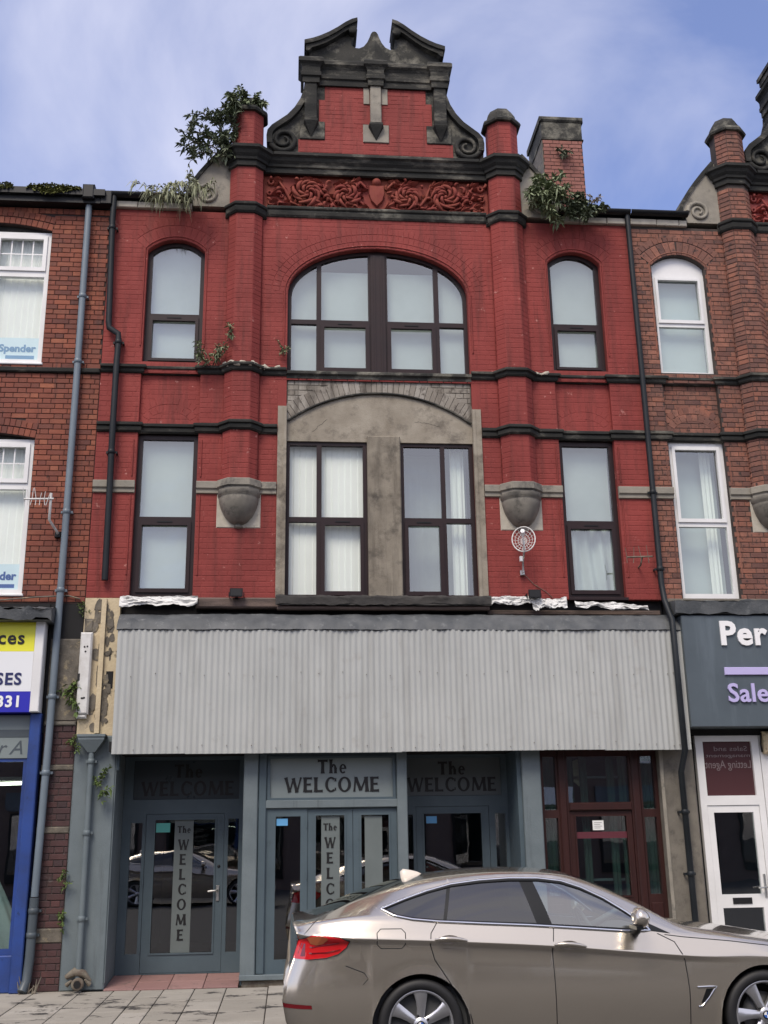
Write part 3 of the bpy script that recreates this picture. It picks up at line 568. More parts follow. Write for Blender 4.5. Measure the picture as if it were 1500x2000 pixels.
# ------------------------------------------------------------------ upper facade, used for the red house and its unpainted twin on the right
def facade(t, cx, painted):
    """upper storeys of one terrace house; cx = its centre line"""
    X = lambda v: cx+v
    PT = lambda poly: [(X(a), b) for a, b in poly]
    BR, MO = (RED, RED) if painted else (RBRICK, RMORT)
    fm = BRN if painted else WHT
    xl, xr = (-3.88, 3.83) if painted else (-3.61, 3.88)
    bayL = [(-3.33, -2.51), (2.53, 3.33)]
    zbot = 4.64
    # wall with its openings
    upo = [seg_arch(a, b, 8.01, 9.76, 9.95) for a, b in bayL]
    arch = ell_arch(-1.31, 1.31, 7.90, 9.15, 9.90)
    lower = [rect(a, b, zbot+0.02, 7.84) for a, b in bayL]
    mid = rect(-1.31, 1.31, zbot+0.02, 7.80)
    holes = [PT(h) for h in upo+[arch]+lower+[mid]]
    w = MB().slab(PT(rect(xl, xr, zbot, 10.42)), holes, 0.0, 0.30)
    w.box(X(-2.17), X(2.17), 0.085, 0.299, 10.421, 11.42); w.box(X(-2.17), X(-1.70), 0.001, 0.084, 10.421, 11.42); w.box(X(1.70), X(2.17), 0.001, 0.084, 10.421, 11.42)
    wall = build(w, 'wall', MO, t)
    recs = []
    pr = 0.0028 if painted else 0.008
    ring = 0.335
    def ringpoly(o, d, z0, a, b):
        c = o[2:]; oc = offset_curve(c, d); zs = c[0][1]
        return PT([(b, z0), (b, zs)]+[(p[0], p[1]) for p in oc]+[(a, zs), (a, z0)])
    bho = [ringpoly(upo[i], ring-0.06, 7.99, *bayL[i]) for i in (0, 1)]
    bho.append(ringpoly(arch, 0.30, 7.9, -1.31, 1.31))
    bho += [PT(h) for h in lower]+[PT(rect(-1.43, 1.43, zbot, 7.80))]
    bho += [PT(rect(-2.175, -1.695, 6.1, 10.5)), PT(rect(1.695, 2.175, 6.1, 10.5))]
    bho += [PT(rect(s-0.295, s+0.295, 5.60, 6.10)) for s in (-1.935, 1.935)]
    lay(recs, X(xl), X(xr), zbot, 10.38, 0.0, bho, pr, 0.0012 if painted else 0.003)
    for o in upo:
        c = PT(o[2:]); voussoirs(recs, c, 0.222, 0.0, proud=pr+0.002); voussoirs(recs, offset_curve(c, 0.228), 0.108, 0.0, proud=pr+0.002)
    c = PT(arch[2:])
    for k in range(3): voussoirs(recs, offset_curve(c, 0.116*k), 0.110, 0.0, proud=pr+0.002)
    # panels under the upper windows with a shallow relieving fan
    for a, b in bayL:
        pb = Box('apron_panel', (X(a), X(b), 0.065, 0.29, 7.07, 7.838), MO, t)
        lay(recs, X(a), X(b), 7.10, 7.83, 0.065, (), pr*0.8, 0.0007)
        m = (a+b)/2; cv = PT([(m+0.30*math.cos(math.pi*i/12), 7.08+0.20*math.sin(math.pi*i/12)) for i in range(13)])
        voussoirs(recs, cv, 0.11, 0.0635, proud=pr); voussoirs(recs, offset_curve(cv, 0.115), 0.11, 0.0635, proud=pr)
    # half octagon pilasters on carved bowls
    for s in (-1.935, 1.935):
        pl = [(s-0.24, 0.01), (s-0.24, -0.06), (s-0.125, -0.17), (s+0.125, -0.17), (s+0.24, -0.06), (s+0.24, 0.01)]
        p = MB().plan([(X(a), b) for a, b in pl], 6.16, 11.11); p.lathe([(0.245, 11.42), (0.245, 12.03)], (X(s), -0.01, 0), n=8, a0=R(22.5), a1=R(382.5), smooth=False)
        # painted courses stand a little proud on every facet
        for k in range(66):
            z0 = 6.17+k*BH
            if z0+BH > 11.1: break
            for (q0, q1) in zip(pl, pl[1:]):
                ln = math.hypot(q1[0]-q0[0], q1[1]-q0[1]); ux, uy = (q1[0]-q0[0])/ln, (q1[1]-q0[1])/ln; nx, ny = uy, -ux
                cuts = [0, ln] if ln < 0.2 else ([0, ln*0.48, ln] if k % 2 else [0, ln*0.25, ln])
                for a, b in zip(cuts, cuts[1:]):
                    e = pr+random.uniform(-0.001, 0.001); o = []
                    for (uu, zz, d) in ((a+.003, z0+.003, 0), (b-.003, z0+.003, 0), (b-.003, z0+BH-.004, 0), (a+.003, z0+BH-.004, 0), (a+.008, z0+.008, e), (b-.008, z0+.008, e), (b-.008, z0+BH-.009, e), (a+.008, z0+BH-.009, e)):
                        o.append((X(q0[0]+ux*uu+nx*d), q0[1]+uy*uu+ny*d, zz))
                    p.add(o, [(0,1,5,4),(1,2,6,5),(2,3,7,6),(3,0,4,7),(4,5,6,7)], 1)
        oc_ = [(s+0.245*math.cos(R(22.5+45*q)), -0.01+0.245*math.sin(R(22.5+45*q))) for q in range(4, 8)]+[(s+0.245*math.cos(R(22.5)), -0.01+0.245*math.sin(R(22.5)))]
        for k in range(8):
            for q0, q1 in zip(oc_, oc_[1:]):
                ln = math.hypot(q1[0]-q0[0], q1[1]-q0[1]); ux, uy = (q1[0]-q0[0])/ln, (q1[1]-q0[1])/ln; nx, ny = uy, -ux; z0 = 11.425+k*BH
                for a, b in ([(0, ln)] if k % 2 else [(0, ln*0.5), (ln*0.5, ln)]):
                    o = [(X(q0[0]+ux*uu+nx*d), q0[1]+uy*uu+ny*d, zz) for (uu, zz, d) in ((a+.003, z0+.003, 0), (b-.003, z0+.003, 0), (b-.003, z0+BH-.004, 0), (a+.003, z0+BH-.004, 0), (a+.008, z0+.008, pr), (b-.008, z0+.008, pr), (b-.008, z0+BH-.009, pr), (a+.008, z0+BH-.009, pr))]
                    p.add(o, [(0,1,5,4),(1,2,6,5),(2,3,7,6),(3,0,4,7),(4,5,6,7)], 1)
        pil = build(p, 'pilaster', [MO, BR], t)
        cap = MB().lathe([(0.235, 12.02), (0.30, 12.02), (0.315, 12.05), (0.30, 12.09), (0.245, 12.11), (0.235, 12.17), (0.225, 12.22), (0.18, 12.30), (0.10, 12.345), (0.0, 12.355)], (X(s), -0.01, 0), n=8, a0=R(22.5), a1=R(382.5), smooth=False)
        build(cap, 'pilaster_cap', BLKG, pil)
        bk = Cham('corbel_block', (X(s-0.295), X(s+0.295), -0.012, 0.02, 5.60, 6.085), CREAMST, t, c=0.012)
        bw = MB().lathe([(0.285, 6.09), (0.285, 6.03), (0.262, 6.015), (0.268, 5.985), (0.262, 5.94), (0.235, 5.85), (0.185, 5.75), (0.12, 5.675), (0.07, 5.645), (0.05, 5.64), (0.06, 5.62), (0.052, 5.598), (0.0, 5.59)], (X(s), -0.002, 0), n=28, a0=math.pi, a1=2*math.pi)
        build(bw, 'corbel_bowl', BOWL, bk)
    # mouldings
    def pilpath(s): return [(s-0.24, 0.0), (s-0.24, -0.06), (s-0.125, -0.17), (s+0.125, -0.17), (s+0.24, -0.06), (s+0.24, 0.0)]
    def PP(p): return [(X(a), b) for a, b in p]
    def bay(a, b, d=0.055): return [(a, 0.0), (a, d), (b, d), (b, 0.0)]
    b1 = [(0.0, 7.965), (0.055, 7.945), (0.075, 7.93), (0.075, 7.90), (0.045, 7.885), (0.04, 7.85), (0.025, 7.83), (0.0, 7.825)]
    b2 = [(0.0, 7.10), (0.055, 7.085), (0.07, 7.07), (0.07, 7.04), (0.04, 7.03), (0.05, 7.01), (0.045, 6.97), (0.02, 6.95), (0.0, 6.95)]
    b3 = [(0.0, 6.25), (0.05, 6.245), (0.055, 6.235), (0.055, 6.15), (0.03, 6.13), (0.03, 6.085), (0.0, 6.075)]
    for nm, pf, mt, x_in, xcut in (('sill_course', b1, BLK, 1.315, False), ('string_course', b2, BLK, 1.435, False), ('impost_course', b3, BUFF, 1.435, True)):
        L_ = [(xl-0.0, 0.0)] + ([] if xcut else bay(*bayL[0]))
        if xcut:
            build(MB().sweep(PP([(xl, 0), (bayL[0][0], 0)]), pf), nm, mt, t)
            build(MB().sweep(PP([(bayL[0][1], 0)]+pilpath(-1.935)+[(-x_in, 0)]), pf), nm, mt, t)
            build(MB().sweep(PP([(x_in, 0)]+pilpath(1.935)+[(bayL[1][0], 0)]), pf), nm, mt, t)
            build(MB().sweep(PP([(bayL[1][1], 0), (xr, 0)]), pf), nm, mt, t)
        else:
            build(MB().sweep(PP(L_+pilpath(-1.935)+[(-x_in, 0)]), pf), nm, mt, t)
            build(MB().sweep(PP([(x_in, 0)]+pilpath(1.935)+bay(*bayL[1])+[(xr, 0)]), pf), nm, mt, t)
    if painted:
        for pts in ([(-2.20, -0.02), (-2.17, -0.10), (-2.06, -0.215), (-1.81, -0.215), (-1.66, -0.09), (-1.63, -0.055), (-1.36, -0.055)], [(2.19, -0.06), (2.25, -0.06), (2.47, -0.06)]):
            q = []
            for a_, b_ in zip(pts, pts[1:]): q += [(a_[0]+(b_[0]-a_[0])*i/6, a_[1]+(b_[1]-a_[1])*i/6) for i in range(6)]
            build(MB().tube([(x, y_, 7.925+0.018*math.sin(i*1.3)+random.uniform(-.012, .012)) for i, (x, y_) in enumerate(q)], [max(0.012, 0.032+random.uniform(-.016, .014)) for _ in q], 6), 'broken_stone', CREAMST, t)
    build(MB().sweep(PP([(-1.312, 0.035), (1.312, 0.035)]), [(0, 7.93), (0.075, 7.905), (0.085, 7.89), (0.085, 7.86), (0.05, 7.84), (0.045, 7.80), (0, 7.795)]), 'window_sill', BLKG, t)
    st = [(0.0, 10.545), (0.065, 10.53), (0.075, 10.515), (0.07, 10.49), (0.045, 10.475), (0.05, 10.45), (0.04, 10.40), (0.02, 10.375), (0.0, 10.37)]
    # plain run of the frieze band is paler than where it breaks round the pilasters
    for s in (-1.935, 1.935): build(MB().sweep(PP([(s-0.30, 0)]+pilpath(s)+[(s+0.30, 0)]), [(a+0.001, b-0.05 if True else b) for a, b in st]), 'frieze_band', BLK, t)
    build(MB().sweep(PP([(-1.635, 0), (1.635, 0)]), st), 'frieze_band', BLKG, t)
    co = [(0.0, 11.445), (0.12, 11.415), (0.15, 11.40), (0.155, 11.35), (0.12, 11.325), (0.10, 11.28), (0.065, 11.24), (0.06, 11.20), (0.035, 11.19), (0.035, 11.11), (0.0, 11.10)]
    cp = [(-2.175, 0.25)]+pilpath(-1.935)[1:]+pilpath(1.935)[:-1]+[(2.175, 0.25)]
    build(MB().sweep(PP(cp), co), 'cornice', BLK, t)
    # carved frieze
    fb = MB().box(X(-1.69), X(1.69), 0.06, 0.0845, 10.43, 11.405); fr = build(fb, 'frieze', FRIEZE if painted else REDPALE, t)
    carve(fr, X, 0.06, 10.55, 11.09, FRIEZE if painted else REDPALE)
    # gable
    curve = [(-1.655, 11.62), (-1.66, 11.74), (-1.645, 11.84), (-1.58, 11.93), (-1.47, 12.02), (-1.35, 12.12), (-1.24, 12.26), (-1.155, 12.42), (-1.105, 12.58), (-1.095, 12.70)]
    mir = lambda pts: [(-a, b) for a, b in pts][::-1]
    ol = [(-1.60, 11.40)]+[(-1.65, 11.52)]+curve+[(-1.09, 13.12)]+[(1.09, 13.12)]+mir(curve)+[(1.65, 11.52), (1.60, 11.40)]
    gb = build(MB().prism(PT(ol), 0.02, 0.32), 'gable', BLKG, t)
    for sgn in (-1, 1):
        c = curve if sgn < 0 else mir(curve)
        oc = offset_curve(c, 0.085 if True else 0)
        band = PT(c+oc[::-1]); build(MB().prism(band, -0.06, 0.34), 'scroll_coping', BLK, gb)
        sp = [(sgn*1.40+0.215*(1-k/26*0.78)*math.cos(-sgn*(k*0.42)+ (math.pi if sgn < 0 else 0)), -0.01, 11.70+0.215*(1-k/26*0.78)*math.sin(-sgn*(k*0.42)+(math.pi if sgn < 0 else 0))) for k in range(27)]
        build(MB().tube([(X(a), b, c_) for a, b, c_ in sp], [0.045*(1-k/40) for k in range(27)], 8), 'volute', BLK, gb)
        build(MB().tube([(X(a-sgn*0.05), -0.005, b+0.02) for a, b in curve_in(curve, sgn)], 0.022, 6), 'scroll_roll', BLK, gb)
    gbp = [(-1.18, 11.40), (1.18, 11.40), (1.18, 11.73), (0.78, 11.73), (0.78, 12.05), (0.87, 12.05), (0.87, 12.45), (0.78, 12.45), (0.78, 12.72), (-0.78, 12.72), (-0.78, 12.45), (-0.87, 12.45), (-0.87, 12.05), (-0.78, 12.05), (-0.78, 11.73), (-1.18, 11.73)]
    build(MB().prism(PT(gbp), 0.0, 0.02), 'brick_panel', MO, gb)
    lay(recs, X(-1.2), X(1.2), 11.43, 12.72, 0.0, [PT(rect(-0.2, 0.2, 11.71, 12.03)), PT(rect(-0.11, 0.11, 12.03, 12.73))], pr, outer=PT(gbp))
    def bracket(x0, x1, z0, z1, m, mat2, dp):
        bk = Cham('bracket_block', (X(x0), X(x1), -0.022, 0.0195, z0, z1), mat2, gb, c=0.008)
        w2, d2 = 0.115, dp
        v = [(X(m-w2), -0.023, z1-0.02), (X(m+w2), -0.023, z1-0.02), (X(m+w2*0.85), -0.023-d2, z1-0.02), (X(m-w2*0.85), -0.023-d2, z1-0.02),
             (X(m-w2), -0.023, z1-0.055), (X(m+w2), -0.023, z1-0.055), (X(m+w2*0.85), -0.023-d2, z1-0.055), (X(m-w2*0.85), -0.023-d2, z1-0.055), (X(m), -0.024, z0+0.03)]
        build(MB().add(v, [(3,2,1,0),(3,0,4,7),(0,1,5,4),(1,2,6,5),(2,3,7,6),(4,5,8),(5,6,8),(6,7,8),(7,4,8)]), 'bracket', BLK, bk)
    bracket(-1.16, -0.782, 11.732, 12.048, -0.99, BLKG, 0.10); bracket(0.782, 1.16, 11.732, 12.048, 0.99, BLKG, 0.10); bracket(-0.198, 0.198, 11.712, 12.028, 0.0, BUFF, 0.09)
    for a, b, m, dp in ((-1.09, -0.90, BLK, 0.085), (0.90, 1.09, BLK, 0.085)): Cham('gable_pilaster', (X(a), X(b), -dp, 0.0195, 12.05, 12.70), m, gb, c=0.012)
    Cham('gable_stem', (X(-0.085), X(0.085), -0.07, -0.001, 12.03, 12.70), BUFF, gb, c=0.012)
    for s in (-1, 1): Box('quoin', (X(s*0.14-0.045), X(s*0.14+0.045), -0.018, 0.0, 12.40, 12.70), BUFF, gb)
    en = [(0.0, 13.14), (0.06, 13.125), (0.085, 13.09), (0.085, 13.03), (0.05, 13.0), (0.03, 12.965), (0.03, 12.88), (0.045, 12.865), (0.045, 12.80), (0.02, 12.785), (0.02, 12.69), (0.0, 12.685)]
    ep = [(-1.105, 0.30), (-1.105, -0.085), (-0.885, -0.085), (-0.885, -0.02), (-0.10, -0.02), (-0.10, -0.075), (0.10, -0.075), (0.10, -0.02), (0.885, -0.02), (0.885, -0.085), (1.105, -0.085), (1.105, 0.30)]
    build(MB().sweep(PP(ep), en), 'entablature', BLK, gb)
    # broken pediment
    tc_ = [(-1.075, 13.30), (-1.075, 13.44), (-0.97, 13.475), (-0.85, 13.525), (-0.72, 13.60), (-0.58, 13.70), (-0.46, 13.80), (-0.37, 13.865), (-0.285, 13.90)]
    lo = [(-0.28, 13.80), (-0.31, 13.76), (-0.40, 13.735), (-0.50, 13.665), (-0.62, 13.56), (-0.75, 13.465), (-0.88, 13.40), (-0.98, 13.36), (-1.03, 13.30)]
    tym = [(-1.02, 13.11), (-1.02, 13.34), (-0.88, 13.42), (-0.75, 13.48), (-0.62, 13.58), (-0.50, 13.68), (-0.40, 13.75), (-0.33, 13.76), (-0.325, 13.66), (-0.36, 13.58), (-0.365, 13.51), (-0.31, 13.465), (-0.24, 13.46), (-0.17, 13.50), (-0.115, 13.58), (-0.075, 13.68), (-0.055, 13.745), (-0.03, 13.785), (0.0, 13.795)]
    build(MB().prism(PT(tym+[(-a, b) for a, b in tym][::-1][1:]), 0.03, 0.28), 'pediment', BLKG, gb)
    for s in (1, -1):
        b = MB().prism(PT([(a*s, z) for a, z in tc_+lo]), -0.07, 0.33)
        b.prism(PT([(a*s, z) for a, z in [(-1.10, 13.40), (-1.10, 13.47), (-0.96, 13.515), (-0.85, 13.565), (-0.72, 13.64), (-0.58, 13.74), (-0.46, 13.84), (-0.36, 13.905), (-0.275, 13.935), (-0.27, 13.875), (-0.37, 13.82), (-0.46, 13.76), (-0.58, 13.66), (-0.72, 13.56), (-0.85, 13.485), (-0.97, 13.435)]]), -0.10, 0.36)
        b.lathe([(0.0, -0.075), (0.065, -0.075), (0.07, -0.06), (0.07, 0.30), (0.0, 0.30)], (X(-0.345*s), 0, 13.73), 'y', 16)
        build(b, 'pediment_coping', BLK, gb)
    build(MB().add([(X(-0.16), 0.03, 13.15), (X(0.16), 0.03, 13.15), (X(0.10), 0.03, 13.5), (X(-0.10), 0.03, 13.5), (X(0), 0.03, 13.78), (X(0), -0.03, 13.2), (X(0), -0.03, 13.5)],
          [(0, 1, 5), (0, 5, 6, 3), (1, 2, 6, 5), (2, 4, 6), (3, 6, 4)]), 'finial', BLKG, gb)
    # outer scrolls down to the eaves
    for s in (-1, 1):
        c = [(-2.765, 10.56), (-2.775, 10.66), (-2.745, 10.78), (-2.68, 10.90), (-2.60, 11.03), (-2.50, 11.17), (-2.36, 11.35), (-2.19, 11.55)]
        po = [(-2.175, 10.50), (-2.70, 10.50)]+c+[(-2.175, 11.55)]
        sc = build(MB().prism(PT([(a*-s, z) for a, z in po]), -0.03, 0.28), 'eaves_scroll', BUFF, t)
        cc = [(a*-s, z) for a, z in c]; oc = [(a-0.03*s*0 + (0.0), z) for a, z in cc]
        top_ = offset_curve(cc, 0.06*(1 if -s > 0 else -1)*-1) if False else [(a+s*0.045, z+0.035) for a, z in cc]
        build(MB().prism(PT(cc+top_[::-1]), -0.06, 0.30), 'scroll_coping', BLK, sc)
        sp = [(X(s*2.515+0.17*(1-k/24*0.80)*math.cos(k*0.45*s + (0 if s > 0 else math.pi))), -0.04, 10.69+0.17*(1-k/24*0.80)*math.sin(k*0.45*s + (0 if s > 0 else math.pi))) for k in range(25)]
        build(MB().tube(sp, [0.034*(1-k/45) for k in range(25)], 7), 'volute', BUFF, sc)
    # stone eaves strip and gutter
    for a, b in ((xl, -2.72), (2.72, xr)):
        m_ = a
        while m_ < b-0.01:
            e = min(b, m_+random.uniform(0.30, 0.55)); Cham('eaves_stone', (X(m_)+0.004, X(e)-0.004, -0.05-random.uniform(0, 0.012), 0.1, 10.425, 10.525), CREAMST, t, c=0.010); m_ = e
        gt = MB(); n = 10
        prof = [(0.065*math.cos(math.pi+math.pi*i/n), 0.065*math.sin(math.pi+math.pi*i/n)) for i in range(n+1)]+[(0.055*math.cos(2*math.pi-math.pi*i/n), 0.055*math.sin(2*math.pi-math.pi*i/n)) for i in range(n+1)]
        k = len(prof); v = [(X(xx), -0.105+p[0], 10.615+p[1]) for xx in (a, b) for p in prof]
        gt.add(v, [(i, (i+1) % k, (i+1) % k+k, i+k) for i in range(k)]); gt.box(X(a), X(b), -0.035, 0.06, 10.527, 10.63)
        build(gt, 'gutter', BLACK, t)
    # roll mouldings round the openings
    for o in [PT(u) for u in upo]+[PT(arch)]:
        c = offset_curve(o[2:], 0.045); pth = [(c[0][0], -0.008, 8.25)]+[(x, -0.008, z) for x, z in c]+[(c[-1][0], -0.008, 8.25)]
        build(MB().tube(pth, 0.011, 6), 'arch_roll', BR if painted else RBRICK, t)
    for a, b in bayL:
        for x in (a-0.05, b+0.05):
            for z0, z1 in ((4.95, 6.05), (6.32, 6.85)): build(MB().tube([(X(x), -0.007, z0), (X(x), -0.007, z1)], 0.010, 6), 'jamb_roll', BR, t)
    # side windows
    for i, (a, b) in enumerate(bayL):
        if painted:
            o = PT(seg_arch(a, b, 8.0, 9.77, 9.96)); inn = PT(seg_arch(a, b, 8.0, 9.77, 9.96, 0.065))
            f = window(t, o, inn, [(X(a)+0.065, X(b)-0.065, 8.06, 8.735), (X(a)+0.065, X(b)-0.065, 8.80, 10.0)], 0.10, fm, sashes=(0,))
            curtain(f, X(a)+0.05, X(b)-0.05, 8.03, 9.93, 0.22, NETSKY, 0.0006, 0.5, seed=i)
        else:
            Box('window_head', (X(a)+0.01, X(b)-0.01, 0.10, 0.14, 9.68, 9.97), WHT, t) if False else build(MB().prism(PT(clip(seg_arch(a+0.003, b-0.003, 8.0, 9.76, 9.945), a, b, 9.66, 10.0)), 0.085, 0.13), 'window_head', WHT, t)
            o = PT(rect(a, b, 8.0, 9.66)); inn = PT(rect(a+0.06, b-0.06, 8.05, 9.60))
            f = window(t, o, inn, [(X(a)+0.06, X(b)-0.06, 8.06, 8.79), (X(a)+0.06, X(b)-0.06, 8.86, 9.60)], 0.08, fm, sashes=(1,), sashw=0.04)
            curtain(f, X(a)+0.03, X(b)-0.03, 8.03, 9.64, 0.24, NETP, 0.0006, 0.5, seed=i)
        # first floor
        o = PT(rect(a, b, 4.67, 6.955)); inn = PT(rect(a+0.06, b-0.06, 4.73, 6.89))
        cl = [(X(a)+0.065, X(b)-0.065, 4.74, 5.70), (X(a)+0.065, X(b)-0.065, 5.775, 6.88)]
        if painted:
            f = window(t, o, inn, cl, 0.09, fm, sashes=(0,))
            if i == 0: curtain(f, X(a)+0.05, X(b)-0.05, 4.70, 6.92, 0.22, NETSKY, 0.0008, 0.6, seed=4)
            else:
                curtain(f, X(a)+0.05, X(b)-0.05, 5.70, 6.92, 0.26, NETSKY, 0.001, 0.6, seed=5)
                lc = MB().grid(lambda u, v: (X(a)+0.06+(b-a-0.12)*u, 0.22+0.03*math.sin(u*22+v*2.0)+0.02*math.sin(u*9-v*5), 4.70+1.05*v), 60, 8); lc.grid(lambda u, v: (X(a)+0.06+(b-a-0.12)*(1-u), 0.226+0.03*math.sin((1-u)*22+v*2.0)+0.02*math.sin((1-u)*9-v*5), 4.70+1.05*v), 60, 8)
                build(lc, 'curtain', NETSKY, f)
        else:
            f = window(t, o, inn, cl, 0.07, fm, sashes=(1,), sashw=0.04, glassm=GLASS)
            curtain(f, X(a)+0.03, X(b)-0.03, 4.70, 6.92, 0.40, NETP, 0.001, 0.5, seed=6)
            curtain(f, X(b)-0.27, X(b)-0.12, 4.70, 6.90, 0.30, BLINDW, 0.012, 0.06, seed=7, name='curtain')
    # centre arch window
    o = PT(ell_arch(-1.31, 1.31, 7.905, 9.15, 9.90)); inn = PT(ell_arch(-1.31, 1.31, 7.905, 9.15, 9.90, 0.055))
    cl = []
    for a, b in ((-1.255, -0.895), (-0.825, -0.14), (0.14, 0.825), (0.895, 1.255)): cl += [(X(a), X(b), 7.97, 8.70), (X(a), X(b), 8.77, 10.0)]
    f = window(t, o, inn, cl, 0.10, fm, sashes=(2, 4) if painted else ())
    Box('mullion', (X(-0.105), X(0.105), 0.07, 0.099, 7.95, 9.83), fm, f)
    for x in (-0.05, 0.05): Box('mullion_bead', (X(x)-0.012, X(x)+0.012, 0.058, 0.069, 7.95, 9.82), fm, f)
    for k, (a, b) in enumerate(((-1.27, -0.07), (0.07, 1.27))): curtain(f, X(a), X(b), 7.95, 9.62, 0.24, NETSKY, 0.0006, 0.7, seed=8+k)
    # rendered infill with two windows below
    tz = [(1.285, 6.88), (1.285, 7.16)]
    Rr = (1.29**2+0.44**2)/(2*0.44); aa = math.asin(1.285/Rr)
    arcp = [(Rr*math.sin(aa-2*aa*i/24), 7.60-Rr+Rr*math.cos(aa-2*aa*i/24)) for i in range(25)]
    build(MB().prism(PT([(-1.31, 6.88), (1.31, 6.88)]+[(1.31, arcp[0][1]-0.01)]+arcp+[(-1.31, arcp[-1][1]-0.01)]), 0.05, 0.28), 'tympanum', RENDER, t)
    gp = [(-1.308, 7.13)]+[(a, b+0.012) for a, b in arcp[::-1]]+[(1.308, 7.13), (1.308, 7.80), (-1.308, 7.80)]
    gw = build(MB().prism(PT(gp), 0.035, 0.27), 'relieving_panel', GMORT, t)
    g2 = []
    ao = offset_curve(arcp, 0.20)
    lay(g2, X(-1.30), X(1.30), 7.16, 7.79, 0.035, [PT(ao+[(-1.31, 7.0), (1.31, 7.0)])], 0.008, 0.002)
    voussoirs(g2, PT(offset_curve(arcp, 0.016)), 0.215, 0.035, proud=0.010)
    emit_bricks(g2, GBRICK, gw, 300, 'brickwork')
    build(MB().tube([(X(a), 0.028, b+0.010) for a, b in arcp], 0.016, 6), 'arch_bead', BLK, t)
    if painted:
        for j, (xa, za, xb, zb_) in enumerate(((-0.95, 7.02, -0.75, 7.20), (0.5, 7.2, 0.85, 7.14))):
            build(MB().tube([(X(xa+(xb-xa)*i/14+random.uniform(-.012, .012)), 0.0495, za+(zb_-za)*i/14+random.uniform(-.014, .014)) for i in range(15)], 0.002, 4), 'crack', INK, t)
    for s in (-1, 1):
        b_ = MB().box(X(s*1.365-0.062), X(s*1.365+0.062), -0.03, 0.03, zbot+0.02, 7.37); b_.box(X(s*1.325-0.02), X(s*1.325+0.02), -0.045, -0.031, zbot+0.02, 7.36)
        build(b_, 'architrave_strip', RENDER, t)
    Cham('centre_pier', (X(-0.185), X(0.275), -0.02, 0.25, zbot+0.02, 6.95), STAINR, t, c=0.015)
    for a, b, bl in ((-1.305, -0.188, True), (0.278, 1.305, False)):
        m0, m1 = (-0.885, -0.815) if a < 0 else (0.845, 0.905)
        o = PT(rect(a, b, 4.665, 6.88)); inn = PT(rect(a+0.045, b-0.05, 4.70, 6.84))
        cl = [(X(a)+0.05, X(m0), 4.71, 5.72), (X(a)+0.05, X(m0), 5.79, 6.83), (X(m1), X(b)-0.055, 4.71, 5.72), (X(m1), X(b)-0.055, 5.79, 6.83)]
        f = window(t, o, inn, cl, 0.08, fm, sashes=(2,) if bl else (0,), glassm=GLASSL if bl else GLASS)
        if bl: curtain(f, X(a)+0.03, X(b)-0.03, 4.70, 6.86, 0.20, BLINDW, 0.010, 0.089, seed=11, slat=True)
        else:
            curtain(f, X(a)+0.03, X(b)-0.03, 4.70, 6.86, 0.55, NETD, 0.008, 0.2, seed=12)
            curtain(f, X(b)-0.30, X(b)-0.10, 4.70, 6.86, 0.30, BLINDW, 0.015, 0.07, seed=13, name='curtain')
    emit_bricks(recs, BR, wall, 300)
    # body of the house behind the front
    h = MB(); h.box(X(xl), X(xr), 6.0, 6.2, GZ, 10.4); h.box(X(xl), X(xl)+0.15, 0.9 if True else 0.3, 6.0, GZ, 10.4); h.box(X(xr)-0.15, X(xr), 0.9, 6.0, GZ, 10.4)
    h.box(X(xl), X(xl)+0.15, 0.301, 0.9, 4.64, 10.4); h.box(X(xr)-0.15, X(xr), 0.301, 0.9, 4.64, 10.4)
    h.box(X(xl)+0.15, X(xr)-0.15, 0.301, 6.0, 4.45, 4.635); h.box(X(xl)+0.15, X(xr)-0.15, 0.301, 6.0, 7.30, 7.50); h.box(X(xl)+0.15, X(xr)-0.15, 0.301, 6.0, 10.2, 10.4)
    h.box(X(-2.3), X(-2.2), 0.301, 5.9, 4.64, 7.3); h.box(X(2.2), X(2.3), 0.301, 5.9, 4.64, 7.3)
    build(h, 'inner_walls', GLOOM, t)
    rf = MB(); A = [(-0.16, 10.62), (3.1, 12.45), (6.4, 10.62), (6.4, 10.45), (-0.12, 10.52)]
    v = [(X(x), a, b) for x in (xl, xr) for a, b in A]; rf.add(v, [(0,1,2,3,4)[::-1], (5,6,7,8,9), (0,5,6,1)[::-1], (1,6,7,2)[::-1], (2,7,8,3)[::-1], (3,8,9,4)[::-1], (4,9,5,0)[::-1]])
    rf.v = [(x, y+0.30 if y < 1 else y, z) for x, y, z in rf.v]
    build(rf, 'roof', ROOFM, t)
    return wall
def curve_in(c, sgn): return [(a if sgn < 0 else -a, b) for a, b in c[1:]]
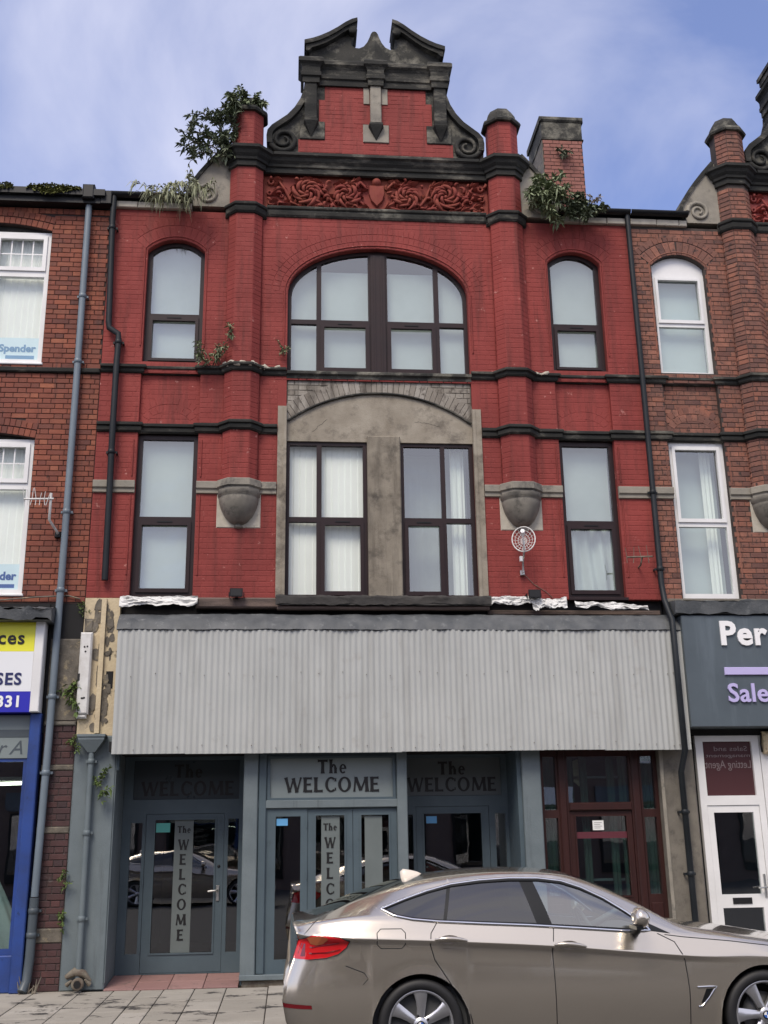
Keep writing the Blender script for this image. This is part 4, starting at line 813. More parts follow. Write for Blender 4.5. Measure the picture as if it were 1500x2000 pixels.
def carve(parent, X, y, z0, z1, m):
    """leafy scrollwork either side of a shield"""
    zc = (z0+z1)/2; Rn = random.Random(5)
    def leaf(b, x, z, ang, ln, w, h=0.045):
        ca, sa = math.cos(ang), math.sin(ang); n = 6; L1, L2, Mi = [], [], []
        for i in range(n+1):
            t = i/n; wd_ = w*math.sin(math.pi*min(1, t*0.92+0.08))**0.8; bx = ln*t; bz = 0.25*ln*t*t
            for lst, o in ((L1, wd_), (L2, -wd_), (Mi, 0)):
                px, pz_ = bx, bz+o; hh = -0.012 if o else -h*math.sin(math.pi*(0.15+0.8*t))-0.012
                lst.append((X(x+px*ca-pz_*sa), y+hh, z+px*sa+pz_*ca))
        v = L1+Mi+L2; k = n+1
        f = [(i, i+1, k+i+1, k+i)[::-1] for i in range(n)]+[(k+i, k+i+1, 2*k+i+1, 2*k+i)[::-1] for i in range(n)]
        b.add(v, f, 0, False)
    def crescent(b, s, cx_, cz_, a0, turn, r0, r1, arc, w, h):
        n = 9; pts = []; rs = []
        for i in range(n+1):
            t = i/n; a = a0+turn*arc*t; r = r0+(r1-r0)*t; pts.append((X(s*(cx_+r*math.cos(a))), y-0.012-h*math.sin(math.pi*(0.2+0.7*t)), cz_+r*math.sin(a))); rs.append(w*math.sin(math.pi*(0.12+0.86*t))**0.7+0.003)
        b.tube(pts, rs, 6)
    for s in (-1, 1):
        for (cx_, cz_, r0, rot, turn) in ((1.04, zc-0.005, 0.235, 0.4, -1), (0.45, zc-0.035, 0.205, 2.6, 1)):
            b = MB()
            for k in range(9):
                a = rot+k*2*math.pi/9+Rn.uniform(-.12, .12)
                crescent(b, s, cx_, cz_, a, turn, r0*Rn.uniform(0.86, 1.02), r0*0.50, 1.25+Rn.uniform(-.2, .3), 0.026*Rn.uniform(0.8, 1.2), 0.055*Rn.uniform(.8, 1.3))
            for k in range(6):
                a = rot+k*math.pi/3+Rn.uniform(-.15, .15)
                crescent(b, s, cx_, cz_, a, turn, r0*0.56, r0*0.12, 1.5, 0.022, 0.075*Rn.uniform(.8, 1.2))
            for k in range(12):
                a = rot+k*math.pi/6+Rn.uniform(-.2, .2); la = a+turn*0.8; leaf(b, s*(cx_+r0*0.82*math.cos(a)), cz_+r0*0.82*math.sin(a), la if s > 0 else math.pi-la, 0.085+0.04*Rn.random(), 0.03, 0.06)
            b.lathe([(0.0, -0.085), (0.022, -0.08), (0.036, -0.05), (0.04, -0.01)], (X(s*cx_), y, cz_), 'y', 10)
            b.v = [(q[0], q[1], min(max(q[2], z0-0.005), z1+0.01)) for q in b.v]
            build(b, 'scroll', m, parent)
        b = MB()
        for (x, z, a, l) in ((0.36, zc+0.20, 2.6, 0.2), (0.34, zc+0.13, 0.2, 0.26), (0.30, zc-0.06, -0.5, 0.30), (0.28, zc-0.17, 0.1, 0.24), (0.82, zc+0.17, 0.3, 0.25), (0.86, zc-0.17, -0.2, 0.24), (0.85, zc+0.02, 1.1, 0.2), (1.42, zc+0.20, 0.3, 0.17), (1.43, zc+0.03, -0.2, 0.16), (1.45, zc-0.16, 0.1, 0.17), (0.45, zc+0.2, 0.1, 0.2), (1.0, zc+0.23, 0.0, 0.18), (1.28, zc-0.22, 0.2, 0.18), (0.12, zc-0.22, 0.3, 0.2)):
            leaf(b, s*x, z, a if s > 0 else math.pi-a, l, 0.055, 0.08)
            for q in (-0.55, 0.55): leaf(b, s*x, z, (a+q) if s > 0 else math.pi-(a+q), l*0.7, 0.035, 0.06)
        for (x, z, r) in ((1.58, zc+0.17, 0.05), (1.60, zc-0.02, 0.04), (1.58, zc-0.18, 0.045), (1.42, zc-0.07, 0.03), (0.40, zc+0.09, 0.035), (0.38, zc-0.19, 0.04)):
            b.lathe([(r*0.35, -0.02), (r*0.6, -0.045), (r, -0.04), (r*1.15, -0.01)], (X(s*x), y, z), 'y', 10)
        for pts in ([(0.13, zc-0.20), (0.22, zc-0.22), (0.40, zc-0.25), (0.62, zc-0.20), (0.74, zc-0.04), (0.80, zc+0.14), (0.95, zc+0.24), (1.15, zc+0.24)], [(0.14, zc+0.10), (0.24, zc+0.20), (0.45, zc+0.19), (0.62, zc+0.12)], [(0.72, zc-0.22), (0.86, zc-0.20), (1.1, zc-0.245), (1.28, zc-0.16), (1.36, zc+0.02), (1.46, zc+0.18), (1.58, zc+0.20)], [(1.30, zc-0.22), (1.45, zc-0.18), (1.56, zc-0.22)]):
            b.tube([(X(s*x), y-0.03-0.012*math.sin(i*1.7), z) for i, (x, z) in enumerate(pts)], [0.020+0.008*math.sin(i*2.1) for i in range(len(pts))], 6)
            for i in range(len(pts)-1):
                for q in (0.5, -0.7): a = math.atan2(pts[i+1][1]-pts[i][1], pts[i+1][0]-pts[i][0])+q; leaf(b, s*pts[i][0], pts[i][1], a if s > 0 else math.pi-a, 0.10, 0.03, 0.06)
        # stalks
        b.tube([(X(s*0.16), y-0.03, zc-0.2), (X(s*0.28), y-0.04, zc-0.10), (X(s*0.42), y-0.04, zc+0.0), (X(s*0.5), y-0.03, zc+0.05)], [0.02, 0.026, 0.024, 0.012], 6)
        b.tube([(X(s*0.80), y-0.03, zc-0.22), (X(s*0.90), y-0.035, zc-0.10), (X(s*0.96), y-0.03, zc+0.08)], [0.015, 0.024, 0.02], 6)
        for k in range(46):
            x, z = Rn.uniform(0.17, 1.64), Rn.uniform(z0+0.03, z1-0.03)
            if math.hypot(x-1.04, z-zc) < 0.2 or math.hypot(x-0.45, z-zc+0.035) < 0.17: continue
            crescent(b, s, x, z, Rn.uniform(0, 6.28), Rn.choice((-1, 1)), 0.05*Rn.uniform(.8, 1.7), 0.025, Rn.uniform(1.2, 2.6), 0.018*Rn.uniform(.8, 1.3), 0.05*Rn.uniform(.7, 1.3))
        b.v = [(q[0], q[1], min(max(q[2], z0-0.01), z1+0.02)) for q in b.v]
        build(b, 'foliage_carving', m, parent, kind='stuff')
    b = MB(); sh = [(-0.115, zc+0.17), (0.115, zc+0.17), (0.12, zc+0.02), (0.085, zc-0.10), (0, zc-0.20), (-0.085, zc-0.10), (-0.12, zc+0.02)]
    v = [(X(a), y-0.002, c) for a, c in sh]+[(X(a*0.92), y-0.05, zc+(c-zc)*0.92) for a, c in sh]+[(X(0), y-0.062, zc)]
    b.add(v, [(i, i+7, (i+1) % 7+7, (i+1) % 7) for i in range(7)]+[(i+7, 14, (i+1) % 7+7) for i in range(7)])
    b.lathe([(0.0, -0.085), (0.04, -0.08), (0.065, -0.05), (0.075, -0.01)], (X(0), y, zc+0.225), 'y', 12)
    build(b, 'shield', m, parent)
# ------------------------------------------------------------------ the red house
red = thing('red_house', 'tall red painted brick house with ornate black stone gable, shopfront of grey doors below', 'building', (0, 0, GZ))
facade(red, 0.0, True)
pink = thing('brick_house', 'unpainted brown brick house with white window frames, right of the red one', 'building', (7.45, 0, GZ))
facade(pink, 7.45, False)

# chimney of the red house
ch = build(MB().box(3.13, 3.84, 2.0, 2.98, 10.9, 13.36), 'chimney', CMORT, red)
rc = []; lay(rc, 3.125, 3.845, 11.2, 13.36, 2.0, (), 0.008, 0.003); emit_bricks(rc, CBRICK, ch, 200)
sidec = Cham('chimney_render', (3.115, 3.128, 2.004, 2.98, 10.9, 13.37), DIRTY, ch, c=0.002)
cc = MB().cham(3.10, 3.87, 1.985, 3.01, 13.37, 13.40, 0.01); cc.cham(3.12, 3.85, 1.995, 3.0, 13.40, 13.74, 0.01); cc.cham(3.09, 3.88, 1.96, 3.03, 13.74, 13.85, 0.03); build(cc, 'chimney_cap', BLKG, ch)

# --- lower front of the red house
shopw = MB(); shopw.box(-3.88, 3.84, 0.10, 0.30, 4.40, 4.65); shopw.box(-3.44, 3.84, 0.0, 0.10, 2.68, 4.36)
shopw.box(-3.44, 3.84, -0.20, 5.9, 2.66, 2.78); build(shopw, 'beam', VOID, red)  # near-black colour stands in for the shade of the void above the flashing
hb = MB(); hb.box(-3.36, 3.60, 5.6, 5.7, GZ, 2.66); hb.box(-3.44, -3.36, 0.75, 5.6, GZ, 2.66); hb.box(3.56, 3.70, 0.35, 5.6, GZ, 2.66); hb.box(-3.36, 3.56, 0.80, 5.6, GZ-0.1, GZ+0.03); build(hb, 'shop_interior', GLOOM, red)
for x in (-1.70, 1.87): Box('shop_partition', (x-0.05, x+0.05, 0.80, 5.6, GZ+0.03, 2.66), GLOOM, red)
# corrugated sheeting, lapped sheets
rnd = random.Random(9)
cs = thing('corrugated_fascia', 'wide pale grey corrugated metal sheeting covering the old shop fascia', 'metal sheeting', (0.25, -0.25, 2.62))
xs = [-3.40, -2.50, -1.58, -0.72, 0.16, 1.08, 1.98, 2.80, 3.55, 3.905]
for i, (a, b) in enumerate(zip(xs, xs[1:])):
    n = int((b-a+0.03)/0.076*8); dz = rnd.uniform(-0.008, 0.008); dy = rnd.uniform(-0.004, 0.0); tl = rnd.uniform(-0.004, 0.004)
    def fn(u, v, a=a, b=b, dz=dz, dy=dy, tl=tl, e=0.0):
        x = a+(b+0.03-a)*u; z = 2.625+dz+(4.175-2.625)*v
        return (x+tl*v, -0.262+dy+0.0068*math.sin(2*math.pi*x/0.076)+0.004*math.sin(x*3+z*2.0)+e, z)
    m = MB().grid(fn, n, 4); k = len(m.v); m.grid(lambda u, v: fn(1-u, v, e=0.003), n, 4)
    build(m, 'corrugated_sheet', CORR, cs)
    sc = MB()
    for zz in (2.70, 3.60):
        for q in range(3):
            x = a+(b-a)*(q+0.5)/3+rnd.uniform(-.03, .03); x = round(x/0.076)*0.076+0.057; sc.lathe([(0.0, -0.290), (0.005, -0.288), (0.006, -0.277)], (x, 0, zz+rnd.uniform(-0.03, 0.03)), 'y', 6)
    build(sc, 'fixing_screws', RUST, cs, kind='stuff')
# crumpled lead over the top edge
from mathutils import noise as mnoise
def crumple(u, v, A, s, seed):
    return A*2.2*mnoise.turbulence_vector(Vector((u*14*s, v*1.7+seed*3.1, seed*7.7)), 4, False, amplitude_scale=0.6, frequency_scale=2.1)[1]
def _old(u, v, A, s, seed): return A*(math.sin(u*37*s+seed)+0.7*math.sin(u*83*s+v*5+seed*2)+0.6*math.sin(u*140*s-v*9+seed))/2
m = MB().grid(lambda u, v: (-3.42+7.36*u, -0.03-0.25*v+crumple(u, v, 0.010, 2, 1), 4.42-0.20*v**1.5-0.05*max(0, v-0.85)/0.15*0.9+crumple(u, v, 0.004, 3, 2)), 240, 8)
m.grid(lambda u, v: (-3.42+7.36*(1-u), -0.02-0.25*v+crumple(1-u, v, 0.010, 2, 1), 4.41-0.20*v**1.5-0.05*max(0, v-0.85)/0.15*0.9+crumple(1-u, v, 0.004, 3, 2)), 240, 8)
build(m, 'lead_flashing', LEAD, red)
# rotten timbers and sills above it
Cham('timber_plank', (-2.46, -1.36, -0.06, 0.09, 4.50, 4.64), WOOD, red, c=0.02); Cham('timber_plank', (1.42, 3.80, 0.05, 0.099, 4.44, 4.50), WOOD, red)
m = MB().grid(lambda u, v: (-1.42+2.86*u, -0.02-0.13*min(1, v*2)+crumple(u, v, 0.006, 1, 4), 4.665-0.02*min(1, v*2)-0.11*max(0, v-0.5)*2+crumple(u, v, 0.012, 1, 5)), 90, 8)
m.grid(lambda u, v: (1.44-2.86*u, -0.01-0.13*min(1, v*2), 4.655-0.02*min(1, v*2)-0.11*max(0, v-0.5)*2), 90, 2); build(m, 'sill_flashing', FELT, red)
Cham('sill_timber', (-1.40, 1.42, -0.10, 0.0, 4.475, 4.53), WOOD, red, c=0.015)
for a, b, nm in ((-3.30, -2.51, 0), (2.53, 3.35, 0)): Cham('sill_board', (a, b, -0.03, 0.12, 4.625, 4.668), BRN, red)
# torn white sheeting
def torn(label, x0, x1, z, hgt, seed, slope=0.0):
    r = random.Random(seed); n = 46; bot = [hgt*(0.85+0.55*mnoise.noise(Vector((i*0.08, seed*5.3, 0)))+0.06*r.random()) for i in range(n+1)]
    def fn(u, v, e=0.0):
        i = min(n, int(u*n+0.5)); zz = z+slope*u-bot[i]*v
        return (x0+(x1-x0)*u, -0.085+e-0.045*v+crumple(u, v*2.2, 0.016, 0.30, seed), zz+crumple(u, v*0.6, 0.010, 0.35, seed+3))
    m = MB().grid(fn, n, 8, smooth=False); m.grid(lambda u, v: fn(1-u, v, 0.004), n, 8, smooth=False)
    build(m, 'torn_sheeting', PLAST, None, label=label, cat='plastic sheeting', group='torn white sheeting over the fascia')
torn('crumpled white sheeting hanging below the left first floor window of red house', -3.43, -2.43, 4.64, 0.13, 1, 0.01)
torn('torn white sheeting strip beneath the right floodlight on red wall', 1.44, 2.10, 4.655, 0.13, 2); torn('shorter ragged white sheeting just right of the right floodlight', 2.0, 2.47, 4.64, 0.17, 3)
torn('sagging white sheeting below the right hand first floor window', 2.58, 3.58, 4.60, 0.10, 4, -0.05)

# grey painted left pier, cream wall above, pipes
lp = MB(); lp.cham(-3.885, -3.37, -0.03, 0.6, GZ, 2.87, 0.015); lp.box(-3.885, -3.37, 0.6, 0.76, GZ, 2.66); build(lp, 'shop_pier', SLATEP, red)
cw = MB(); cw.box(-3.88, -3.43, -0.012, 0.3, 2.872, 4.635); build(cw, 'cream_wall', CREAM, red)
rr = random.Random(12); m = MB()
for k in range(60):
    x = rr.uniform(-3.74, -3.52); z = rr.uniform(2.9, 4.6); a, b = rr.uniform(.015, .06), rr.uniform(.03, .11)
    m.prism([(x+a*(0.7+0.5*rr.random())*math.cos(q*0.785+rr.uniform(-.2, .2)), z+b*(0.7+0.5*rr.random())*math.sin(q*0.785+rr.uniform(-.2, .2))) for q in range(8)], -0.0135-rr.uniform(.0005, .012), -0.0125)
build(m, 'flaking_render', DIRTY, red, kind='stuff')
m = MB(); m.box(-3.66, -3.60, -0.06, -0.013, 2.90, 4.62); build(m, 'pipe_casing', CREAM, red)
Cham('brick_patch', (-3.87, -3.745, -0.03, -0.013, 4.17, 4.36), DIRTY, red, c=0.03)
Cham('dark_socket', (-3.56, -3.47, -0.02, -0.0125, 3.46, 3.68), VOID, red)
m = MB().cham(-3.895, -3.745, -0.10, -0.013, 3.13, 4.17, 0.02); m.cham(-3.885, -3.765, -0.085, -0.02, 3.08, 3.13, 0.02)
wc = build(m, 'cable_casing', WHITEP, red)
m = MB()
for x, z in ((-3.835, 3.98), (-3.80, 3.985), (-3.82, 3.92), (-3.83, 3.33), (-3.80, 3.335), (-3.815, 3.33)): m.lathe([(0, -0.106), (0.012, -0.104), (0.012, -0.098)], (x, 0, z), 'y', 8)
m.box(-3.90, -3.87, -0.103, -0.05, 3.55, 3.64); build(m, 'casing_holes', INK, wc)
Cham('alarm_box', (-3.42, -3.33, -0.02, 0.05, 2.44, 2.64), SLATE, red, c=0.01)

def pipe(name, label, pts, r, m, joints=(), brk=(), grp=None, extra=None):
    t = thing(name, label, 'drainpipe', pts[-1], grp)
    build(MB().tube(pts, r, 12), 'pipe', m, t)
    for z in joints:
        for a, b in zip(pts, pts[1:]):
            if min(a[2], b[2]) <= z <= max(a[2], b[2]) and abs(a[2]-b[2]) > 0.2:
                k = (z-a[2])/(b[2]-a[2]); x, y = a[0]+(b[0]-a[0])*k, a[1]+(b[1]-a[1])*k
                c = MB().lathe([(r, -0.032), (r+0.006, -0.03), (r+0.006, 0.028), (r, 0.032)], (x, y, z), n=14)
                c.box(x-r-0.03, x+r+0.03, y+r*0.4, y+r*0.4+0.012, z-0.016, z+0.016); c.box(x-r-0.03, x-r-0.01, y+r*0.4+0.0125, 0.0, z-0.012, z+0.012); c.box(x+r+0.01, x+r+0.03, y+r*0.4+0.0125, 0.0, z-0.012, z+0.012)
                build(c, 'pipe_collar', m, t)
    return t
pipe('drainpipe', 'long straight grey blue drainpipe down the brick wall left of the red house', [(-4.19, -0.085, 10.55), (-4.185, -0.085, 7.6), (-4.19, -0.085, 5.0), (-4.20, -0.085, 2.8), (-4.23, -0.085, 0.98)], 0.046, PIPEG, (8.95, 7.95, 5.78, 4.72, 3.35, 2.42), grp='drainpipes')
pipe('drainpipe', 'short dark cast iron pipe foot under the grey blue drainpipe', [(-4.23, -0.085, 0.97), (-4.235, -0.085, 0.30), (-4.25, -0.09, 0.05), (-4.28, -0.16, GZ+0.02)], 0.055, PIPED, (0.82, 0.55), grp='drainpipes')
pipe('drainpipe', 'black drainpipe with an offset bend at left edge of red facade', [(-3.835, -0.10, 10.58), (-3.84, -0.10, 10.2), (-3.80, -0.09, 8.56), (-3.79, -0.09, 8.47), (-3.66, -0.09, 8.38), (-3.65, -0.09, 8.28), (-3.655, -0.11, 7.9), (-3.65, -0.12, 6.8), (-3.645, -0.09, 6.0), (-3.64, -0.07, 4.86)], 0.043, PIPEB, (10.05, 8.25, 6.62), grp='drainpipes')
t = pipe('drainpipe', 'long thin black drainpipe between the red house and the brown brick house', [(3.79, -0.085, 10.55), (3.80, -0.085, 7.5), (3.80, -0.085, 4.85), (3.80, -0.15, 4.6), (3.81, -0.34, 4.30), (3.82, -0.34, 2.60), (3.82, -0.13, 2.35), (3.84, -0.10, GZ+0.02)], 0.040, PIPEB, (6.15, 5.05, 1.85, 1.1), grp='drainpipes')
hop = pipe('drainpipe', 'grey painted pipe with funnel shaped hopper on the shopfront pier', [(-3.665, -0.10, 2.70), (-3.66, -0.10, 0.05)], 0.036, SLATEP, (2.55, 1.7, 0.72), grp='drainpipes')
m = MB(); q = [(-3.825, -0.20), (-3.505, -0.20), (-3.505, -0.032), (-3.825, -0.032)]; q2 = [(-3.71, -0.14), (-3.62, -0.14), (-3.62, -0.06), (-3.71, -0.06)]
v = [(x, y, 2.86) for x, y in q]+[(x, y, 2.81) for x, y in q]+[(x, y, 2.66) for x, y in q2]; m.add(v, [(0,3,2,1)[::-1]]+[(i, i+4, (i+1) % 4+4, (i+1) % 4) for i in range(4)]+[(i+4, i+8, (i+1) % 4+8, (i+1) % 4+4) for i in range(4)]+[(8, 9, 10, 11)])
m.box(-3.835, -3.495, -0.212, -0.033, 2.845, 2.875); build(m, 'hopper', SLATEP, hop)
m = MB().lathe([(0.0, -0.10), (0.045, -0.10), (0.07, -0.105), (0.07, -0.03), (0.055, 0.0)], (-3.65, -0.09, 0.01), 'y', 14); m.lathe([(0, -0.108), (0.042, -0.108)], (-3.65, -0.09, 0.01), 'y', 12, m=1)
m.tube([(-3.80, -0.08, 0.08), (-3.70, -0.11, 0.14), (-3.6, -0.11, 0.12), (-3.52, -0.07, 0.03)], [0.03, 0.05, 0.045, 0.02], 8); m.tube([(-3.78, -0.12, 0.0), (-3.72, -0.16, 0.05)], [0.03, 0.015], 6); m.tube([(-3.52, -0.12, 0.0), (-3.57, -0.16, 0.06)], [0.03, 0.012], 6)
build(m, 'cast_shoe', [RUST, INK], hop)
m = MB(); rr = random.Random(4)
for k in range(14):
    x = -4.32+rr.uniform(0, .2); m.tube([(x, -0.1-rr.random()*.06, GZ), (x+rr.uniform(-.08, .08), -0.12, GZ+rr.uniform(.05, .2))], [0.014, 0.004], 5)
build(m, 'dry_debris', RUST, None, kind='stuff')

# --- lettering with flared strokes
def stroke(mb, a, b, w, y, d, fl=1.32):
    w *= 1.16
    dx, dz = norm2(b[0]-a[0], b[1]-a[1]); nx, nz_ = -dz, dx; P = []
    for t, k in ((0, fl), (0.12, 1.08), (0.3, 0.95), (0.7, 0.95), (0.88, 1.08), (1, fl)): P.append((a[0]+(b[0]-a[0])*t+nx*w/2*k, a[1]+(b[1]-a[1])*t+nz_*w/2*k))
    for t, k in ((1, fl), (0.88, 1.08), (0.7, 0.95), (0.3, 0.95), (0.12, 1.08), (0, fl)): P.append((a[0]+(b[0]-a[0])*t-nx*w/2*k, a[1]+(b[1]-a[1])*t-nz_*w/2*k))
    mb.prism(P, y-d, y)
def ringarc(mb, cx, cz, rx, rz, wx, wz, a0, a1, y, d, n=20):
    o = [(cx+rx*math.cos(R(a0+(a1-a0)*i/n)), cz+rz*math.sin(R(a0+(a1-a0)*i/n))) for i in range(n+1)]
    q = [(cx+(rx-wx)*math.cos(R(a0+(a1-a0)*i/n)), cz+(rz-wz)*math.sin(R(a0+(a1-a0)*i/n))) for i in range(n+1)]
    for i in range(n): mb.prism([o[i], o[i+1], q[i+1], q[i]], y-d, y)
def flared(mb, text, x, z, cap, y, d=0.004, k=1.0, gap=0.14):
    """upper-case in heavy flared lettering; returns end x"""
    W_ = {'W': 1.22, 'E': 0.62, 'L': 0.60, 'C': 0.80, 'O': 0.92, 'M': 1.12, 'T': 0.78, 'h': 0.58, 'e': 0.56}
    off = 0.0
    for c in text:
        w = W_[c]*cap*k; e = [0]
        def yy(): off_ = y-0.0006*e[0]; e[0] += 1; return off_
        S_ = lambda a, b, wd_, fl=1.32: stroke(mb, (x+a[0]*w, z+a[1]*cap), (x+b[0]*w, z+b[1]*cap), wd_*cap, yy(), d, fl)
        if c == 'W': S_((0.07, 1), (0.30, 0), .17); S_((0.30, 0), (0.52, .95), .10, 1.0); S_((0.50, .95), (0.72, 0), .17); S_((0.72, 0), (0.95, 1), .10)
        elif c == 'E': S_((.16, 0), (.16, 1), .20); S_((.15, .93), (.92, .93), .12); S_((.15, .52), (.80, .52), .11); S_((.15, .07), (.96, .07), .13)
        elif c == 'L': S_((.16, 0), (.16, 1), .20); S_((.15, .07), (.98, .07), .13)
        elif c == 'C': ringarc(mb, x+.55*w, z+.5*cap, .53*w, .52*cap, .20*cap, .12*cap, 48, 312, yy(), d); S_((.93, .72), (.93, .92), .10); S_((.93, .10), (.93, .28), .08)
        elif c == 'O': ringarc(mb, x+.5*w, z+.5*cap, .5*w, .52*cap, .21*cap, .12*cap, 0, 360, yy(), d, 28)
        elif c == 'M': S_((.08, 0), (.17, 1), .11); S_((.17, .97), (.50, .08), .19, 1.0); S_((.50, .08), (.83, .97), .11, 1.0); S_((.83, 1), (.90, 0), .20)
        elif c == 'T': S_((.5, 0), (.5, 1), .21); S_((.02, .92), (.98, .92), .13, 1.5)
        elif c == 'h': S_((.16, 0), (.16, 1.02), .19); ringarc(mb, x+.52*w, z+.36*cap, .36*w, .33*cap, .17*cap, .13*cap, 0, 160, yy(), d); S_((.76, 0), (.76, .42), .18, 1.15)
        elif c == 'e': ringarc(mb, x+.5*w, z+.33*cap, .48*w, .35*cap, .17*cap, .10*cap, 0, 318, yy(), d); S_((.1, .36), (.96, .36), .085, 1.0)
        x += w+gap*cap*k
    return x
def flen(text, cap, k=1.0, gap=0.14):
    W_ = {'W': 1.22, 'E': 0.62, 'L': 0.60, 'C': 0.80, 'O': 0.92, 'M': 1.12, 'T': 0.78, 'h': 0.58, 'e': 0.56}
    return sum(W_[c]*cap*k for c in text)+gap*cap*k*(len(text)-1)
def lets(parent, text, x, z, cap, y, d, k, m=None, nm='letter'):
    for c in text:
        b = MB(); x = flared(b, c, x, z, cap, y, d, k); build(b, nm, m or INK, parent)
def sign_text(parent, xc, y, zt, zb_):
    k = 1.20/flen('WELCOME', 0.182); lets(parent, 'WELCOME', xc-0.60, zb_-0.008, 0.182, y, 0.005, k)
    k2 = 0.37/flen('The', 0.170); lets(parent, 'The', xc-0.185, zt, 0.170, y, 0.005, k2)
def vert_text(parent, xc, y, z_the, z0, pitch, cap=0.13):
    k2 = 0.17/flen('The', 0.085); lets(parent, 'The', xc-0.085, z_the, 0.085, y, 0.003, k2)
    for i, c in enumerate('WELCOME'):
        k = 0.95 if c not in 'WM' else 0.85; w = flen(c, cap, k); lets(parent, c, xc-w/2, z0-i*pitch, cap, y, 0.003, k)

def leaf_door(parent, name, x0, x1, z0, z1, y, m, stile=0.105, bot=0.30, top=0.10, d=0.05, gm=None, inner=None):
    """glazed door leaf: frame with one big pane"""
    g = rect(x0+stile, x1-stile, z0+bot, z1-top)
    f = build(MB().slab(rect(x0, x1, z0, z1), [g], y, y+d), name, m, parent)
    bd = MB().slab([(a+s1, b+s2) for (a, b), (s1, s2) in zip(g, ((-.016, -.016), (.016, -.016), (.016, .016), (-.016, .016)))], [[(a-s1*.2, b-s2*.2) for (a, b), (s1, s2) in zip(g, ((-.016, -.016), (.016, -.016), (.016, .016), (-.016, .016)))]], y-0.012, y-0.0005)
    build(bd, 'glazing_bead', m, f); build(MB().prism(g, y+d*0.5, y+d*0.5+0.008), 'pane', gm or GLASSD, f)
    return f, g
# bay 1: left recessed doorway
Y1 = 0.70; FZ = 0.0
fl = MB(); tb = build(MB().prism([(-3.36, GZ-0.05), (-1.79, GZ-0.05), (-1.79, GZ-0.011), (-3.36, GZ-0.011)], -0.07, 0.80), 'threshold', PJOINT, red)
r2 = random.Random(2)
for (xa, xb) in ((-3.37, -3.02), (-3.02, -2.62), (-2.62, -2.21), (-2.21, -1.795)):
    for (ya, yb) in ((-0.07, 0.30), (0.30, 0.72)):
        zq = r2.uniform(-0.003, 0); v, f = brick_vf(xb-xa-0.008, yb-ya-0.008, 0.012, 0.006); cx_, cy_ = (xa+xb)/2, (ya+yb)/2
        q = MB().add([(cx_+a, cy_+c, -0.012+zq-b-0.068*(1-(cy_+c+0.07)/0.79)) for a, b, c in v], f); build(q, 'floor_tile', PINK, tb)
def side_wall(x, w=0.05): Box('porch_side', (x-w/2, x+w/2, 0.02, Y1+0.05, GZ, 2.655), SLATE, red)
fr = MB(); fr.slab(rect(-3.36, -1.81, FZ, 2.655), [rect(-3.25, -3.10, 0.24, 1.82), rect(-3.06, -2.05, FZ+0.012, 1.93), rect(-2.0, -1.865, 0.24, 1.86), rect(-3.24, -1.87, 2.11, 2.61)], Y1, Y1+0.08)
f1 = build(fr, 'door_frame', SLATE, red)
for g in ((-3.25, -3.10, 0.24, 1.82), (-2.0, -1.865, 0.24, 1.86)): build(MB().prism(rect(*g), Y1+0.03, Y1+0.038), 'side_light', GLASSD, f1)
Cham('sign_panel', (-3.24, -1.87, Y1+0.02, Y1+0.05, 2.11, 2.61), DARKSIGN, f1, c=0.004)
sign_text(f1, -2.54, Y1+0.018, 2.385, 2.165)
d1, g = leaf_door(red, 'door', -3.056, -2.054, FZ+0.016, 1.926, Y1+0.012, SLATE, 0.115, 0.225, 0.07)
Box('frosted_strip', (-2.69, -2.45, Y1+0.030, Y1+0.034, 0.245, 1.85), SIGND, d1)
vert_text(d1, -2.57, Y1+0.029, 1.69, 1.48, 0.182)
Box('sticker', (-2.93, -2.75, Y1+0.029, Y1+0.032, 1.70, 1.815), TEAL, d1)
def handle(parent, x, y, z, sgn=-1):
    m = MB().cham(x-0.022, x+0.022, y-0.014, y, z-0.13, z+0.06, 0.006); m.tube([(x, y-0.01, z), (x, y-0.055, z), (x+sgn*0.03, y-0.06, z-0.002), (x+sgn*0.12, y-0.058, z-0.012)], 0.011, 8); build(m, 'handle', STEEL, parent)
handle(d1, -2.115, Y1+0.012, 0.98); m = MB().lathe([(0, -0.008), (0.018, -0.007), (0.02, 0)], (-2.11, Y1+0.012, 1.27), 'y', 12); build(m, 'lock', INK, d1)
for z in (0.30, 1.1, 1.75): Box('hinge', (-3.075, -3.058, Y1-0.012, Y1-0.0005, z-0.05, z+0.05), SLATE, d1)
# posts
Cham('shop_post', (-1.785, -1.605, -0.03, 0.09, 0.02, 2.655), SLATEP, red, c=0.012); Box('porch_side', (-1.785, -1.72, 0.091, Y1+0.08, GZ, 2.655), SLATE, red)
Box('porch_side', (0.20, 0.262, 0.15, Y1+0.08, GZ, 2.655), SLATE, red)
Box('porch_side', (-3.369, -3.362, -0.028, Y1, FZ, 2.655), SLATEP, red)
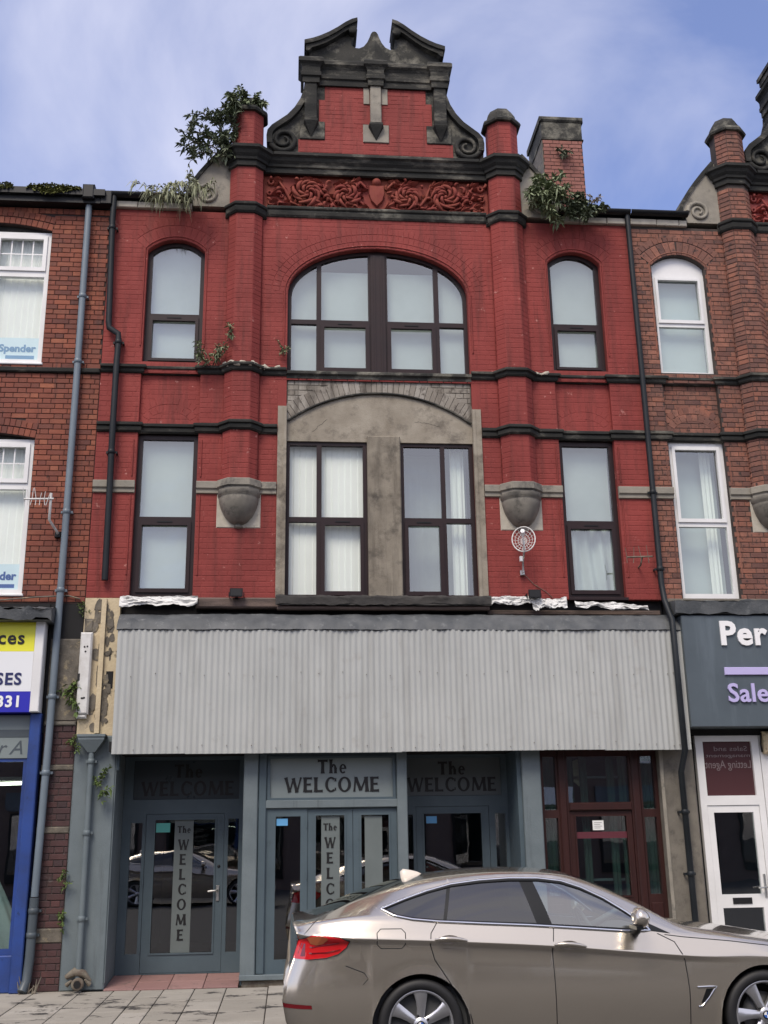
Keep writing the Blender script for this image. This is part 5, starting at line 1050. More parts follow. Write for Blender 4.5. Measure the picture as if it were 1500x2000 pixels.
# bay 2: flush centre unit
Y2 = 0.04
Cham('shop_sill', (-1.79, 0.30, -0.045, 0.10, -0.015, 0.045), SLATEP, red); Cham('plinth', (-1.76, 0.28, 0.0, 0.10, GZ-0.02, -0.016), RUST, red)
m = MB().slab(rect(-1.603, 0.27, 0.046, 2.655), [rect(-1.46, 0.10, 2.085, 2.575), rect(-1.38, -1.07, 0.20, 1.865), rect(-0.985, 0.145, 0.06, 1.955)], Y2, Y2+0.09); f2 = build(m, 'window_frame', SLATE, red)
Cham('sign_panel', (-1.46, 0.10, Y2+0.015, Y2+0.05, 2.085, 2.575), SIGNG, f2, c=0.004)
sign_text(f2, -0.675, Y2+0.013, 2.385, 2.165)
Cham('transom', (-1.603, 0.27, Y2-0.035, Y2-0.0005, 1.965, 2.06), SLATEP, f2); build(MB().slab(rect(-1.49, 0.13, 2.06, 2.60), [rect(-1.455, 0.095, 2.09, 2.57)], Y2-0.02, Y2-0.0005), 'sign_bead', SLATE, f2)
build(MB().prism(rect(-1.38, -1.07, 0.20, 1.865), Y2+0.03, Y2+0.038), 'pane', GLASSD, f2)
Box('sticker', (-1.37, -1.23, Y2+0.022, Y2+0.026, 1.755, 1.84), BLUES, f2)
da, g = leaf_door(red, 'door', -0.982, -0.418, 0.062, 1.95, Y2+0.012, SLATE, 0.10, 0.16, 0.075)
Box('frosted_strip', (-0.81, -0.58, Y2+0.028, Y2+0.032, 0.24, 1.86), SIGND, da); vert_text(da, -0.70, Y2+0.027, 1.69, 1.48, 0.182)
db, g = leaf_door(red, 'door', -0.412, 0.142, 0.062, 1.95, Y2+0.012, SLATE, 0.10, 0.16, 0.075); Box('frosted_strip', (-0.265, -0.045, Y2+0.028, Y2+0.032, 0.24, 1.86), SIGND, db)
for z in (0.4, 1.18, 1.78): Box('hinge', (-1.0, -0.986, Y2-0.012, Y2-0.0005, z-0.06, z+0.06), SLATE, da)
Cham('shop_post', (0.145, 0.275, -0.02, Y2-0.0005, 0.046, 2.655), SLATEP, red, c=0.01)
Cham('shop_post', (-1.60, -1.50, 0.0, Y2-0.0005, 0.046, 2.655), SLATE, red, c=0.01)
# bay 3: right recessed doorway
tb3 = build(MB().prism([(0.27, GZ-0.05), (1.78, GZ-0.05), (1.78, GZ-0.011), (0.27, GZ-0.011)], -0.07, 0.80), 'threshold', PJOINT, red)
for (xa, xb) in ((0.27, 0.65), (0.65, 1.03), (1.03, 1.40), (1.40, 1.775)):
    for (ya, yb) in ((-0.07, 0.30), (0.30, 0.72)):
        v, f = brick_vf(xb-xa-0.008, yb-ya-0.008, 0.012, 0.006); q = MB().add([((xa+xb)/2+a, (ya+yb)/2+c, -0.012-b-0.068*(1-((ya+yb)/2+c+0.07)/0.79)) for a, b, c in v], f); build(q, 'floor_tile', PINK, tb3)
m = MB().slab(rect(0.262, 1.70, FZ, 2.655), [rect(0.30, 1.62, 2.115, 2.61), rect(0.46, 1.44, FZ+0.012, 1.98), rect(1.52, 1.655, 0.24, 1.88), rect(0.30, 0.42, 0.24, 1.88)], Y1, Y1+0.08); f3 = build(m, 'door_frame', SLATE, red)
for g in ((1.52, 1.655, 0.24, 1.88), (0.30, 0.42, 0.24, 1.88)): build(MB().prism(rect(*g), Y1+0.03, Y1+0.038), 'side_light', GLASSD, f3)
Cham('sign_panel', (0.30, 1.62, Y1+0.02, Y1+0.05, 2.115, 2.61), MIDSIGN, f3, c=0.004)
sign_text(f3, 0.955, Y1+0.018, 2.39, 2.18)
d3, g = leaf_door(red, 'door', 0.464, 1.436, FZ+0.016, 1.976, Y1+0.012, SLATE, 0.10, 0.225, 0.085); handle(d3, 0.52, Y1+0.012, 0.98, 1)
Box('sticker', (0.60, 0.74, Y1+0.029, Y1+0.032, 1.765, 1.855), BLUES, d3)
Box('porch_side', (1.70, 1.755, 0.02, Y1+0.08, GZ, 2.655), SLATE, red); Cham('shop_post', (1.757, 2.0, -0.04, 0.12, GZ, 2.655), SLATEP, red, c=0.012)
# bay 4: mahogany door with side lights
Y4 = 0.10
cells = [(2.06, 2.225, 1.90, 2.57), (2.38, 3.20, 1.99, 2.57), (3.36, 3.53, 1.90, 2.57), (2.06, 2.225, 0.86, 1.80), (3.36, 3.52, 0.86, 1.80)]
m = MB().slab(rect(2.002, 3.575, GZ, 2.655), [rect(*c) for c in cells]+[rect(2.375, 3.205, GZ+0.02, 1.885)], Y4, Y4+0.09); f4 = build(m, 'door_frame', DOORBRN, red)
for c in cells: build(MB().prism(rect(*c), Y4+0.04, Y4+0.048), 'pane', GLASSD, f4)
for x in (2.30, 3.28): Cham('mullion', (x-0.05, x+0.05, Y4-0.03, Y4-0.0005, GZ, 2.655), DOORBRN, f4, c=0.015)
Cham('transom', (2.38, 3.20, Y4-0.03, Y4-0.0005, 1.89, 1.985), DOORBRN, f4, c=0.012)
for c in ((2.06, 2.225, 0.15, 0.76), (3.36, 3.52, 0.15, 0.76)): Cham('panel', (c[0], c[1], Y4-0.012, Y4-0.0005, c[2], c[3]), DOORBRN, f4, c=0.01)
d4, g = leaf_door(red, 'door', 2.38, 3.20, GZ+0.025, 1.88, Y4+0.015, DOORBRN, 0.075, 0.90, 0.06)
Cham('panel', (2.50, 3.08, Y4+0.003, Y4+0.0145, 0.12, 0.70), DOORBRN, d4, c=0.01)
Box('notice', (2.68, 2.825, Y4+0.030, Y4+0.034, 1.645, 1.765), PAPER, d4); m = MB()
for k in range(4): m.box(2.70, 2.80-0.02*(k % 2), Y4+0.0285, Y4+0.0295, 1.735-k*0.022, 1.741-k*0.022)
build(m, 'notice_print', flat('faint_print', (0.25, 0.25, 0.25)), d4)
Box('window_strip', (2.456, 3.124, Y4+0.032, Y4+0.035, 1.545, 1.625), BARM, d4)
for x in (2.44, 2.62, 2.98, 3.14): curtain(f4, x-0.05, x+0.05, GZ+0.05, 2.62, 0.24, GREENC, 0.02, 0.05, name='curtain', seed=int(x*100))
curtain(f4, 2.05, 2.23, GZ+0.05, 2.62, 0.23, GREENC, 0.015, 0.06, seed=3, name='curtain'); curtain(f4, 3.35, 3.54, GZ+0.05, 2.62, 0.23, GREENC, 0.015, 0.06, seed=5, name='curtain')
m = MB(); m.box(2.36, 3.22, 0.30, 0.31, 1.02, 1.05); m.box(2.36, 3.22, 0.30, 0.31, 2.30, 2.33); build(m, 'inner_rail', SLATEP, f4)
m = MB().prism([(2.42, 2.35), (2.58, 2.20), (2.70, 2.36), (2.58, 2.55), (2.44, 2.50)], 0.30, 0.31); build(m, 'inner_card', CREAM, f4)
Cham('shop_pier', (3.58, 4.04, -0.03, 0.35, GZ, 2.655), PIERC, red, c=0.02)
m = MB().cham(3.575, 3.625, -0.045, -0.0305, GZ, 2.64, 0.012); build(m, 'pier_edge', BUFF, red)

# floodlights: one built, one copied
def floodlight(x, z, label):
    t = thing('floodlight', label, 'floodlight', (x, -0.05, z), 'black floodlights on the red wall')
    v = [(-0.085, -0.16, -0.055), (0.085, -0.16, -0.055), (0.085, -0.16, 0.055), (-0.085, -0.16, 0.055), (-0.06, -0.06, -0.04), (0.06, -0.06, -0.04), (0.06, -0.06, 0.05), (-0.06, -0.06, 0.05)]
    m = MB().add([(x+a, b-0.02, z+c+0.02) for a, b, c in v], [(0,1,2,3),(4,7,6,5),(0,4,5,1),(1,5,6,2),(2,6,7,3),(3,7,4,0)])
    for k in range(4): m.box(x-0.06+k*0.035, x-0.05+k*0.035, -0.08, -0.06, z-0.02, z+0.06)
    build(m, 'housing', BLACK, t); build(MB().box(x-0.07, x+0.07, -0.184, -0.181, z-0.025, z+0.065), 'lens', INK, t)
    m = MB().box(x-0.02, x+0.02, -0.07, 0.0, z-0.05, z-0.02); m.box(x-0.10, x-0.09, -0.14, -0.03, z-0.02, z+0.03); m.box(x+0.09, x+0.10, -0.14, -0.03, z-0.02, z+0.03); build(m, 'bracket', BLACK, t); return t
def copy_thing(o, loc, label, group=None):
    c = o.copy(); COL.objects.link(c); c.location = loc; c['label'] = label
    if group: c['group'] = group
    WL[c.name] = Vector(loc)
    for q in list(o.children):
        d = q.copy(); COL.objects.link(d); d.parent = c
        for s in list(q.children):
            e = s.copy(); COL.objects.link(e); e.parent = d
    return c
f_ = floodlight(-1.93, 4.66, 'small black floodlight under the left carved bowl'); copy_thing(f_, (2.02, -0.05, 4.66), 'small black floodlight under the satellite dish')
# satellite dish
sd_ = thing('satellite_dish', 'small white perforated satellite dish on the red wall below right carved bowl', 'satellite dish', (1.90, -0.02, 5.0))
m = MB(); C0 = Vector((1.90, -0.22, 5.42)); dn = Vector((-0.25, -0.95, 0.18)).normalized(); ux = dn.cross(Vector((0, 0, 1))).normalized(); uz = ux.cross(dn)*-1
def dp(a, r): return C0+ux*math.cos(a)*r*0.155+uz*math.sin(a)*r*0.185-dn*0.06*(1-r*r)
for r_ in (1.0, 0.75, 0.5, 0.25): m.tube([dp(2*math.pi*k/28, r_) for k in range(29)], 0.009 if r_ == 1 else 0.0035, 5, caps=False)
for k in range(18): m.tube([dp(2*math.pi*k/18, 0.1+0.9*i/5) for i in range(6)], 0.003, 4)
build(m, 'dish', WHITEP, sd_)
m = MB().tube([C0-dn*0.05, C0-dn*0.02+Vector((0, 0, -0.15)), Vector((1.90, -0.14, 5.17)), Vector((1.90, -0.10, 5.13)), Vector((1.90, -0.09, 4.99))], 0.014, 8); m.cham(1.87, 1.93, -0.06, -0.004, 4.96, 5.03, 0.008); m.tube([Vector((1.90, -0.09, 5.05)), Vector((1.90, -0.01, 4.99))], 0.012, 6); build(m, 'mount', STEEL, sd_)
m = MB().tube([C0+Vector((0, 0.02, -0.17)), C0+dn*0.16+Vector((0, 0, -0.12)), C0+dn*0.26+Vector((0, 0, 0.0))], 0.010, 6); q = C0+dn*0.26; m.tube([q, q-dn*0.10], [0.028, 0.034], 10); m.cham(1.85, 1.89, -0.16, -0.12, 5.13, 5.20, 0.006); build(m, 'receiver_arm', LETW, sd_)
m = MB().tube([(1.91, -0.02, 5.0), (2.05, -0.012, 4.85), (2.22, -0.012, 4.74), (2.3, -0.012, 4.66)], 0.004, 5); build(m, 'cable', DIRTY, sd_)
# aerials
def aerial(name, label, x, z, xl, n, m_, mast=True, seed=1):
    t = thing(name, label, 'aerial', (x, -0.02, z-0.42)); r = random.Random(seed); y = -0.34
    build(MB().tube([(xl, y-0.03, z-0.02), (x+0.04, y, z)], 0.012, 6), 'boom', m_, t)
    for i in range(n):
        u = i/(n-1); xx = xl+(x-xl)*u*0.92; b = MB().tube([(xx+r.uniform(-.03, .03), y-0.03, z+0.10+r.uniform(-.03, .05)), (xx, y-0.02, z-0.01), (xx+r.uniform(-.02, .02), y-0.03, z-0.10)], 0.0045, 5); build(b, 'element', m_, t)
    if mast: build(MB().tube([(x, y+0.02, z+0.08), (x, y+0.02, z-0.28), (x+0.06, -0.08, z-0.38), (x+0.06, -0.0, z-0.40)], 0.017, 8), 'mast', m_, t); build(MB().cham(x+0.02, x+0.10, -0.05, -0.004, z-0.44, z-0.36, 0.008), 'mount', BLACK, t)
    else: build(MB().tube([(x-0.1, y, z), (x-0.05, -0.10, z-0.06), (x-0.05, 0.0, z-0.07)], 0.012, 6), 'mount', m_, t)
    return t
aerial('aerial', 'white rod aerial on a bent mast on the left brick wall', -4.35, 5.88, -4.68, 7, WHITEP)
aerial('aerial', 'small weathered brown aerial beside the right first floor window', 3.58, 5.16, 3.26, 4, RUST, False, 3)
# ------------------------------------------------------------------ left neighbour
lb = thing('brick_house', 'orange red brick house with white windows and mossy gutter left of the red house', 'building', (-6.4, 0, GZ))
wins = [(-6.30, -4.70, 7.94, 10.02, 10.13), (-6.30, -4.70, 4.68, 6.84, 6.92), (-9.2, -7.6, 7.94, 10.02, 10.13), (-9.2, -7.6, 4.68, 6.84, 6.92)]
ho = [seg_arch(*w) for w in wins]
wl = build(MB().slab(rect(-10, -3.885, 4.56, 10.40), ho, 0.01, 0.30), 'wall', LMORT, lb)
rc = []; hb_ = []
for o, w in zip(ho, wins):
    c = offset_curve(o[2:], 0.22); hb_.append([(w[1], w[2]), (w[1], w[3])]+c+[(w[0], w[3]), (w[0], w[2])])
lay(rc, -10, -3.887, 4.58, 7.80, 0.01, [h for h in hb_], 0.011, 0.003, phase=0.1); lay(rc, -10, -3.887, 7.88, 10.28, 0.01, hb_, 0.011, 0.003, phase=0.03)
for o in ho:
    voussoirs(rc, o[2:], 0.108, 0.01, proud=0.012); voussoirs(rc, offset_curve(o[2:], 0.116), 0.108, 0.01, proud=0.012)
for k in range(18): voussoirs(rc, [(-3.89-k*0.34, 10.30), (-4.225-k*0.34, 10.30)], 0.09, 0.01, proud=0.012)
emit_bricks(rc, LBRICK, wl, 300)
Cham('string_course', (-10, -3.89, -0.045, 0.0095, 7.805, 7.875), BLK, lb, c=0.012)
m = MB().box(-10, -3.93, -0.16, 0.2, 10.405, 10.50); m.box(-10, -3.95, -0.22, -0.06, 10.50, 10.60); build(m, 'gutter', BLACK, lb)
m = MB().cham(-4.02, -3.86, -0.17, -0.02, 10.40, 10.62, 0.01); m.cham(-4.27, -4.10, -0.23, -0.05, 10.45, 10.68, 0.02); build(m, 'gutter_outlet', BLACK, lb)
rr = random.Random(8); m = MB()
for k in range(1500):
    x = rr.choice([rr.uniform(-5.9, -5.25), rr.uniform(-5.05, -4.30), rr.uniform(-4.9, -4.45)]); d = rr.uniform(0.02, 0.06); h = rr.uniform(-0.11, 0.05)*(0.6+0.4*math.sin(x*9)) if x > -5.1 else rr.uniform(-0.04, 0.04)
    p = Vector((x, -0.215-rr.uniform(0, 0.02), 10.60+h)); leafset(m, p, (rr.uniform(-1, 1), rr.uniform(-1, 0.2), rr.uniform(-.4, 1)), d, d*0.6, rr, 0.3)
build(m, 'moss_clump', MOSS, None, kind='stuff', label=None)
h = MB(); h.box(-10, -3.95, 6.0, 6.2, GZ, 10.4); h.box(-4.05, -3.95, 0.9, 6.0, GZ, 10.4); h.box(-4.05, -3.95, 0.301, 0.9, 4.6, 10.4); h.box(-10.1, -10, 0.02, 6.0, GZ, 10.4); h.box(-10, -4.05, 0.301, 6.0, 4.40, 4.59); h.box(-10, -4.05, 0.301, 6.0, 7.3, 7.5); h.box(-10, -4.05, 0.301, 6.0, 10.2, 10.4); build(h, 'inner_walls', GLOOM, lb)
rf = MB(); A = [(0.1, 10.62), (3.1, 12.3), (6.4, 10.62), (6.4, 10.5), (0.1, 10.5)]; v = [(x, a, b) for x in (-10.1, -3.92) for a, b in A]
rf.add(v, [(4,3,2,1,0), (5,6,7,8,9), (1,6,5,0), (2,7,6,1), (3,8,7,2), (4,9,8,3), (0,5,9,4)]); build(rf, 'roof', ROOFM, lb)
def lwin(x0, x1, z0, z1, zc, zt, word, k):
    o = seg_arch(x0, x1, z0, z1, zc); zz = zt
    o = rect(x0, x1, z0, z1); inn = rect(x0+0.06, x1-0.06, z0+0.06, z1-0.06); xm = (x0+x1)/2
    Box('window_head', (x0, x1, 0.09, 0.13, z1+0.002, zc), BLK, lb)
    cl = [(x0+0.07, xm-0.04, z0+0.07, zz-0.05), (xm+0.04, x1-0.07, z0+0.07, zz-0.05), (x0+0.07, xm-0.04, zz+0.05, z1-0.07), (xm+0.04, x1-0.07, zz+0.05, z1-0.07)]
    f = window(lb, o, inn, cl, 0.06, WHT, sashes=(2, 3), sashw=0.045, glassm=GLASSL)
    for c in cl[2:]:
        a, b = c[0]+0.045, c[1]-0.045
        for i in range(1, 4): x = b-(b-a)*i/4; Box('glazing_bar', (x-0.009, x+0.009, 0.082, 0.090, c[2]+0.045, c[3]-0.045), WHT, f)
        zm = (c[2]+c[3])/2; Box('glazing_bar', (a, b, 0.0805, 0.0815, zm-0.009, zm+0.009), WHT, f)
    curtain(f, x0+0.03, x1-0.03, z0+0.40, z1-0.03, 0.20, BLINDW, 0.012, 0.089, seed=20+k, slat=True) if k == 0 else curtain(f, x0+0.03, x1-0.03, z0+0.36, z1-0.03, 0.20, BLINDW, 0.006, 0.089, seed=20+k, slat=True)
    Cham('window_sill', (x0-0.02, x1+0.02, -0.02, 0.0595, z0-0.035, z0-0.002), WHT, lb, c=0.008)
    p = Box('poster', (x0+0.06, x1-0.06, 0.108, 0.112, z0+0.04, z0+0.42), POSTER, f)
    if word:
        m = MB(); letters(m, word, x1-0.12, z0+0.21, 0.106, 0.105, 0.001, 0.006, 'RIGHT'); m.box(x1-0.52, x1-0.13, 0.105, 0.107, z0+0.10, z0+0.15); build(m, 'poster_print', POSTINK if k == 0 else POSTINK2, f)
lwin(-6.30, -4.70, 7.955, 10.02, 10.125, 9.36, 'e Spender', 0); lwin(-6.30, -4.70, 4.69, 6.84, 6.915, 6.18, 'nder', 1)
lwin(-9.2, -7.6, 7.955, 10.02, 10.125, 9.36, '', 2); lwin(-9.2, -7.6, 4.69, 6.84, 6.915, 6.18, '', 3)
# its shopfront
build(MB().tube([(-10, -0.03, 4.52), (-6, -0.03, 4.50), (-4.9, -0.04, 4.60), (-4.5, -0.05, 4.635), (-4.1, -0.03, 4.66), (-3.95, -0.02, 4.62)], 0.010, 5), 'cable', DIRTY, lb)
m = MB().box(-10, -4.32, -0.02, 0.30, 4.30, 4.555); m.box(-4.32, -3.89, 0.0, 0.30, 2.9, 4.555); build(m, 'beam', VOID, lb)
m = MB().grid(lambda u, v: (-10+5.78*u, -0.02-0.36*v, 4.50-0.08*v+crumple(u, v, 0.012, 3, 3)), 120, 5); m.grid(lambda u, v: (-10+5.78*u, -0.38+0.02*v, 4.42-0.14*v+crumple(u, v, 0.02, 3, 6)), 120, 4); m.add([(-4.22, -0.02, 4.50), (-4.22, -0.38, 4.42), (-4.24, -0.36, 4.28), (-4.24, -0.02, 4.28)], [(0, 1, 2, 3)]); m.add([(-10, -0.36, 4.28), (-4.24, -0.36, 4.28), (-4.24, -0.02, 4.28), (-10, -0.02, 4.28)], [(0,1,2,3)])
build(m, 'lead_canopy', LEAD, lb)
m = MB(); bk = build(MB().box(-4.28, -3.89, 0.0, 0.40, GZ, 2.90), 'shop_pier', PMORT, lb); rc = []
lay(rc, -4.28, -3.892, 0.62, 1.70, 0.0, (), 0.010, 0.003); lay(rc, -4.28, -3.892, 1.78, 2.45, 0.0, (), 0.010, 0.003); lay(rc, -4.28, -3.892, 2.52, 3.0, 0.0, (), 0.010, 0.003); lay(rc, -4.28, -3.892, GZ, 0.45, 0.0, (), 0.010, 0.003); emit_bricks(rc, PBRICK, bk, 300)
for z0, z1 in ((0.455, 0.615), (1.70, 1.78), (2.45, 2.52)): Cham('pier_band', (-4.285, -3.891, -0.02, 0.01, z0, z1), DIRTY, bk, c=0.012)
Cham('rendered_panel', (-4.28, -3.895, -0.015, -0.0005, 3.05, 4.10), DIRTY, lb, c=0.02); Cham('pier_band', (-4.285, -3.895, -0.03, -0.0005, 3.0, 3.05), PIERC, lb, c=0.012)
Cham('blue_post', (-4.44, -4.305, -0.12, 0.05, GZ, 3.14), BLUEP, lb, c=0.012); Cham('blue_stall_riser', (-10, -4.442, -0.06, 0.04, GZ, 0.33), BLUEP, lb, c=0.012)
m = MB().slab(rect(-10, -4.442, 0.331, 3.14), [rect(-7.2, -4.50, 0.40, 2.56), rect(-10.0+0.06, -7.26, 0.40, 2.56)], -0.02, 0.05); f = build(m, 'window_frame', BLUEP, lb)
for a, b in ((-7.2, -4.50), (-9.94, -7.26)): build(MB().prism(rect(a, b, 0.40, 2.56), 0.0, 0.008), 'pane', GLASSD, f)
Cham('fanlight_panel', (-10, -4.445, -0.035, -0.021, 2.60, 3.13), SIGNG, f, c=0.004); Box('fanlight_strip', (-10, -4.446, -0.042, -0.0355, 2.86, 2.95), PIPED, f)  # opaque grey stands in for reflections in the fanlight glass
m = MB(); letters(m, 'r', -4.83, 2.65, -0.0375, 0.17, 0.001, 0.0, shear=0.3); letters(m, 'A', -4.68, 2.65, -0.0375, 0.17, 0.001, 0.0, shear=0.3); build(m, 'fanlight_letters', PIPED, f)
h = MB(); h.box(-10, -4.3, 4.0, 4.1, GZ, 4.3); h.box(-4.32, -4.285, 0.3, 4.0, GZ, 4.3); h.box(-10, -4.3, 0.06, 4.0, GZ, 0.1); h.box(-10, -4.3, 0.06, 4.0, 3.15, 3.3); build(h, 'shop_interior', VOID, lb)
t = thing('ceiling_light', 'lit tube light glowing inside the dark shop on the left', 'tube light', (-4.85, 0.9, 2.25)); build(MB().tube([(-6.0, 0.9, 2.32), (-4.53, 0.9, 2.35)], 0.022, 8), 'tube', TUBEL, t); Cham('fitting', (-6.0, -4.53, 0.86, 0.94, 2.375, 2.43), WHT, t)
t = thing('bridal_gown', 'white satin gown displayed at foot of the left blue shop window', 'gown', (-5.0, 0.7, 0.1))
m = MB(); n = 40
def gown(u, v):
    a = 2*math.pi*u; fl_ = 0.04+0.52*(1-v)**0.8; rr_ = fl_*(1+(0.10*math.sin(a*11+v*4)+0.06*math.sin(a*5-v*6))*(1-v)); return (-4.90+rr_*math.cos(a), 0.42+rr_*0.5*math.sin(a), 0.12+1.15*v)
m.grid(gown, n*2, 16); build(m, 'skirt', GOWN, t); build(MB().lathe([(0.0, 0.0), (0.02, 0.0), (0.02, 1.2), (0.0, 1.2)], (-4.90, 0.42, 0.11), n=10), 'stand', BLACK, t)
# sign board with three coloured fields
sg = thing('shop_sign', 'yellow white and blue shop sign board left of the grey drainpipe', 'sign', (-6.5, -0.20, 3.15))
for nm, z0, z1, mm in (('yellow_field', 3.905, 4.275, SIGNY), ('white_field', 3.405, 3.904, SIGNW), ('blue_field', 3.15, 3.404, SIGNB)): Box(nm, (-9.9, -4.44, -0.20, -0.03, z0, z1), mm, sg)
Cham('sign_edge', (-4.437, -4.325, -0.215, -0.02, 3.15, 4.29), WHT, sg, c=0.01)
letter_parts(sg, INK, 'ces', -4.56, 4.0, -0.204, 0.165, 0.003, 0.005, 'RIGHT', sp=1.12)
letter_parts(sg, NAVY, 'SES', -4.56, 3.49, -0.204, 0.145, 0.003, 0.005, 'RIGHT', sp=1.12)
letter_parts(sg, LETW, '331', -4.54, 3.215, -0.204, 0.135, 0.003, 0.006, 'RIGHT', sp=1.1)

# ------------------------------------------------------------------ right neighbour's shop
rs = thing('shop_sign', 'slate grey sign with raised white and lilac letters, right of the corrugated sheeting', 'sign', (6.5, -0.3, 2.9))
m = MB(); m.cham(3.94, 9.9, -0.33, -0.01, 2.90, 4.36, 0.008); build(m, 'sign_panel', RSIGN, rs)
letter_parts(rs, LETW, 'Per', 4.43, 3.97, -0.345, 0.305, 0.012, 0.014, sp=1.08)
Cham('sign_bar', (4.45, 5.9, -0.356, -0.331, 3.565, 3.665), LILAC, rs)
letter_parts(rs, LILAC, 'Sale', 4.46, 3.22, -0.345, 0.235, 0.012, 0.006, sp=1.04)
m = MB().grid(lambda u, v: (3.86+6.04*u, -0.02-0.36*v, 4.60-0.05*v+crumple(u, v, 0.008, 2, 3)), 120, 5); m.grid(lambda u, v: (3.86+6.04*u, -0.38+0.02*v, 4.55-0.17*v+crumple(u, v, 0.012, 2, 6)), 120, 4); m.add([(3.86, -0.02, 4.60), (3.86, -0.38, 4.55), (3.87, -0.36, 4.38), (3.87, -0.02, 4.38)], [(3, 2, 1, 0)]); m.add([(3.87, -0.36, 4.38), (9.9, -0.36, 4.38), (9.9, -0.02, 4.38), (3.87, -0.02, 4.38)], [(3, 2, 1, 0)])
build(m, 'lead_canopy', LEAD, pink)
Cham('ledge', (3.86, 9.9, -0.06, 0.02, 4.585, 4.645), PIERC, pink)
m = MB().box(3.86, 10, 0.0, 0.3, 2.82, 4.6); build(m, 'beam', VOID, pink)
cells = [(4.20, 4.86, 2.06, 2.74), (4.24, 4.86, -0.04, 1.90)]
m = MB().slab(rect(4.09, 4.95, GZ, 2.815), [rect(4.19, 4.85, 2.05, 2.74), rect(4.17, 4.87, GZ+0.03, 1.93)], 0.0, 0.08); f5 = build(m, 'door_frame', WHT, pink)
build(MB().prism(rect(4.19, 4.85, 2.05, 2.74), 0.04, 0.048), 'pane', MAROON, f5)
m = MB(); letters(m, 'Letting Agent', 4.83, 2.40, 0.036, 0.10, 0.001, 0.0, mirror=True, width=0.62); letters(m, 'Sales and', 4.80, 2.62, 0.036, 0.06, 0.001, 0.0, mirror=True, width=0.45); letters(m, 'management', 4.83, 2.54, 0.036, 0.045, 0.001, 0.0, mirror=True, width=0.6); build(m, 'film_letters', flat('faint_letter', (0.22, 0.17, 0.17)), f5)
m = MB().slab(rect(4.175, 4.865, GZ+0.035, 1.925), [rect(4.255, 4.785, 0.84, 1.84), rect(4.255, 4.785, 0.06, 0.68)], 0.012, 0.07); d5 = build(m, 'door', WHT, pink)
for z0, z1 in ((0.84, 1.84), (0.06, 0.68)): build(MB().prism(rect(4.255, 4.785, z0, z1), 0.04, 0.048), 'pane', GLASSD, d5)
Cham('letter_box', (4.39, 4.64, 0.0, 0.0115, 0.725, 0.80), INK, d5, c=0.004)
m = MB().cham(4.815, 4.845, -0.006, 0.0115, 0.80, 1.08, 0.004); m.tube([(4.83, 0.0, 0.92), (4.83, -0.05, 0.92), (4.72, -0.05, 0.915)], 0.011, 8); build(m, 'handle', STEEL, d5)
h = MB(); h.box(4.0, 10, 3.0, 3.1, GZ, 2.82); h.box(4.0, 4.08, 0.36, 3.0, GZ, 2.82); h.box(4.0, 10, 0.1, 3.0, GZ-0.02, GZ+0.02); build(h, 'shop_interior', GLOOM, pink)
m = MB().slab(rect(4.96, 9.9, GZ, 2.815), [rect(5.25, 7.4, 0.5, 2.7), rect(7.5, 9.8, 0.5, 2.7)], 0.0, 0.09); f6 = build(m, 'window_frame', WHT, pink)
for a, b in ((5.25, 7.4), (7.5, 9.8)): build(MB().prism(rect(a, b, 0.5, 2.7), 0.04, 0.048), 'pane', GLASSD, f6)
t = thing('meter_box', 'small cream box with rounded top beside the white shop door', 'meter box', (5.1, -0.05, 2.56)); build(MB().cham(4.99, 5.25, -0.10, -0.0005, 2.575, 2.86, 0.03), 'casing', CREAM, t); build(MB().tube([(4.985, -0.03, 2.85), (4.965, -0.03, 2.7), (4.98, -0.02, 2.6)], 0.012, 6), 'cable', INK, t)

# ------------------------------------------------------------------ across the street, behind the camera (mirrored in the panes)
ob = thing('terrace_building', 'plain two storey terrace across the street', 'building', (0, -27, ROADZ))
m = MB().box(-40, 40, -34, -27, ROADZ, 7.3); build(m, 'wall', FARW, ob)
m = MB(); v = [(x, y, z) for x in (-40.2, 40.2) for y, z in ((-26.8, 7.3), (-30.5, 9.0), (-34.2, 7.3))]; m.add(v, [(0, 1, 2), (5, 4, 3), (0, 3, 4, 1), (1, 4, 5, 2), (2, 5, 3, 0)]); rf = build(m, 'roof', ROOFM, ob)
for x in (-22, -9.5, 4.3, 6.2, 19): Cham('chimney', (x-0.5, x+0.5, -30.9, -29.9, 8.0, 10.3), FARW, rf, c=0.05)
for i in range(14):
    x = -36+i*5.4
    f = build(MB().box(x-0.6, x+0.6, -26.999, -26.95, 4.2, 6.0), 'window', WHT, ob); build(MB().box(x-0.52, x+0.52, -26.949, -26.94, 4.28, 5.92), 'pane', GLASSD, f)
    f = build(MB().box(x-2.2, x+2.2, -26.999, -26.93, 0.2, 2.6), 'shop_window', BLACK, ob); build(MB().box(x-2.1, x+2.1, -26.929, -26.92, 0.5, 2.5), 'pane', GLASSD, f)
    build(MB().box(x-2.3, x+2.3, -26.999, -26.9, 2.7, 3.3), 'shop_fascia', [SIGNW, RSIGN, PIERC, CREAM][i % 4], ob)

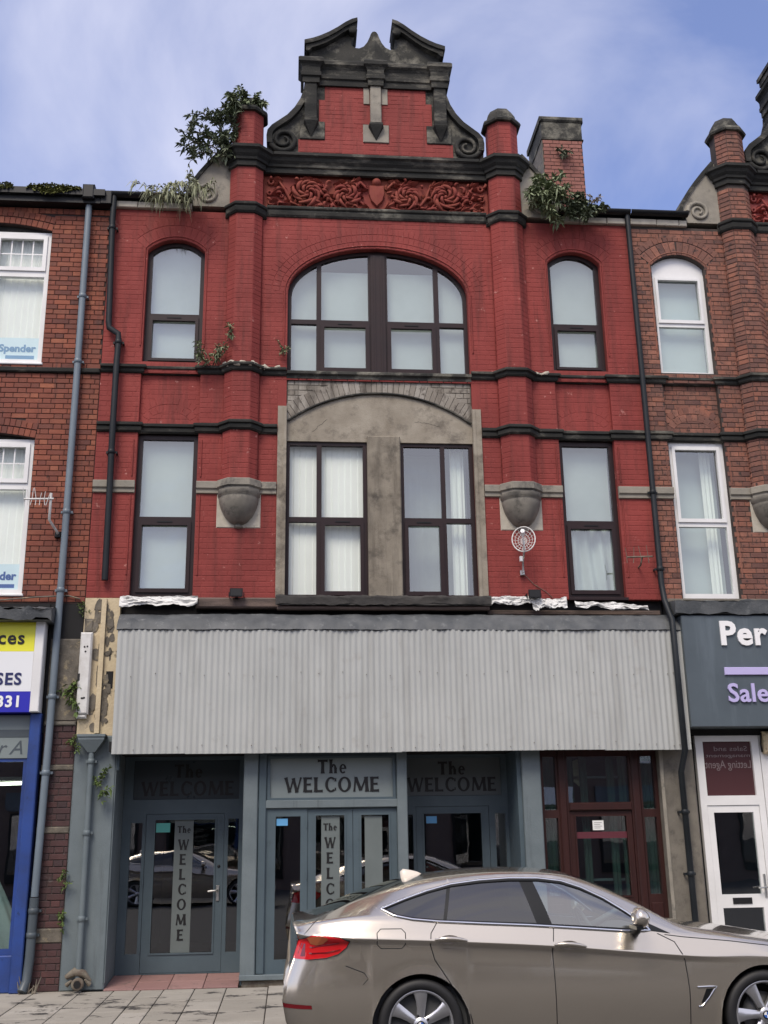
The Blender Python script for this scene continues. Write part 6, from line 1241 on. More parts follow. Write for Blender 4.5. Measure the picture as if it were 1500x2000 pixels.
# ------------------------------------------------------------------ plants
g_ = 'plants rooted in the stonework'
plant('buddleia', 'large dark leafy shrub sprouting from the top of left gable pier', (-2.12, -0.05, 11.18), [
    [(0, 0, 0), (-0.15, -0.08, 0.25), (-0.45, -0.15, 0.42), (-0.85, -0.2, 0.42)], [(0, 0, 0), (-0.10, -0.1, 0.35), (-0.30, -0.15, 0.62), (-0.52, -0.2, 0.78)],
    [(0, 0, 0), (-0.02, -0.05, 0.45), (-0.05, -0.12, 0.80), (0.05, -0.15, 1.02)], [(0, 0, 0), (-0.25, -0.1, 0.15), (-0.5, -0.15, 0.10), (-0.66, -0.18, -0.12)],
    [(0, 0, 0.1), (-0.2, -0.12, 0.45), (-0.25, -0.2, 0.72), (-0.15, -0.2, 0.95)], [(0, 0, 0), (-0.35, -0.1, 0.28), (-0.62, -0.15, 0.28), (-0.78, -0.15, 0.12)], [(0, 0, 0.1), (-0.16, -0.12, 0.2), (-0.2, -0.2, 0.38)], [(0.05, -0.1, 0.5), (-0.06, -0.2, 0.62), (-0.12, -0.24, 0.75)]], LEAFD, 0.110, 0.038, 34, 0.25, 0.014, 1, 5)
plant('tufted_weed', 'low green tuft growing over the cap of left gable pier', (-1.98, -0.15, 12.1), [[(-0.18, 0, 0), (-0.15, -0.08, 0.16)], [(0, 0, 0.05), (0.02, -0.12, 0.2)], [(0.1, 0, 0.02), (0.16, -0.1, 0.12)], [(-0.1, -0.1, -0.05), (-0.2, -0.18, -0.12)]], LEAFG, 0.10, 0.035, 34, 0.4, 0.007, 2, 4)
rs_ = random.Random(21)
plant('drooping_plant', 'pale drooping plant hanging over the left eaves beside the scroll', (-3.0, -0.12, 10.55), [[(x, 0, 0), (x+rs_.uniform(-.08, .08), -0.12, 0.13), (x+rs_.uniform(-.1, .1), -0.22, 0.05+rs_.uniform(-.08, .04)), (x+rs_.uniform(-.12, .12), -0.26, -0.15-rs_.uniform(0, .12))] for x in (-0.22, -0.12, 0.0, 0.1, 0.2, 0.3, 0.42)], LEAFP, 0.15, 0.028, 20, 0.9, 0.006, 3, 2, spread=0.7)
plant('buddleia', 'small green sprig growing from the sill course beside left pilaster', (-2.35, -0.05, 7.93), [[(0, 0, 0), (0.08, -0.10, 0.2), (0.22, -0.12, 0.42), (0.27, -0.12, 0.60)], [(0, 0, 0), (-0.12, -0.1, 0.16), (-0.22, -0.15, 0.30)], [(0, 0, 0), (0.1, -0.12, 0.12), (0.2, -0.16, 0.22)], [(-0.05, 0, 0), (-0.1, -0.12, 0.05), (-0.18, -0.16, -0.02)], [(0.05, 0, 0), (0.08, -0.1, 0.3)]], LEAFG, 0.075, 0.026, 18, 0.3, 0.008, 4, 3)
plant('weed', 'tiny green weed at the left jamb of the arched window', (-1.36, -0.03, 8.22), [[(0, 0, 0), (-0.02, -0.06, 0.03)], [(0, 0, 0), (0.03, -0.07, -0.05)]], LEAFG, 0.055, 0.022, 12, 0.3, 0.004, 5, 2)
plant('buddleia', 'grey green bush spilling from the right gable scroll near chimney', (2.42, -0.10, 10.62), [
    [(0, 0, 0), (0, -0.12, 0.2), (0.05, -0.2, 0.42)], [(0, 0, 0), (0.15, -0.14, 0.25), (0.28, -0.2, 0.40)], [(0, 0, 0), (-0.08, -0.15, 0.1), (-0.15, -0.22, 0.02)], [(0.1, 0, 0), (0.2, -0.15, 0.05), (0.28, -0.25, -0.08)],
    [(0, 0, 0), (0.05, -0.15, -0.05), (0.12, -0.22, -0.25)], [(0.1, 0, 0), (0.18, -0.12, -0.15), (0.2, -0.16, -0.45)], [(0.05, 0, 0.1), (0.16, -0.18, 0.15), (0.3, -0.24, 0.12)], [(0, 0, 0.05), (-0.02, -0.16, 0.25), (-0.06, -0.2, 0.34)]], LEAFG, 0.115, 0.038, 34, 0.35, 0.011, 6, 4)
plant('ivy', 'dark green creeper on the right eaves below the chimney', (2.95, -0.12, 10.52), [[(0, 0, 0), (0.1, -0.1, 0.08), (0.25, -0.15, 0.0)], [(-0.15, 0, 0), (-0.1, -0.14, -0.05), (-0.05, -0.18, -0.18)], [(0.05, 0, 0), (0.1, -0.14, -0.08), (0.12, -0.18, -0.2)], [(0.15, 0, 0), (0.25, -0.12, -0.03), (0.38, -0.16, 0.03)], [(-0.1, 0, 0), (0.0, -0.12, 0.12), (0.1, -0.15, 0.15)]], LEAFD, 0.080, 0.060, 44, 0.3, 0.007, 7, 4)
plant('dried_flowers', 'tan dried flower heads on top of the right eaves creeper', (2.98, -0.16, 10.62), [[(x, 0, 0), (x+0.03, -0.05, 0.07), (x+0.08, -0.07, 0.09)] for x in (-0.15, -0.05, 0.05, 0.16, 0.26)], STRAW, 0.06, 0.022, 18, 0.2, 0.004, 8, 2)
plant('fern', 'small green fern growing in the chimney brickwork', (3.45, 1.96, 13.05), [[(0, 0, 0), (-0.05, -0.08, 0.06)], [(0, 0, 0), (0.08, -0.08, 0.0)], [(0, 0, 0), (0.02, -0.1, -0.08)]], LEAFD, 0.08, 0.03, 14, 0.4, 0.005, 9, 2)
for k, (lab, x, y, z, s) in enumerate((('yellow green weed behind the white cable casing', -3.93, -0.03, 3.40, 1.5), ('small weed at the top left corner of grey pier', -3.90, -0.04, 2.80, 0.9), ('bright weed hanging beside the hopper pipe on grey pier', -3.55, -0.05, 2.30, 1.3), ('small weed on left edge of grey pier at half height', -3.90, -0.04, 1.20, 0.8), ('lowest weed on left edge of the grey pier', -3.91, -0.04, 0.74, 0.8), ('little weed under the black pipe by the cream wall', -3.90, -0.03, 4.50, 0.6))):
    plant('weed', lab, (x, y, z), [[(0, 0, 0), (0.02*s, -0.05*s, 0.08*s)], [(0, 0, 0), (-0.04*s, -0.05*s, -0.02*s)], [(0, 0, 0), (0.03*s, -0.06*s, -0.10*s), (0.04*s, -0.07*s, -0.18*s)]], LEAFB, 0.055*s, 0.024*s, 12, 0.3, 0.004, 30+k, 2, group='weeds on the grey shop pier')
# ------------------------------------------------------------------ the parked car
def itp(tab):
    xs = [a for a, b in tab]; ys = [b for a, b in tab]
    def f(x):
        if x <= xs[0]: return ys[0]
        for i in range(len(xs)-1):
            if x <= xs[i+1]:
                # monotone-ish smooth segment
                def sl(j):
                    if j == 0 or j == len(xs)-1: return (ys[min(j+1, len(xs)-1)]-ys[max(j-1, 0)])/(xs[min(j+1, len(xs)-1)]-xs[max(j-1, 0)])
                    return (ys[j+1]-ys[j-1])/(xs[j+1]-xs[j-1])
                h = xs[i+1]-xs[i]; t = (x-xs[i])/h; m0, m1 = sl(i)*h, sl(i+1)*h
                return (2*t**3-3*t*t+1)*ys[i]+(t**3-2*t*t+t)*m0+(-2*t**3+3*t*t)*ys[i+1]+(t**3-t*t)*m1
        return ys[-1]
    return f
crease = itp([(-1.16, 1.03), (-0.59, 1.005), (0.13, 0.972), (1.11, 0.912), (1.85, 0.845), (2.4, 0.80), (3.0, 0.77), (3.8, 0.68)])
belt = itp([(-1.16, 1.10), (-0.87, 1.135), (-0.5, 1.155), (-0.14, 1.135), (0.17, 1.103), (0.92, 1.06), (1.74, 0.995), (2.05, 0.985), (2.4, 0.965), (3.0, 0.885), (3.5, 0.79), (3.8, 0.70)])
rail = itp([(-1.16, 1.115), (-0.87, 1.155), (-0.5, 1.275), (-0.07, 1.395), (0.36, 1.455), (0.81, 1.472), (1.26, 1.445), (1.52, 1.375), (1.92, 1.195), (2.2, 1.045), (2.45, 0.99), (3.0, 0.905), (3.5, 0.81), (3.8, 0.71)])
topc = itp([(-1.16, 1.125), (-0.87, 1.17), (-0.5, 1.295), (-0.07, 1.425), (0.36, 1.492), (0.81, 1.51), (1.26, 1.485), (1.52, 1.42), (1.92, 1.25), (2.2, 1.085), (2.45, 1.03), (3.0, 0.955), (3.5, 0.86), (3.8, 0.74)])
ybelt = itp([(-1.16, 0.78), (-0.6, 0.825), (0.5, 0.835), (1.7, 0.835), (2.3, 0.83), (3.0, 0.83), (3.8, 0.78)])
yrail = itp([(-1.16, 0.66), (-0.87, 0.62), (-0.5, 0.56), (-0.07, 0.555), (0.36, 0.575), (0.81, 0.59), (1.26, 0.59), (1.52, 0.595), (1.92, 0.66), (2.2, 0.745), (2.45, 0.775), (3.0, 0.76), (3.8, 0.68)])
plan_ = itp([(-1.16, 0.80), (-1.10, 0.865), (-1.0, 0.925), (-0.85, 0.965), (-0.6, 0.99), (-0.3, 1.0), (0.5, 1.0), (2.6, 1.0), (3.0, 0.985), (3.4, 0.93), (3.65, 0.84), (3.8, 0.74)])
xend = itp([(0.2, -1.0), (0.35, -1.06), (0.48, -1.10), (0.62, -1.095), (0.80, -1.045), (0.89, -0.995), (1.0, -0.98), (1.08, -1.01), (1.135, -1.035), (1.18, -1.0), (1.5, -1.0)])
WB, WR, ARC = 2.85, 0.345, 0.395
CXO, CYO, CZO = -0.153, -3.84, -0.18
def bottom(x):
    for h in (0.0, WB):
        if abs(x-h) < ARC: return max(0.24, 0.335+math.sqrt(max(0, ARC**2-(x-h)**2)))
    return 0.24
st = [-1.16+0.04*i for i in range(125)]
for h in (0.0, WB):
    st = [s for s in st if abs(abs(s-h)-ARC) > 0.022 and abs(abs(s-h)-ARC+0.03) > 0.01] + [h-ARC, h+ARC, h-ARC+0.004, h+ARC-0.004, h-ARC+0.02, h+ARC-0.02]
st = sorted(set(round(s, 4) for s in st if s <= 3.8))
def section(x):
    zb, c, b, r, tp = bottom(x), crease(x), belt(x), rail(x), topc(x); k = plan_(x); yb, yr = ybelt(x), yrail(x)
    sub = c-0.05; fade = 1.0 if x < 2.2 else max(0.0, 1-(x-2.2)/0.5)
    arch = zb > 0.3; P = []
    for t in (0, 0.06, 0.2, 0.4, 0.6, 0.8, 1.0):
        z = zb+(sub-zb)*t
        zz = z
        y = 0.872+0.022*math.sin(min(1, max(0, (zz-0.25)/0.45))*math.pi/2)
        if zz < 0.46: y -= 0.022*((0.46-zz)/0.2)**1.0          # sill tucks under
        if zz > 0.60: y -= 0.024*min(1, (zz-0.60)/0.25)**1.5*fade   # hollow below the crease
        if arch: y = max(y, 0.882+0.012*(1-min(1, t*2.2)))
        P.append((y, z))
    P += [(0.892-0.012*fade, c-0.028), (0.897+0.010*fade, c-0.006), (0.897+0.011*fade, c+0.004), (0.897+0.002*fade, c+0.016), (0.897-0.30*(0.897-yb), c+(b-c)*0.40), (0.897-0.68*(0.897-yb), c+(b-c)*0.75), (yb, b)]
    for i in range(1, 8):
        s = i/7; y = yb+(yr-yb)*s; bul = 0.025*math.sin(math.pi*s)*min(1, max(0, (r-b)/0.25)); P.append((y+bul, b+(r-b)*s))
    for i in range(1, 7):
        s = i/6; P.append((yr*(1-s), r+(tp-r)*math.sin(s*math.pi/2)))
    return [(y*k, z) for y, z in P]
def buildcar():
    t = thing('car', 'champagne silver hatchback parked in front of the grey shop doors', 'car', (CXO, CYO, CZO))
    bm = bmesh.new(); rows = [section(x) for x in st]; nv = len(rows[0])
    def warp(x, z):
        k = max(0.0, min(1.0, (-0.45-x)/0.71)); return x+(xend(z)+1.16)*k**1.5
    V = {}
    for i, x in enumerate(st):
        for j, (y, z) in enumerate(rows[i]):
            for s in (-1, 1):
                if j == nv-1 and s == 1: V[i, j, s] = V[i, j, -1]; continue
                V[i, j, s] = bm.verts.new((warp(x, z), s*y, z))
    for i in range(len(st)-1):
        for j in range(nv-1):
            for s in (-1, 1):
                q = [V[i, j, s], V[i+1, j, s], V[i+1, j+1, s], V[i, j+1, s]]
                u = []
                for a in q:
                    if a not in u: u.append(a)
                if len(u) > 2: bm.faces.new(u if s < 0 else u[::-1])
    for i in (0, len(st)-1):
        ring = [V[i, j, -1] for j in range(nv)]+[V[i, j, 1] for j in range(nv-2, -1, -1)]
        bm.faces.new(ring if i else ring[::-1])
    bm.normal_update()
    dlo = [(-0.30, 1.215), (-0.10, 1.285), (0.10, 1.345), (0.30, 1.392), (0.55, 1.420), (0.80, 1.432), (1.05, 1.427), (1.25, 1.402), (1.42, 1.345), (1.60, 1.258), (1.76, 1.155), (1.90, 1.050), (1.93, 1.008), (1.74, 1.008), (1.3, 1.042), (0.92, 1.070), (0.5, 1.093), (0.17, 1.113), (-0.05, 1.135), (-0.20, 1.165)]
    fd = [(1.12, 1.055), (1.09, 0.90), (1.095, 0.60), (1.10, 0.24), (2.20, 0.24), (2.205, 0.55), (2.19, 0.78), (2.12, 0.92), (1.99, 0.985), (1.7, 1.0)]
    rd = [(0.15, 1.105), (0.095, 1.03), (0.085, 0.95), (0.12, 0.83), (0.25, 0.64), (0.40, 0.42), (0.44, 0.24), (1.09, 0.24), (1.085, 0.60), (1.08, 0.90), (1.11, 1.057)]
    fl_ = [(-0.345+0.03, 0.925), (-0.345, 0.955), (-0.345, 1.04), (-0.315, 1.07), (-0.145, 1.068), (-0.115, 1.038), (-0.115, 0.952), (-0.145, 0.922)]
    tl = [(-1.2, 1.0), (-0.99, 0.985), (-0.875, 1.028), (-0.76, 1.026), (-0.64, 1.012), (-0.565, 0.982), (-0.59, 0.937), (-0.655, 0.888), (-0.75, 0.860), (-0.89, 0.848), (-1.2, 0.858)]
    rf_ = [(-1.2, 0.525), (-0.87, 0.512), (-0.865, 0.485), (-1.2, 0.492)]
    def inside(p, poly):
        c = False; n = len(poly)
        for i in range(n):
            a, b = poly[i], poly[i-1]
            if (a[1] > p[1]) != (b[1] > p[1]) and p[0] < (b[0]-a[0])*(p[1]-a[1])/(b[1]-a[1])+a[0]: c = not c
        return c
    def cut(poly, closed=True):
        n = len(poly)
        for i in range(n if closed else n-1):
            a, b = poly[i], poly[(i+1) % n]; d = norm2(b[0]-a[0], b[1]-a[1]); x0, x1 = min(a[0], b[0])-0.05, max(a[0], b[0])+0.05; z0, z1 = min(a[1], b[1])-0.05, max(a[1], b[1])+0.05
            fs = [f for f in bm.faces if len(f.verts) < 20 and max(v.co.x for v in f.verts) >= x0 and min(v.co.x for v in f.verts) <= x1 and max(v.co.z for v in f.verts) >= z0 and min(v.co.z for v in f.verts) <= z1 and abs(f.calc_center_median().y) > 0.45 and abs(f.normal.z) < 0.93]
            ge = set(fs) | set(e for f in fs for e in f.edges) | set(v for f in fs for v in f.verts)
            bmesh.ops.bisect_plane(bm, geom=list(ge), dist=0.0008, plane_co=(a[0], 0, a[1]), plane_no=(-d[1], 0, d[0]))
    bpl = [((0.875, 1.45), (1.005, 1.0)), ((0.99, 1.45), (1.135, 1.0)), ((0.285, 1.45), (0.175, 1.0)), ((0.315, 1.45), (0.205, 1.0))]
    for p in (dlo, fd, rd, fl_, tl, rf_): cut(p)
    for q in bpl: cut(list(q), False)
    bm.normal_update(); bm.verts.ensure_lookup_table()
    tree = BVHTree.FromBMesh(bm)
    def ysurf(x, z, s=-1):
        h = tree.ray_cast(Vector((x, s*2.0, z)), Vector((0, -s, 0))); return h[0].y if h[0] else s*0.8
    side = lambda q, z: q[0][0]+(q[1][0]-q[0][0])*(z-q[0][1])/(q[1][1]-q[0][1])
    grp = {}
    for f in bm.faces:
        c = f.calc_center_median(); s = -1 if c.y < 0 else 1; p = (c.x, c.z); key = ('body', 0)
        if len(f.verts) < 20:
            lat = abs(f.normal.z) < 0.93 and abs(c.y) > 0.45
            if lat and inside(p, dlo):
                if c.x < side(bpl[2], c.z): key = ('quarter_window', s)
                elif c.x < side(bpl[3], c.z): key = ('window_divider', s)
                elif c.x < side(bpl[0], c.z): key = ('rear_window', s)
                elif c.x < side(bpl[1], c.z): key = ('pillar_trim', s)
                else: key = ('front_window', s)
            elif lat and inside(p, tl): key = ('tail_lamp', s)
            elif lat and inside(p, rf_) and c.x < -0.7: key = ('reflector', s)
            elif lat and inside(p, fl_) and s < 0: key = ('fuel_flap', s)
            elif lat and inside(p, fd): key = ('front_door', s)
            elif lat and inside(p, rd): key = ('rear_door', s)
            elif abs(c.y) < yrail(c.x)*0.93 and c.z > rail(c.x)-0.01 and -0.86 < c.x < -0.08: key = ('rear_screen', 0)
            elif abs(c.y) < yrail(c.x)*0.95 and c.z > rail(c.x)-0.01 and 1.42 < c.x < 2.16: key = ('windscreen', 0)
        grp.setdefault(key, []).append(f)
    mats = dict(body=PAINT, quarter_window=CARGLD, rear_window=CARGLD, front_window=CARGL, pillar_trim=BLACK, window_divider=BLACK, tail_lamp=LAMPR, reflector=LAMPD, fuel_flap=PAINT, front_door=PAINT, rear_door=PAINT, rear_screen=CARGLD, windscreen=CARGL)
    OB = {}
    for (nm, s), fs in grp.items():
        idx = {}; vs = []; ns = []; F = []
        off = 0.0
        for f in fs:
            q = []
            for v in f.verts:
                if v.index not in idx: idx[v.index] = len(vs); vs.append(v.co+v.normal*(0.008 if nm == 'tail_lamp' else 0.003 if nm == 'reflector' else 0)); ns.append(tuple(v.normal))
                q.append(idx[v.index])
            F.append(q)
        me = bpy.data.meshes.new(nm); me.from_pydata(vs, [], F); me.materials.append(mats[nm]); me.polygons.foreach_set('use_smooth', [True]*len(F)); me.update()
        me.normals_split_custom_set_from_vertices(ns)
        n2 = {'front_door': 'door', 'rear_door': 'door', 'quarter_window': 'side_window', 'rear_window': 'side_window', 'front_window': 'side_window'}.get(nm, nm)
        o = bpy.data.objects.new(n2, me); COL.objects.link(o); o.parent = t; WL[o.name] = WL[t.name].copy(); OB[nm, s] = o
    def W(p): return (p[0]+CXO, p[1]+CYO, p[2]+CZO)
    def line(poly, r, m, nm, closed=True, s=-1, out=0.0, parent=None, n=6):
        P = poly+[poly[0]] if closed else poly; pts = []
        for a, b in zip(P, P[1:]):
            k = max(1, int(math.hypot(b[0]-a[0], b[1]-a[1])/0.04))
            for i in range(k): x, z = a[0]+(b[0]-a[0])*i/k, a[1]+(b[1]-a[1])*i/k; pts.append(W((x, ysurf(x, z, s)+s*out, z)))
        x, z = P[-1]; pts.append(W((x, ysurf(x, z, s)+s*out, z)))
        return build(MB().tube(pts, r, n, caps=False), nm, m, parent or t)
    for s in (-1, 1):
        line(dlo, 0.013, CHROME, 'window_trim', True, s, 0.002); 
        ins = lambda q, d: q
        line([(a+(0.75-a)*0.018, b+(1.2-b)*0.075) for a, b in dlo], 0.011, BLACK, 'window_seal', True, s, 0.0)
    line(fd[:9], 0.0045, INK, 'shut_line', False, -1, -0.0015); line(rd[:8], 0.0045, INK, 'shut_line', False, -1, -0.0015); line(fl_, 0.004, INK, 'flap_gap', True, -1, -0.001)
    line([(-0.93, 1.035), (-0.87, 1.10), (-0.80, 1.165)], 0.004, INK, 'tailgate_gap', False, -1, -0.001)
    line([(2.05, 0.975), (2.2, 0.955), (2.6, 0.915), (3.1, 0.85)], 0.004, INK, 'bonnet_gap', False, -1, -0.001)
    line([(-0.60, 0.80), (-0.45, 0.745), (-0.42, 0.70), (-0.46, 0.66)], 0.004, INK, 'bumper_gap', False, -1, -0.001)
    # tail lamp detail: amber top and dark bands, following the surface
    def patch(poly, m, nm, out, parent, n=8):
        """small surface patch: quad strip between two polylines given as (top points, bottom points)"""
        a, b = poly; v = []; k = len(a)
        for pts in (a, b):
            for x, z in pts: v.append(W((x, ysurf(x, z)-out, z)))
        f = [(k+i, k+i+1, i+1, i) for i in range(k-1)]
        v2 = [(x, y+0.006, z) for x, y, z in v]; mb = MB().add(v+v2, f+[tuple(2*k+j for j in q[::-1]) for q in f]); return build(mb, nm, m, parent)
    tlp = OB['tail_lamp', -1]
    patch(([(-0.910, 1.015), (-0.850, 1.022), (-0.790, 1.022), (-0.750, 1.015)], [(-0.880, 0.965), (-0.830, 0.955), (-0.780, 0.965), (-0.740, 1.0)]), LAMPA, 'indicator', 0.016, tlp)
    patch(([(-0.970, 0.955), (-0.870, 0.945), (-0.750, 0.965), (-0.650, 0.975)], [(-0.970, 0.945), (-0.870, 0.935), (-0.750, 0.955), (-0.650, 0.968)]), LAMPD, 'lamp_band', 0.015, tlp)
    patch(([(-0.980, 0.905), (-0.870, 0.90), (-0.750, 0.905), (-0.640, 0.925)], [(-0.980, 0.893), (-0.870, 0.89), (-0.750, 0.897), (-0.640, 0.918)]), LAMPD, 'lamp_band', 0.015, tlp)
    patch(([(-0.990, 0.975), (-0.950, 0.97), (-0.920, 0.965)], [(-0.990, 0.87), (-0.950, 0.872), (-0.925, 0.875)]), LAMPD, 'lamp_band', 0.013, tlp)
    line(tl[1:-1], 0.004, INK, 'lamp_gap', False, -1, 0.006, tlp)
    # handles
    for hx, dk in ((0.255, (0, -1)), (1.235, (0, -1))):
        z = crease(hx)+0.012; dr = OB['rear_door' if hx < 1 else 'front_door', -1]; pts = []; sl = (crease(hx+0.11)-crease(hx-0.11))/0.22
        for k in range(9): u = k/8; x = hx-0.13+0.26*u; zz = z+sl*(x-hx)+0.012*math.sin(math.pi*u); pts.append(W((x, ysurf(x, zz)-0.006-0.034*math.sin(math.pi*min(1, max(0, u)))**0.6, zz)))
        build(MB().tube(pts, [0.010, 0.016, 0.018, 0.018, 0.018, 0.018, 0.018, 0.015, 0.008], 10), 'handle', PAINT, dr)
        cpv = MB(); n = 16; cen = W((hx-0.015, ysurf(hx, z)-0.002, z+0.004)); cpv.add([(cen[0], cen[1]+0.006, cen[2])]+[(cen[0]+0.085*math.cos(2*math.pi*k/n), cen[1]-0.002, cen[2]+0.034*math.sin(2*math.pi*k/n)) for k in range(n)], [(0, 1+(k+1) % n, 1+k)[::-1] for k in range(n)]); build(cpv, 'handle_cup', flat('shaded_cup_paint', (0.20, 0.17, 0.14), 0.3, 0.7), dr)  # cup is body paint darkened, shade of the recess put into the colour
    # mirror
    for s in (-1, 1):
        m = MB(); c = Vector((1.80, s*0.985, 1.115))
        prof = [(0, -0.075, 0.0), (0.05, -0.07, 0.0), (0.085, -0.04, 0.0), (0.095, 0.0, 0), (0.085, 0.05, 0), (0.05, 0.095, 0), (0.0, 0.11, 0)]
        ring = []
        for i, (r_, dx, _) in enumerate(prof): 
            for k in range(14): a = 2*math.pi*k/14; ring.append(W((c.x+dx*0.75, c.y+r_*1.15*math.cos(a), c.z+r_*0.95*math.sin(a)*(1.0 if math.sin(a) > 0 else 0.85))))
        m.add(ring, [(i*14+k, i*14+(k+1) % 14, (i+1)*14+(k+1) % 14, (i+1)*14+k) for i in range(6) for k in range(14)], 0, True); mo = build(m, 'mirror', PAINT, t)
        m = MB(); m.tube([W((1.80, s*0.82, 1.005)), W((1.80, s*0.90, 1.02)), W((1.80, s*0.96, 1.055))], [0.045, 0.035, 0.03], 8); m.box(*[q for q in (CXO+1.742, CXO+1.80, CYO+s*0.985-0.10, CYO+s*0.985+0.10, CZO+1.035, CZO+1.062)]); build(m, 'mirror_foot', BLACK, mo)
    # quarter trim ahead of the mirror
    m = MB(); pts = [(1.93, 1.008), (2.10, 0.985), (1.93, 1.065)]; v = [W((x, ysurf(x, z)-0.004, z)) for x, z in pts]; m.add(v+[(x, y+0.01, z) for x, y, z in v], [(0, 1, 2), (5, 4, 3), (0, 3, 4, 1), (1, 4, 5, 2), (2, 5, 3, 0)]); build(m, 'corner_trim', BLACK, t)
    # shark fin
    m = MB(); v = []
    for i in range(7):
        u = i/6; x = -0.055+0.185*u; h = 0.082*(1-u)**0.75*(0.35+0.65*min(1, u*6)) if u < 1 else 0.0
        if i == 0: h = 0.055
        zb = topc(x)-0.012
        for yy, hh in ((-0.03*(1-abs(u-0.35)), 0), (-0.012, h*0.8), (0, h+0.002), (0.012, h*0.8), (0.03*(1-abs(u-0.35)), 0)): v.append(W((x-hh*0.15, yy, zb+hh+0.01)))
    m.add(v, [(i*5+j, (i+1)*5+j, (i+1)*5+j+1, i*5+j+1) for i in range(6) for j in range(4)]+[(0, 1, 2, 3, 4)], 0, True); build(m, 'roof_aerial', LETW if False else flat('pale_fin_paint', (0.68, 0.62, 0.54), 0.3), t)
    # wing vent
    line([(2.27, 0.575), (2.43, 0.578), (2.36, 0.49), (2.30, 0.43), (2.27, 0.428)], 0.008, CHROME, 'wing_vent', False, -1, 0.003)
    patch(([(2.345, 0.560), (2.405, 0.562)], [(2.295, 0.455), (2.325, 0.455)]), BLACK, 'vent_grille', 0.002, t)
    # wheel arch lip, dark liner
    for h in (0.0, WB):
        m = MB(); n = 26
        m.lathe([(ARC+0.002, 0.0), (ARC-0.012, 0.02), (ARC-0.012, 0.35), (0.0, 0.36)], W((h, -0.872, 0.335)), 'y', 40); build(m, 'arch_liner', RUBBER, t)
    # wheels
    def wheel(hx, s, rot):
        m = MB(); y = s*0.868; o = -s
        pr = [(0.262, 0.005), (0.270, -0.008), (0.300, -0.014), (0.328, -0.006), (0.342, 0.012), (0.345, 0.03), (0.345, 0.20), (0.30, 0.225), (0.24, 0.22)]
        m.lathe([(r_, h*o) for r_, h in pr], W((hx, y, WR)), 'y', 48); ty = build(m, 'wheel', RUBBER, t)
        m = MB(); m.lathe([(0.262, 0.004*o), (0.255, 0.0), (0.246, 0.008*o), (0.240, 0.03*o), (0.225, 0.19*o)], W((hx, y, WR)), 'y', 48)
        for k in range(6):
            a = rot+k*math.pi/3; ca, sa = math.cos(a), math.sin(a); v = []
            for r_, w_, d_ in ((0.050, 0.030, 0.028), (0.11, 0.027, 0.022), (0.17, 0.033, 0.014), (0.215, 0.045, 0.010), (0.247, 0.060, 0.012)):
                for q, dd in ((-1, 0.012), (-0.6, 0), (0.6, 0), (1, 0.012)): v.append(W((hx+r_*ca-q*w_*sa, y+(d_+dd)*o, WR+r_*sa+q*w_*ca)))
            m.add(v, [(i*4+j, i*4+j+1, (i+1)*4+j+1, (i+1)*4+j) for i in range(4) for j in range(3)]+[(0, 4, 8, 12, 16), ], 0, True)
            for q in (-1, 1):
                vv = []
                for r_, w_, d_ in ((0.050, 0.030, 0.028), (0.11, 0.027, 0.022), (0.17, 0.033, 0.014), (0.215, 0.045, 0.010), (0.247, 0.060, 0.012)):
                    for dd in (0.012, 0.05): vv.append(W((hx+r_*ca-q*w_*sa, y+(d_+dd)*o, WR+r_*sa+q*w_*ca)))
                m.add(vv, [(i*2, i*2+1, i*2+3, i*2+2) for i in range(4)])
        m.lathe([(0.0, 0.022*o), (0.055, 0.024*o), (0.062, 0.034*o), (0.062, 0.06*o)], W((hx, y, WR)), 'y', 24); build(m, 'rim', ALLOY, ty)
        m = MB().lathe([(0.0, 0.10*o), (0.17, 0.10*o), (0.17, 0.12*o)], W((hx, y, WR)), 'y', 30); build(m, 'brake_disc', flat('brake_grey', (0.10, 0.10, 0.10), 0.5, 0.6) if 'brake_grey' not in MATS else MATS['brake_grey'], ty)
        m = MB()
        for k in range(5): a = rot+k*2*math.pi/5+0.3; m.lathe([(0, 0.022*o), (0.010, 0.023*o), (0.011, 0.034*o)], W((hx+0.038*math.cos(a)*1.9, y, WR+0.038*math.sin(a)*1.9)), 'y', 8)
        build(m, 'wheel_bolts', INK, ty)
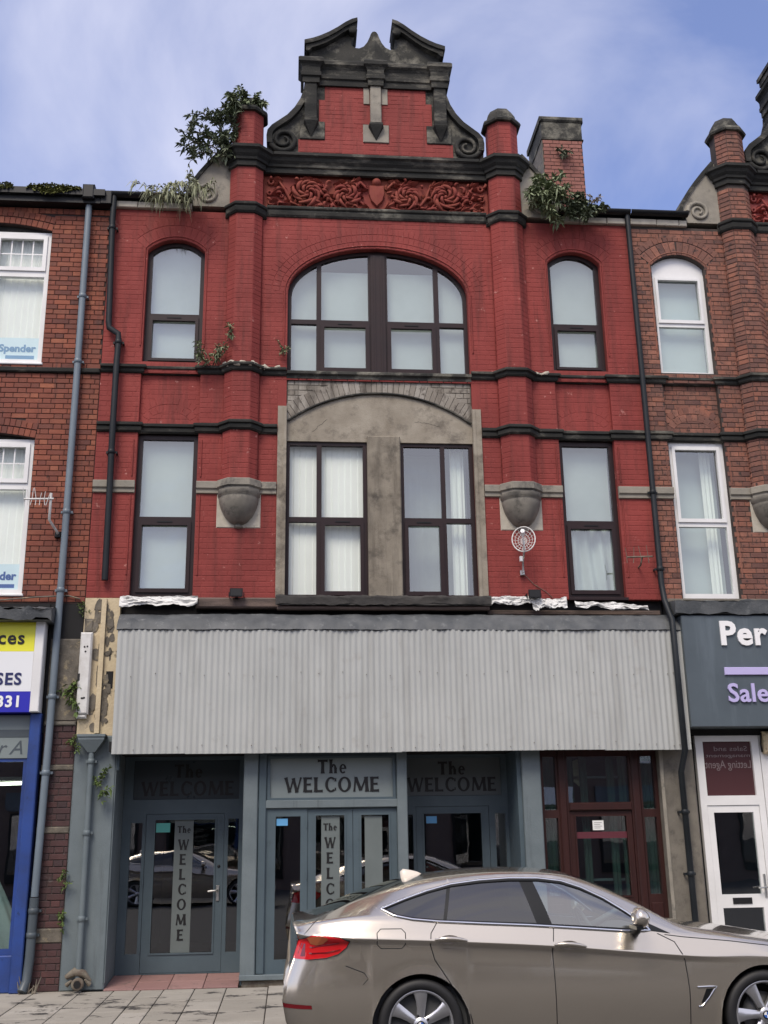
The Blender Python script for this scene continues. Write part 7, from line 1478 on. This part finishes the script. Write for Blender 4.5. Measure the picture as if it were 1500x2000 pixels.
        if s < 0:
            m = MB(); r_ = 0.034; m.lathe([(0, 0.0195*o), (r_, 0.0195*o), (r_, 0.024*o)], W((hx, y, WR)), 'y', 24, m=0)
            for k in range(4):
                pts = [W((hx, y-0.0+0.0185*o, WR))]+[W((hx+0.024*math.cos(k*math.pi/2+i*math.pi/12), y+0.0185*o, WR+0.024*math.sin(k*math.pi/2+i*math.pi/12))) for i in range(7)]; m.add(pts, [tuple(range(8))], 1+k % 2)
            build(m, 'hub_badge', [INK, MATS.get('badge_blue') or flat('badge_blue', (0.03, 0.12, 0.45), 0.3), LETW], ty)
    for hx, rot in ((0.0, math.pi/2), (WB, math.pi*2/3)):
        for s in (-1, 1): wheel(hx, s, rot)
    # cabin
    m = MB().box(CXO-0.9, CXO+2.2, CYO-0.80, CYO+0.80, CZO+0.30, CZO+0.62); m.box(CXO+1.75, CXO+2.15, CYO-0.72, CYO+0.72, CZO+0.60, CZO+0.98); build(m, 'cabin', GLOOM, t)
    for yy in (-0.37, 0.37):
        m = MB().cham(CXO+0.62, CXO+1.12, CYO+yy-0.25, CYO+yy+0.25, CZO+0.62, CZO+0.74, 0.03)
        v = [(0.72, 0.70), (0.86, 0.70), (0.74, 1.22), (0.62, 1.20)]; m.add([W((x, yy+q*0.24, z)) for q in (-1, 1) for x, z in v], [(0,1,2,3),(7,6,5,4),(0,4,5,1),(1,5,6,2),(2,6,7,3),(3,7,4,0)])
        v = [(0.62, 1.22), (0.72, 1.22), (0.70, 1.37), (0.63, 1.37)]; m.add([W((x, yy+q*0.13, z)) for q in (-1, 1) for x, z in v], [(0,1,2,3),(7,6,5,4),(0,4,5,1),(1,5,6,2),(2,6,7,3),(3,7,4,0)])
        build(m, 'seat', SEAT, t)
    m = MB(); c = Vector((1.52, -0.37, 1.0)); ax = Vector((0.9, 0, 0.45)).normalized(); u = Vector((0, 1, 0)); w = ax.cross(u)
    m.tube([W(c+u*0.18*math.cos(2*math.pi*k/24)+w*0.18*math.sin(2*math.pi*k/24)) for k in range(25)], 0.014, 8, caps=False); m.tube([W(c-u*0.17), W(c+ax*0.02), W(c+u*0.17)], 0.02, 6); m.tube([W(c+ax*0.02), W(c+ax*0.35)], 0.03, 6); build(m, 'steering_wheel', flat('wheel_grey', (0.10, 0.11, 0.11)), t)
    bm.free(); return t
mycar = buildcar()
# another parked across the street, mirrored in the shop doors
copy_thing(mycar, (-5.4, -17.4, ROADZ), 'champagne hatchback across the street, mirrored in the left grey shop door')
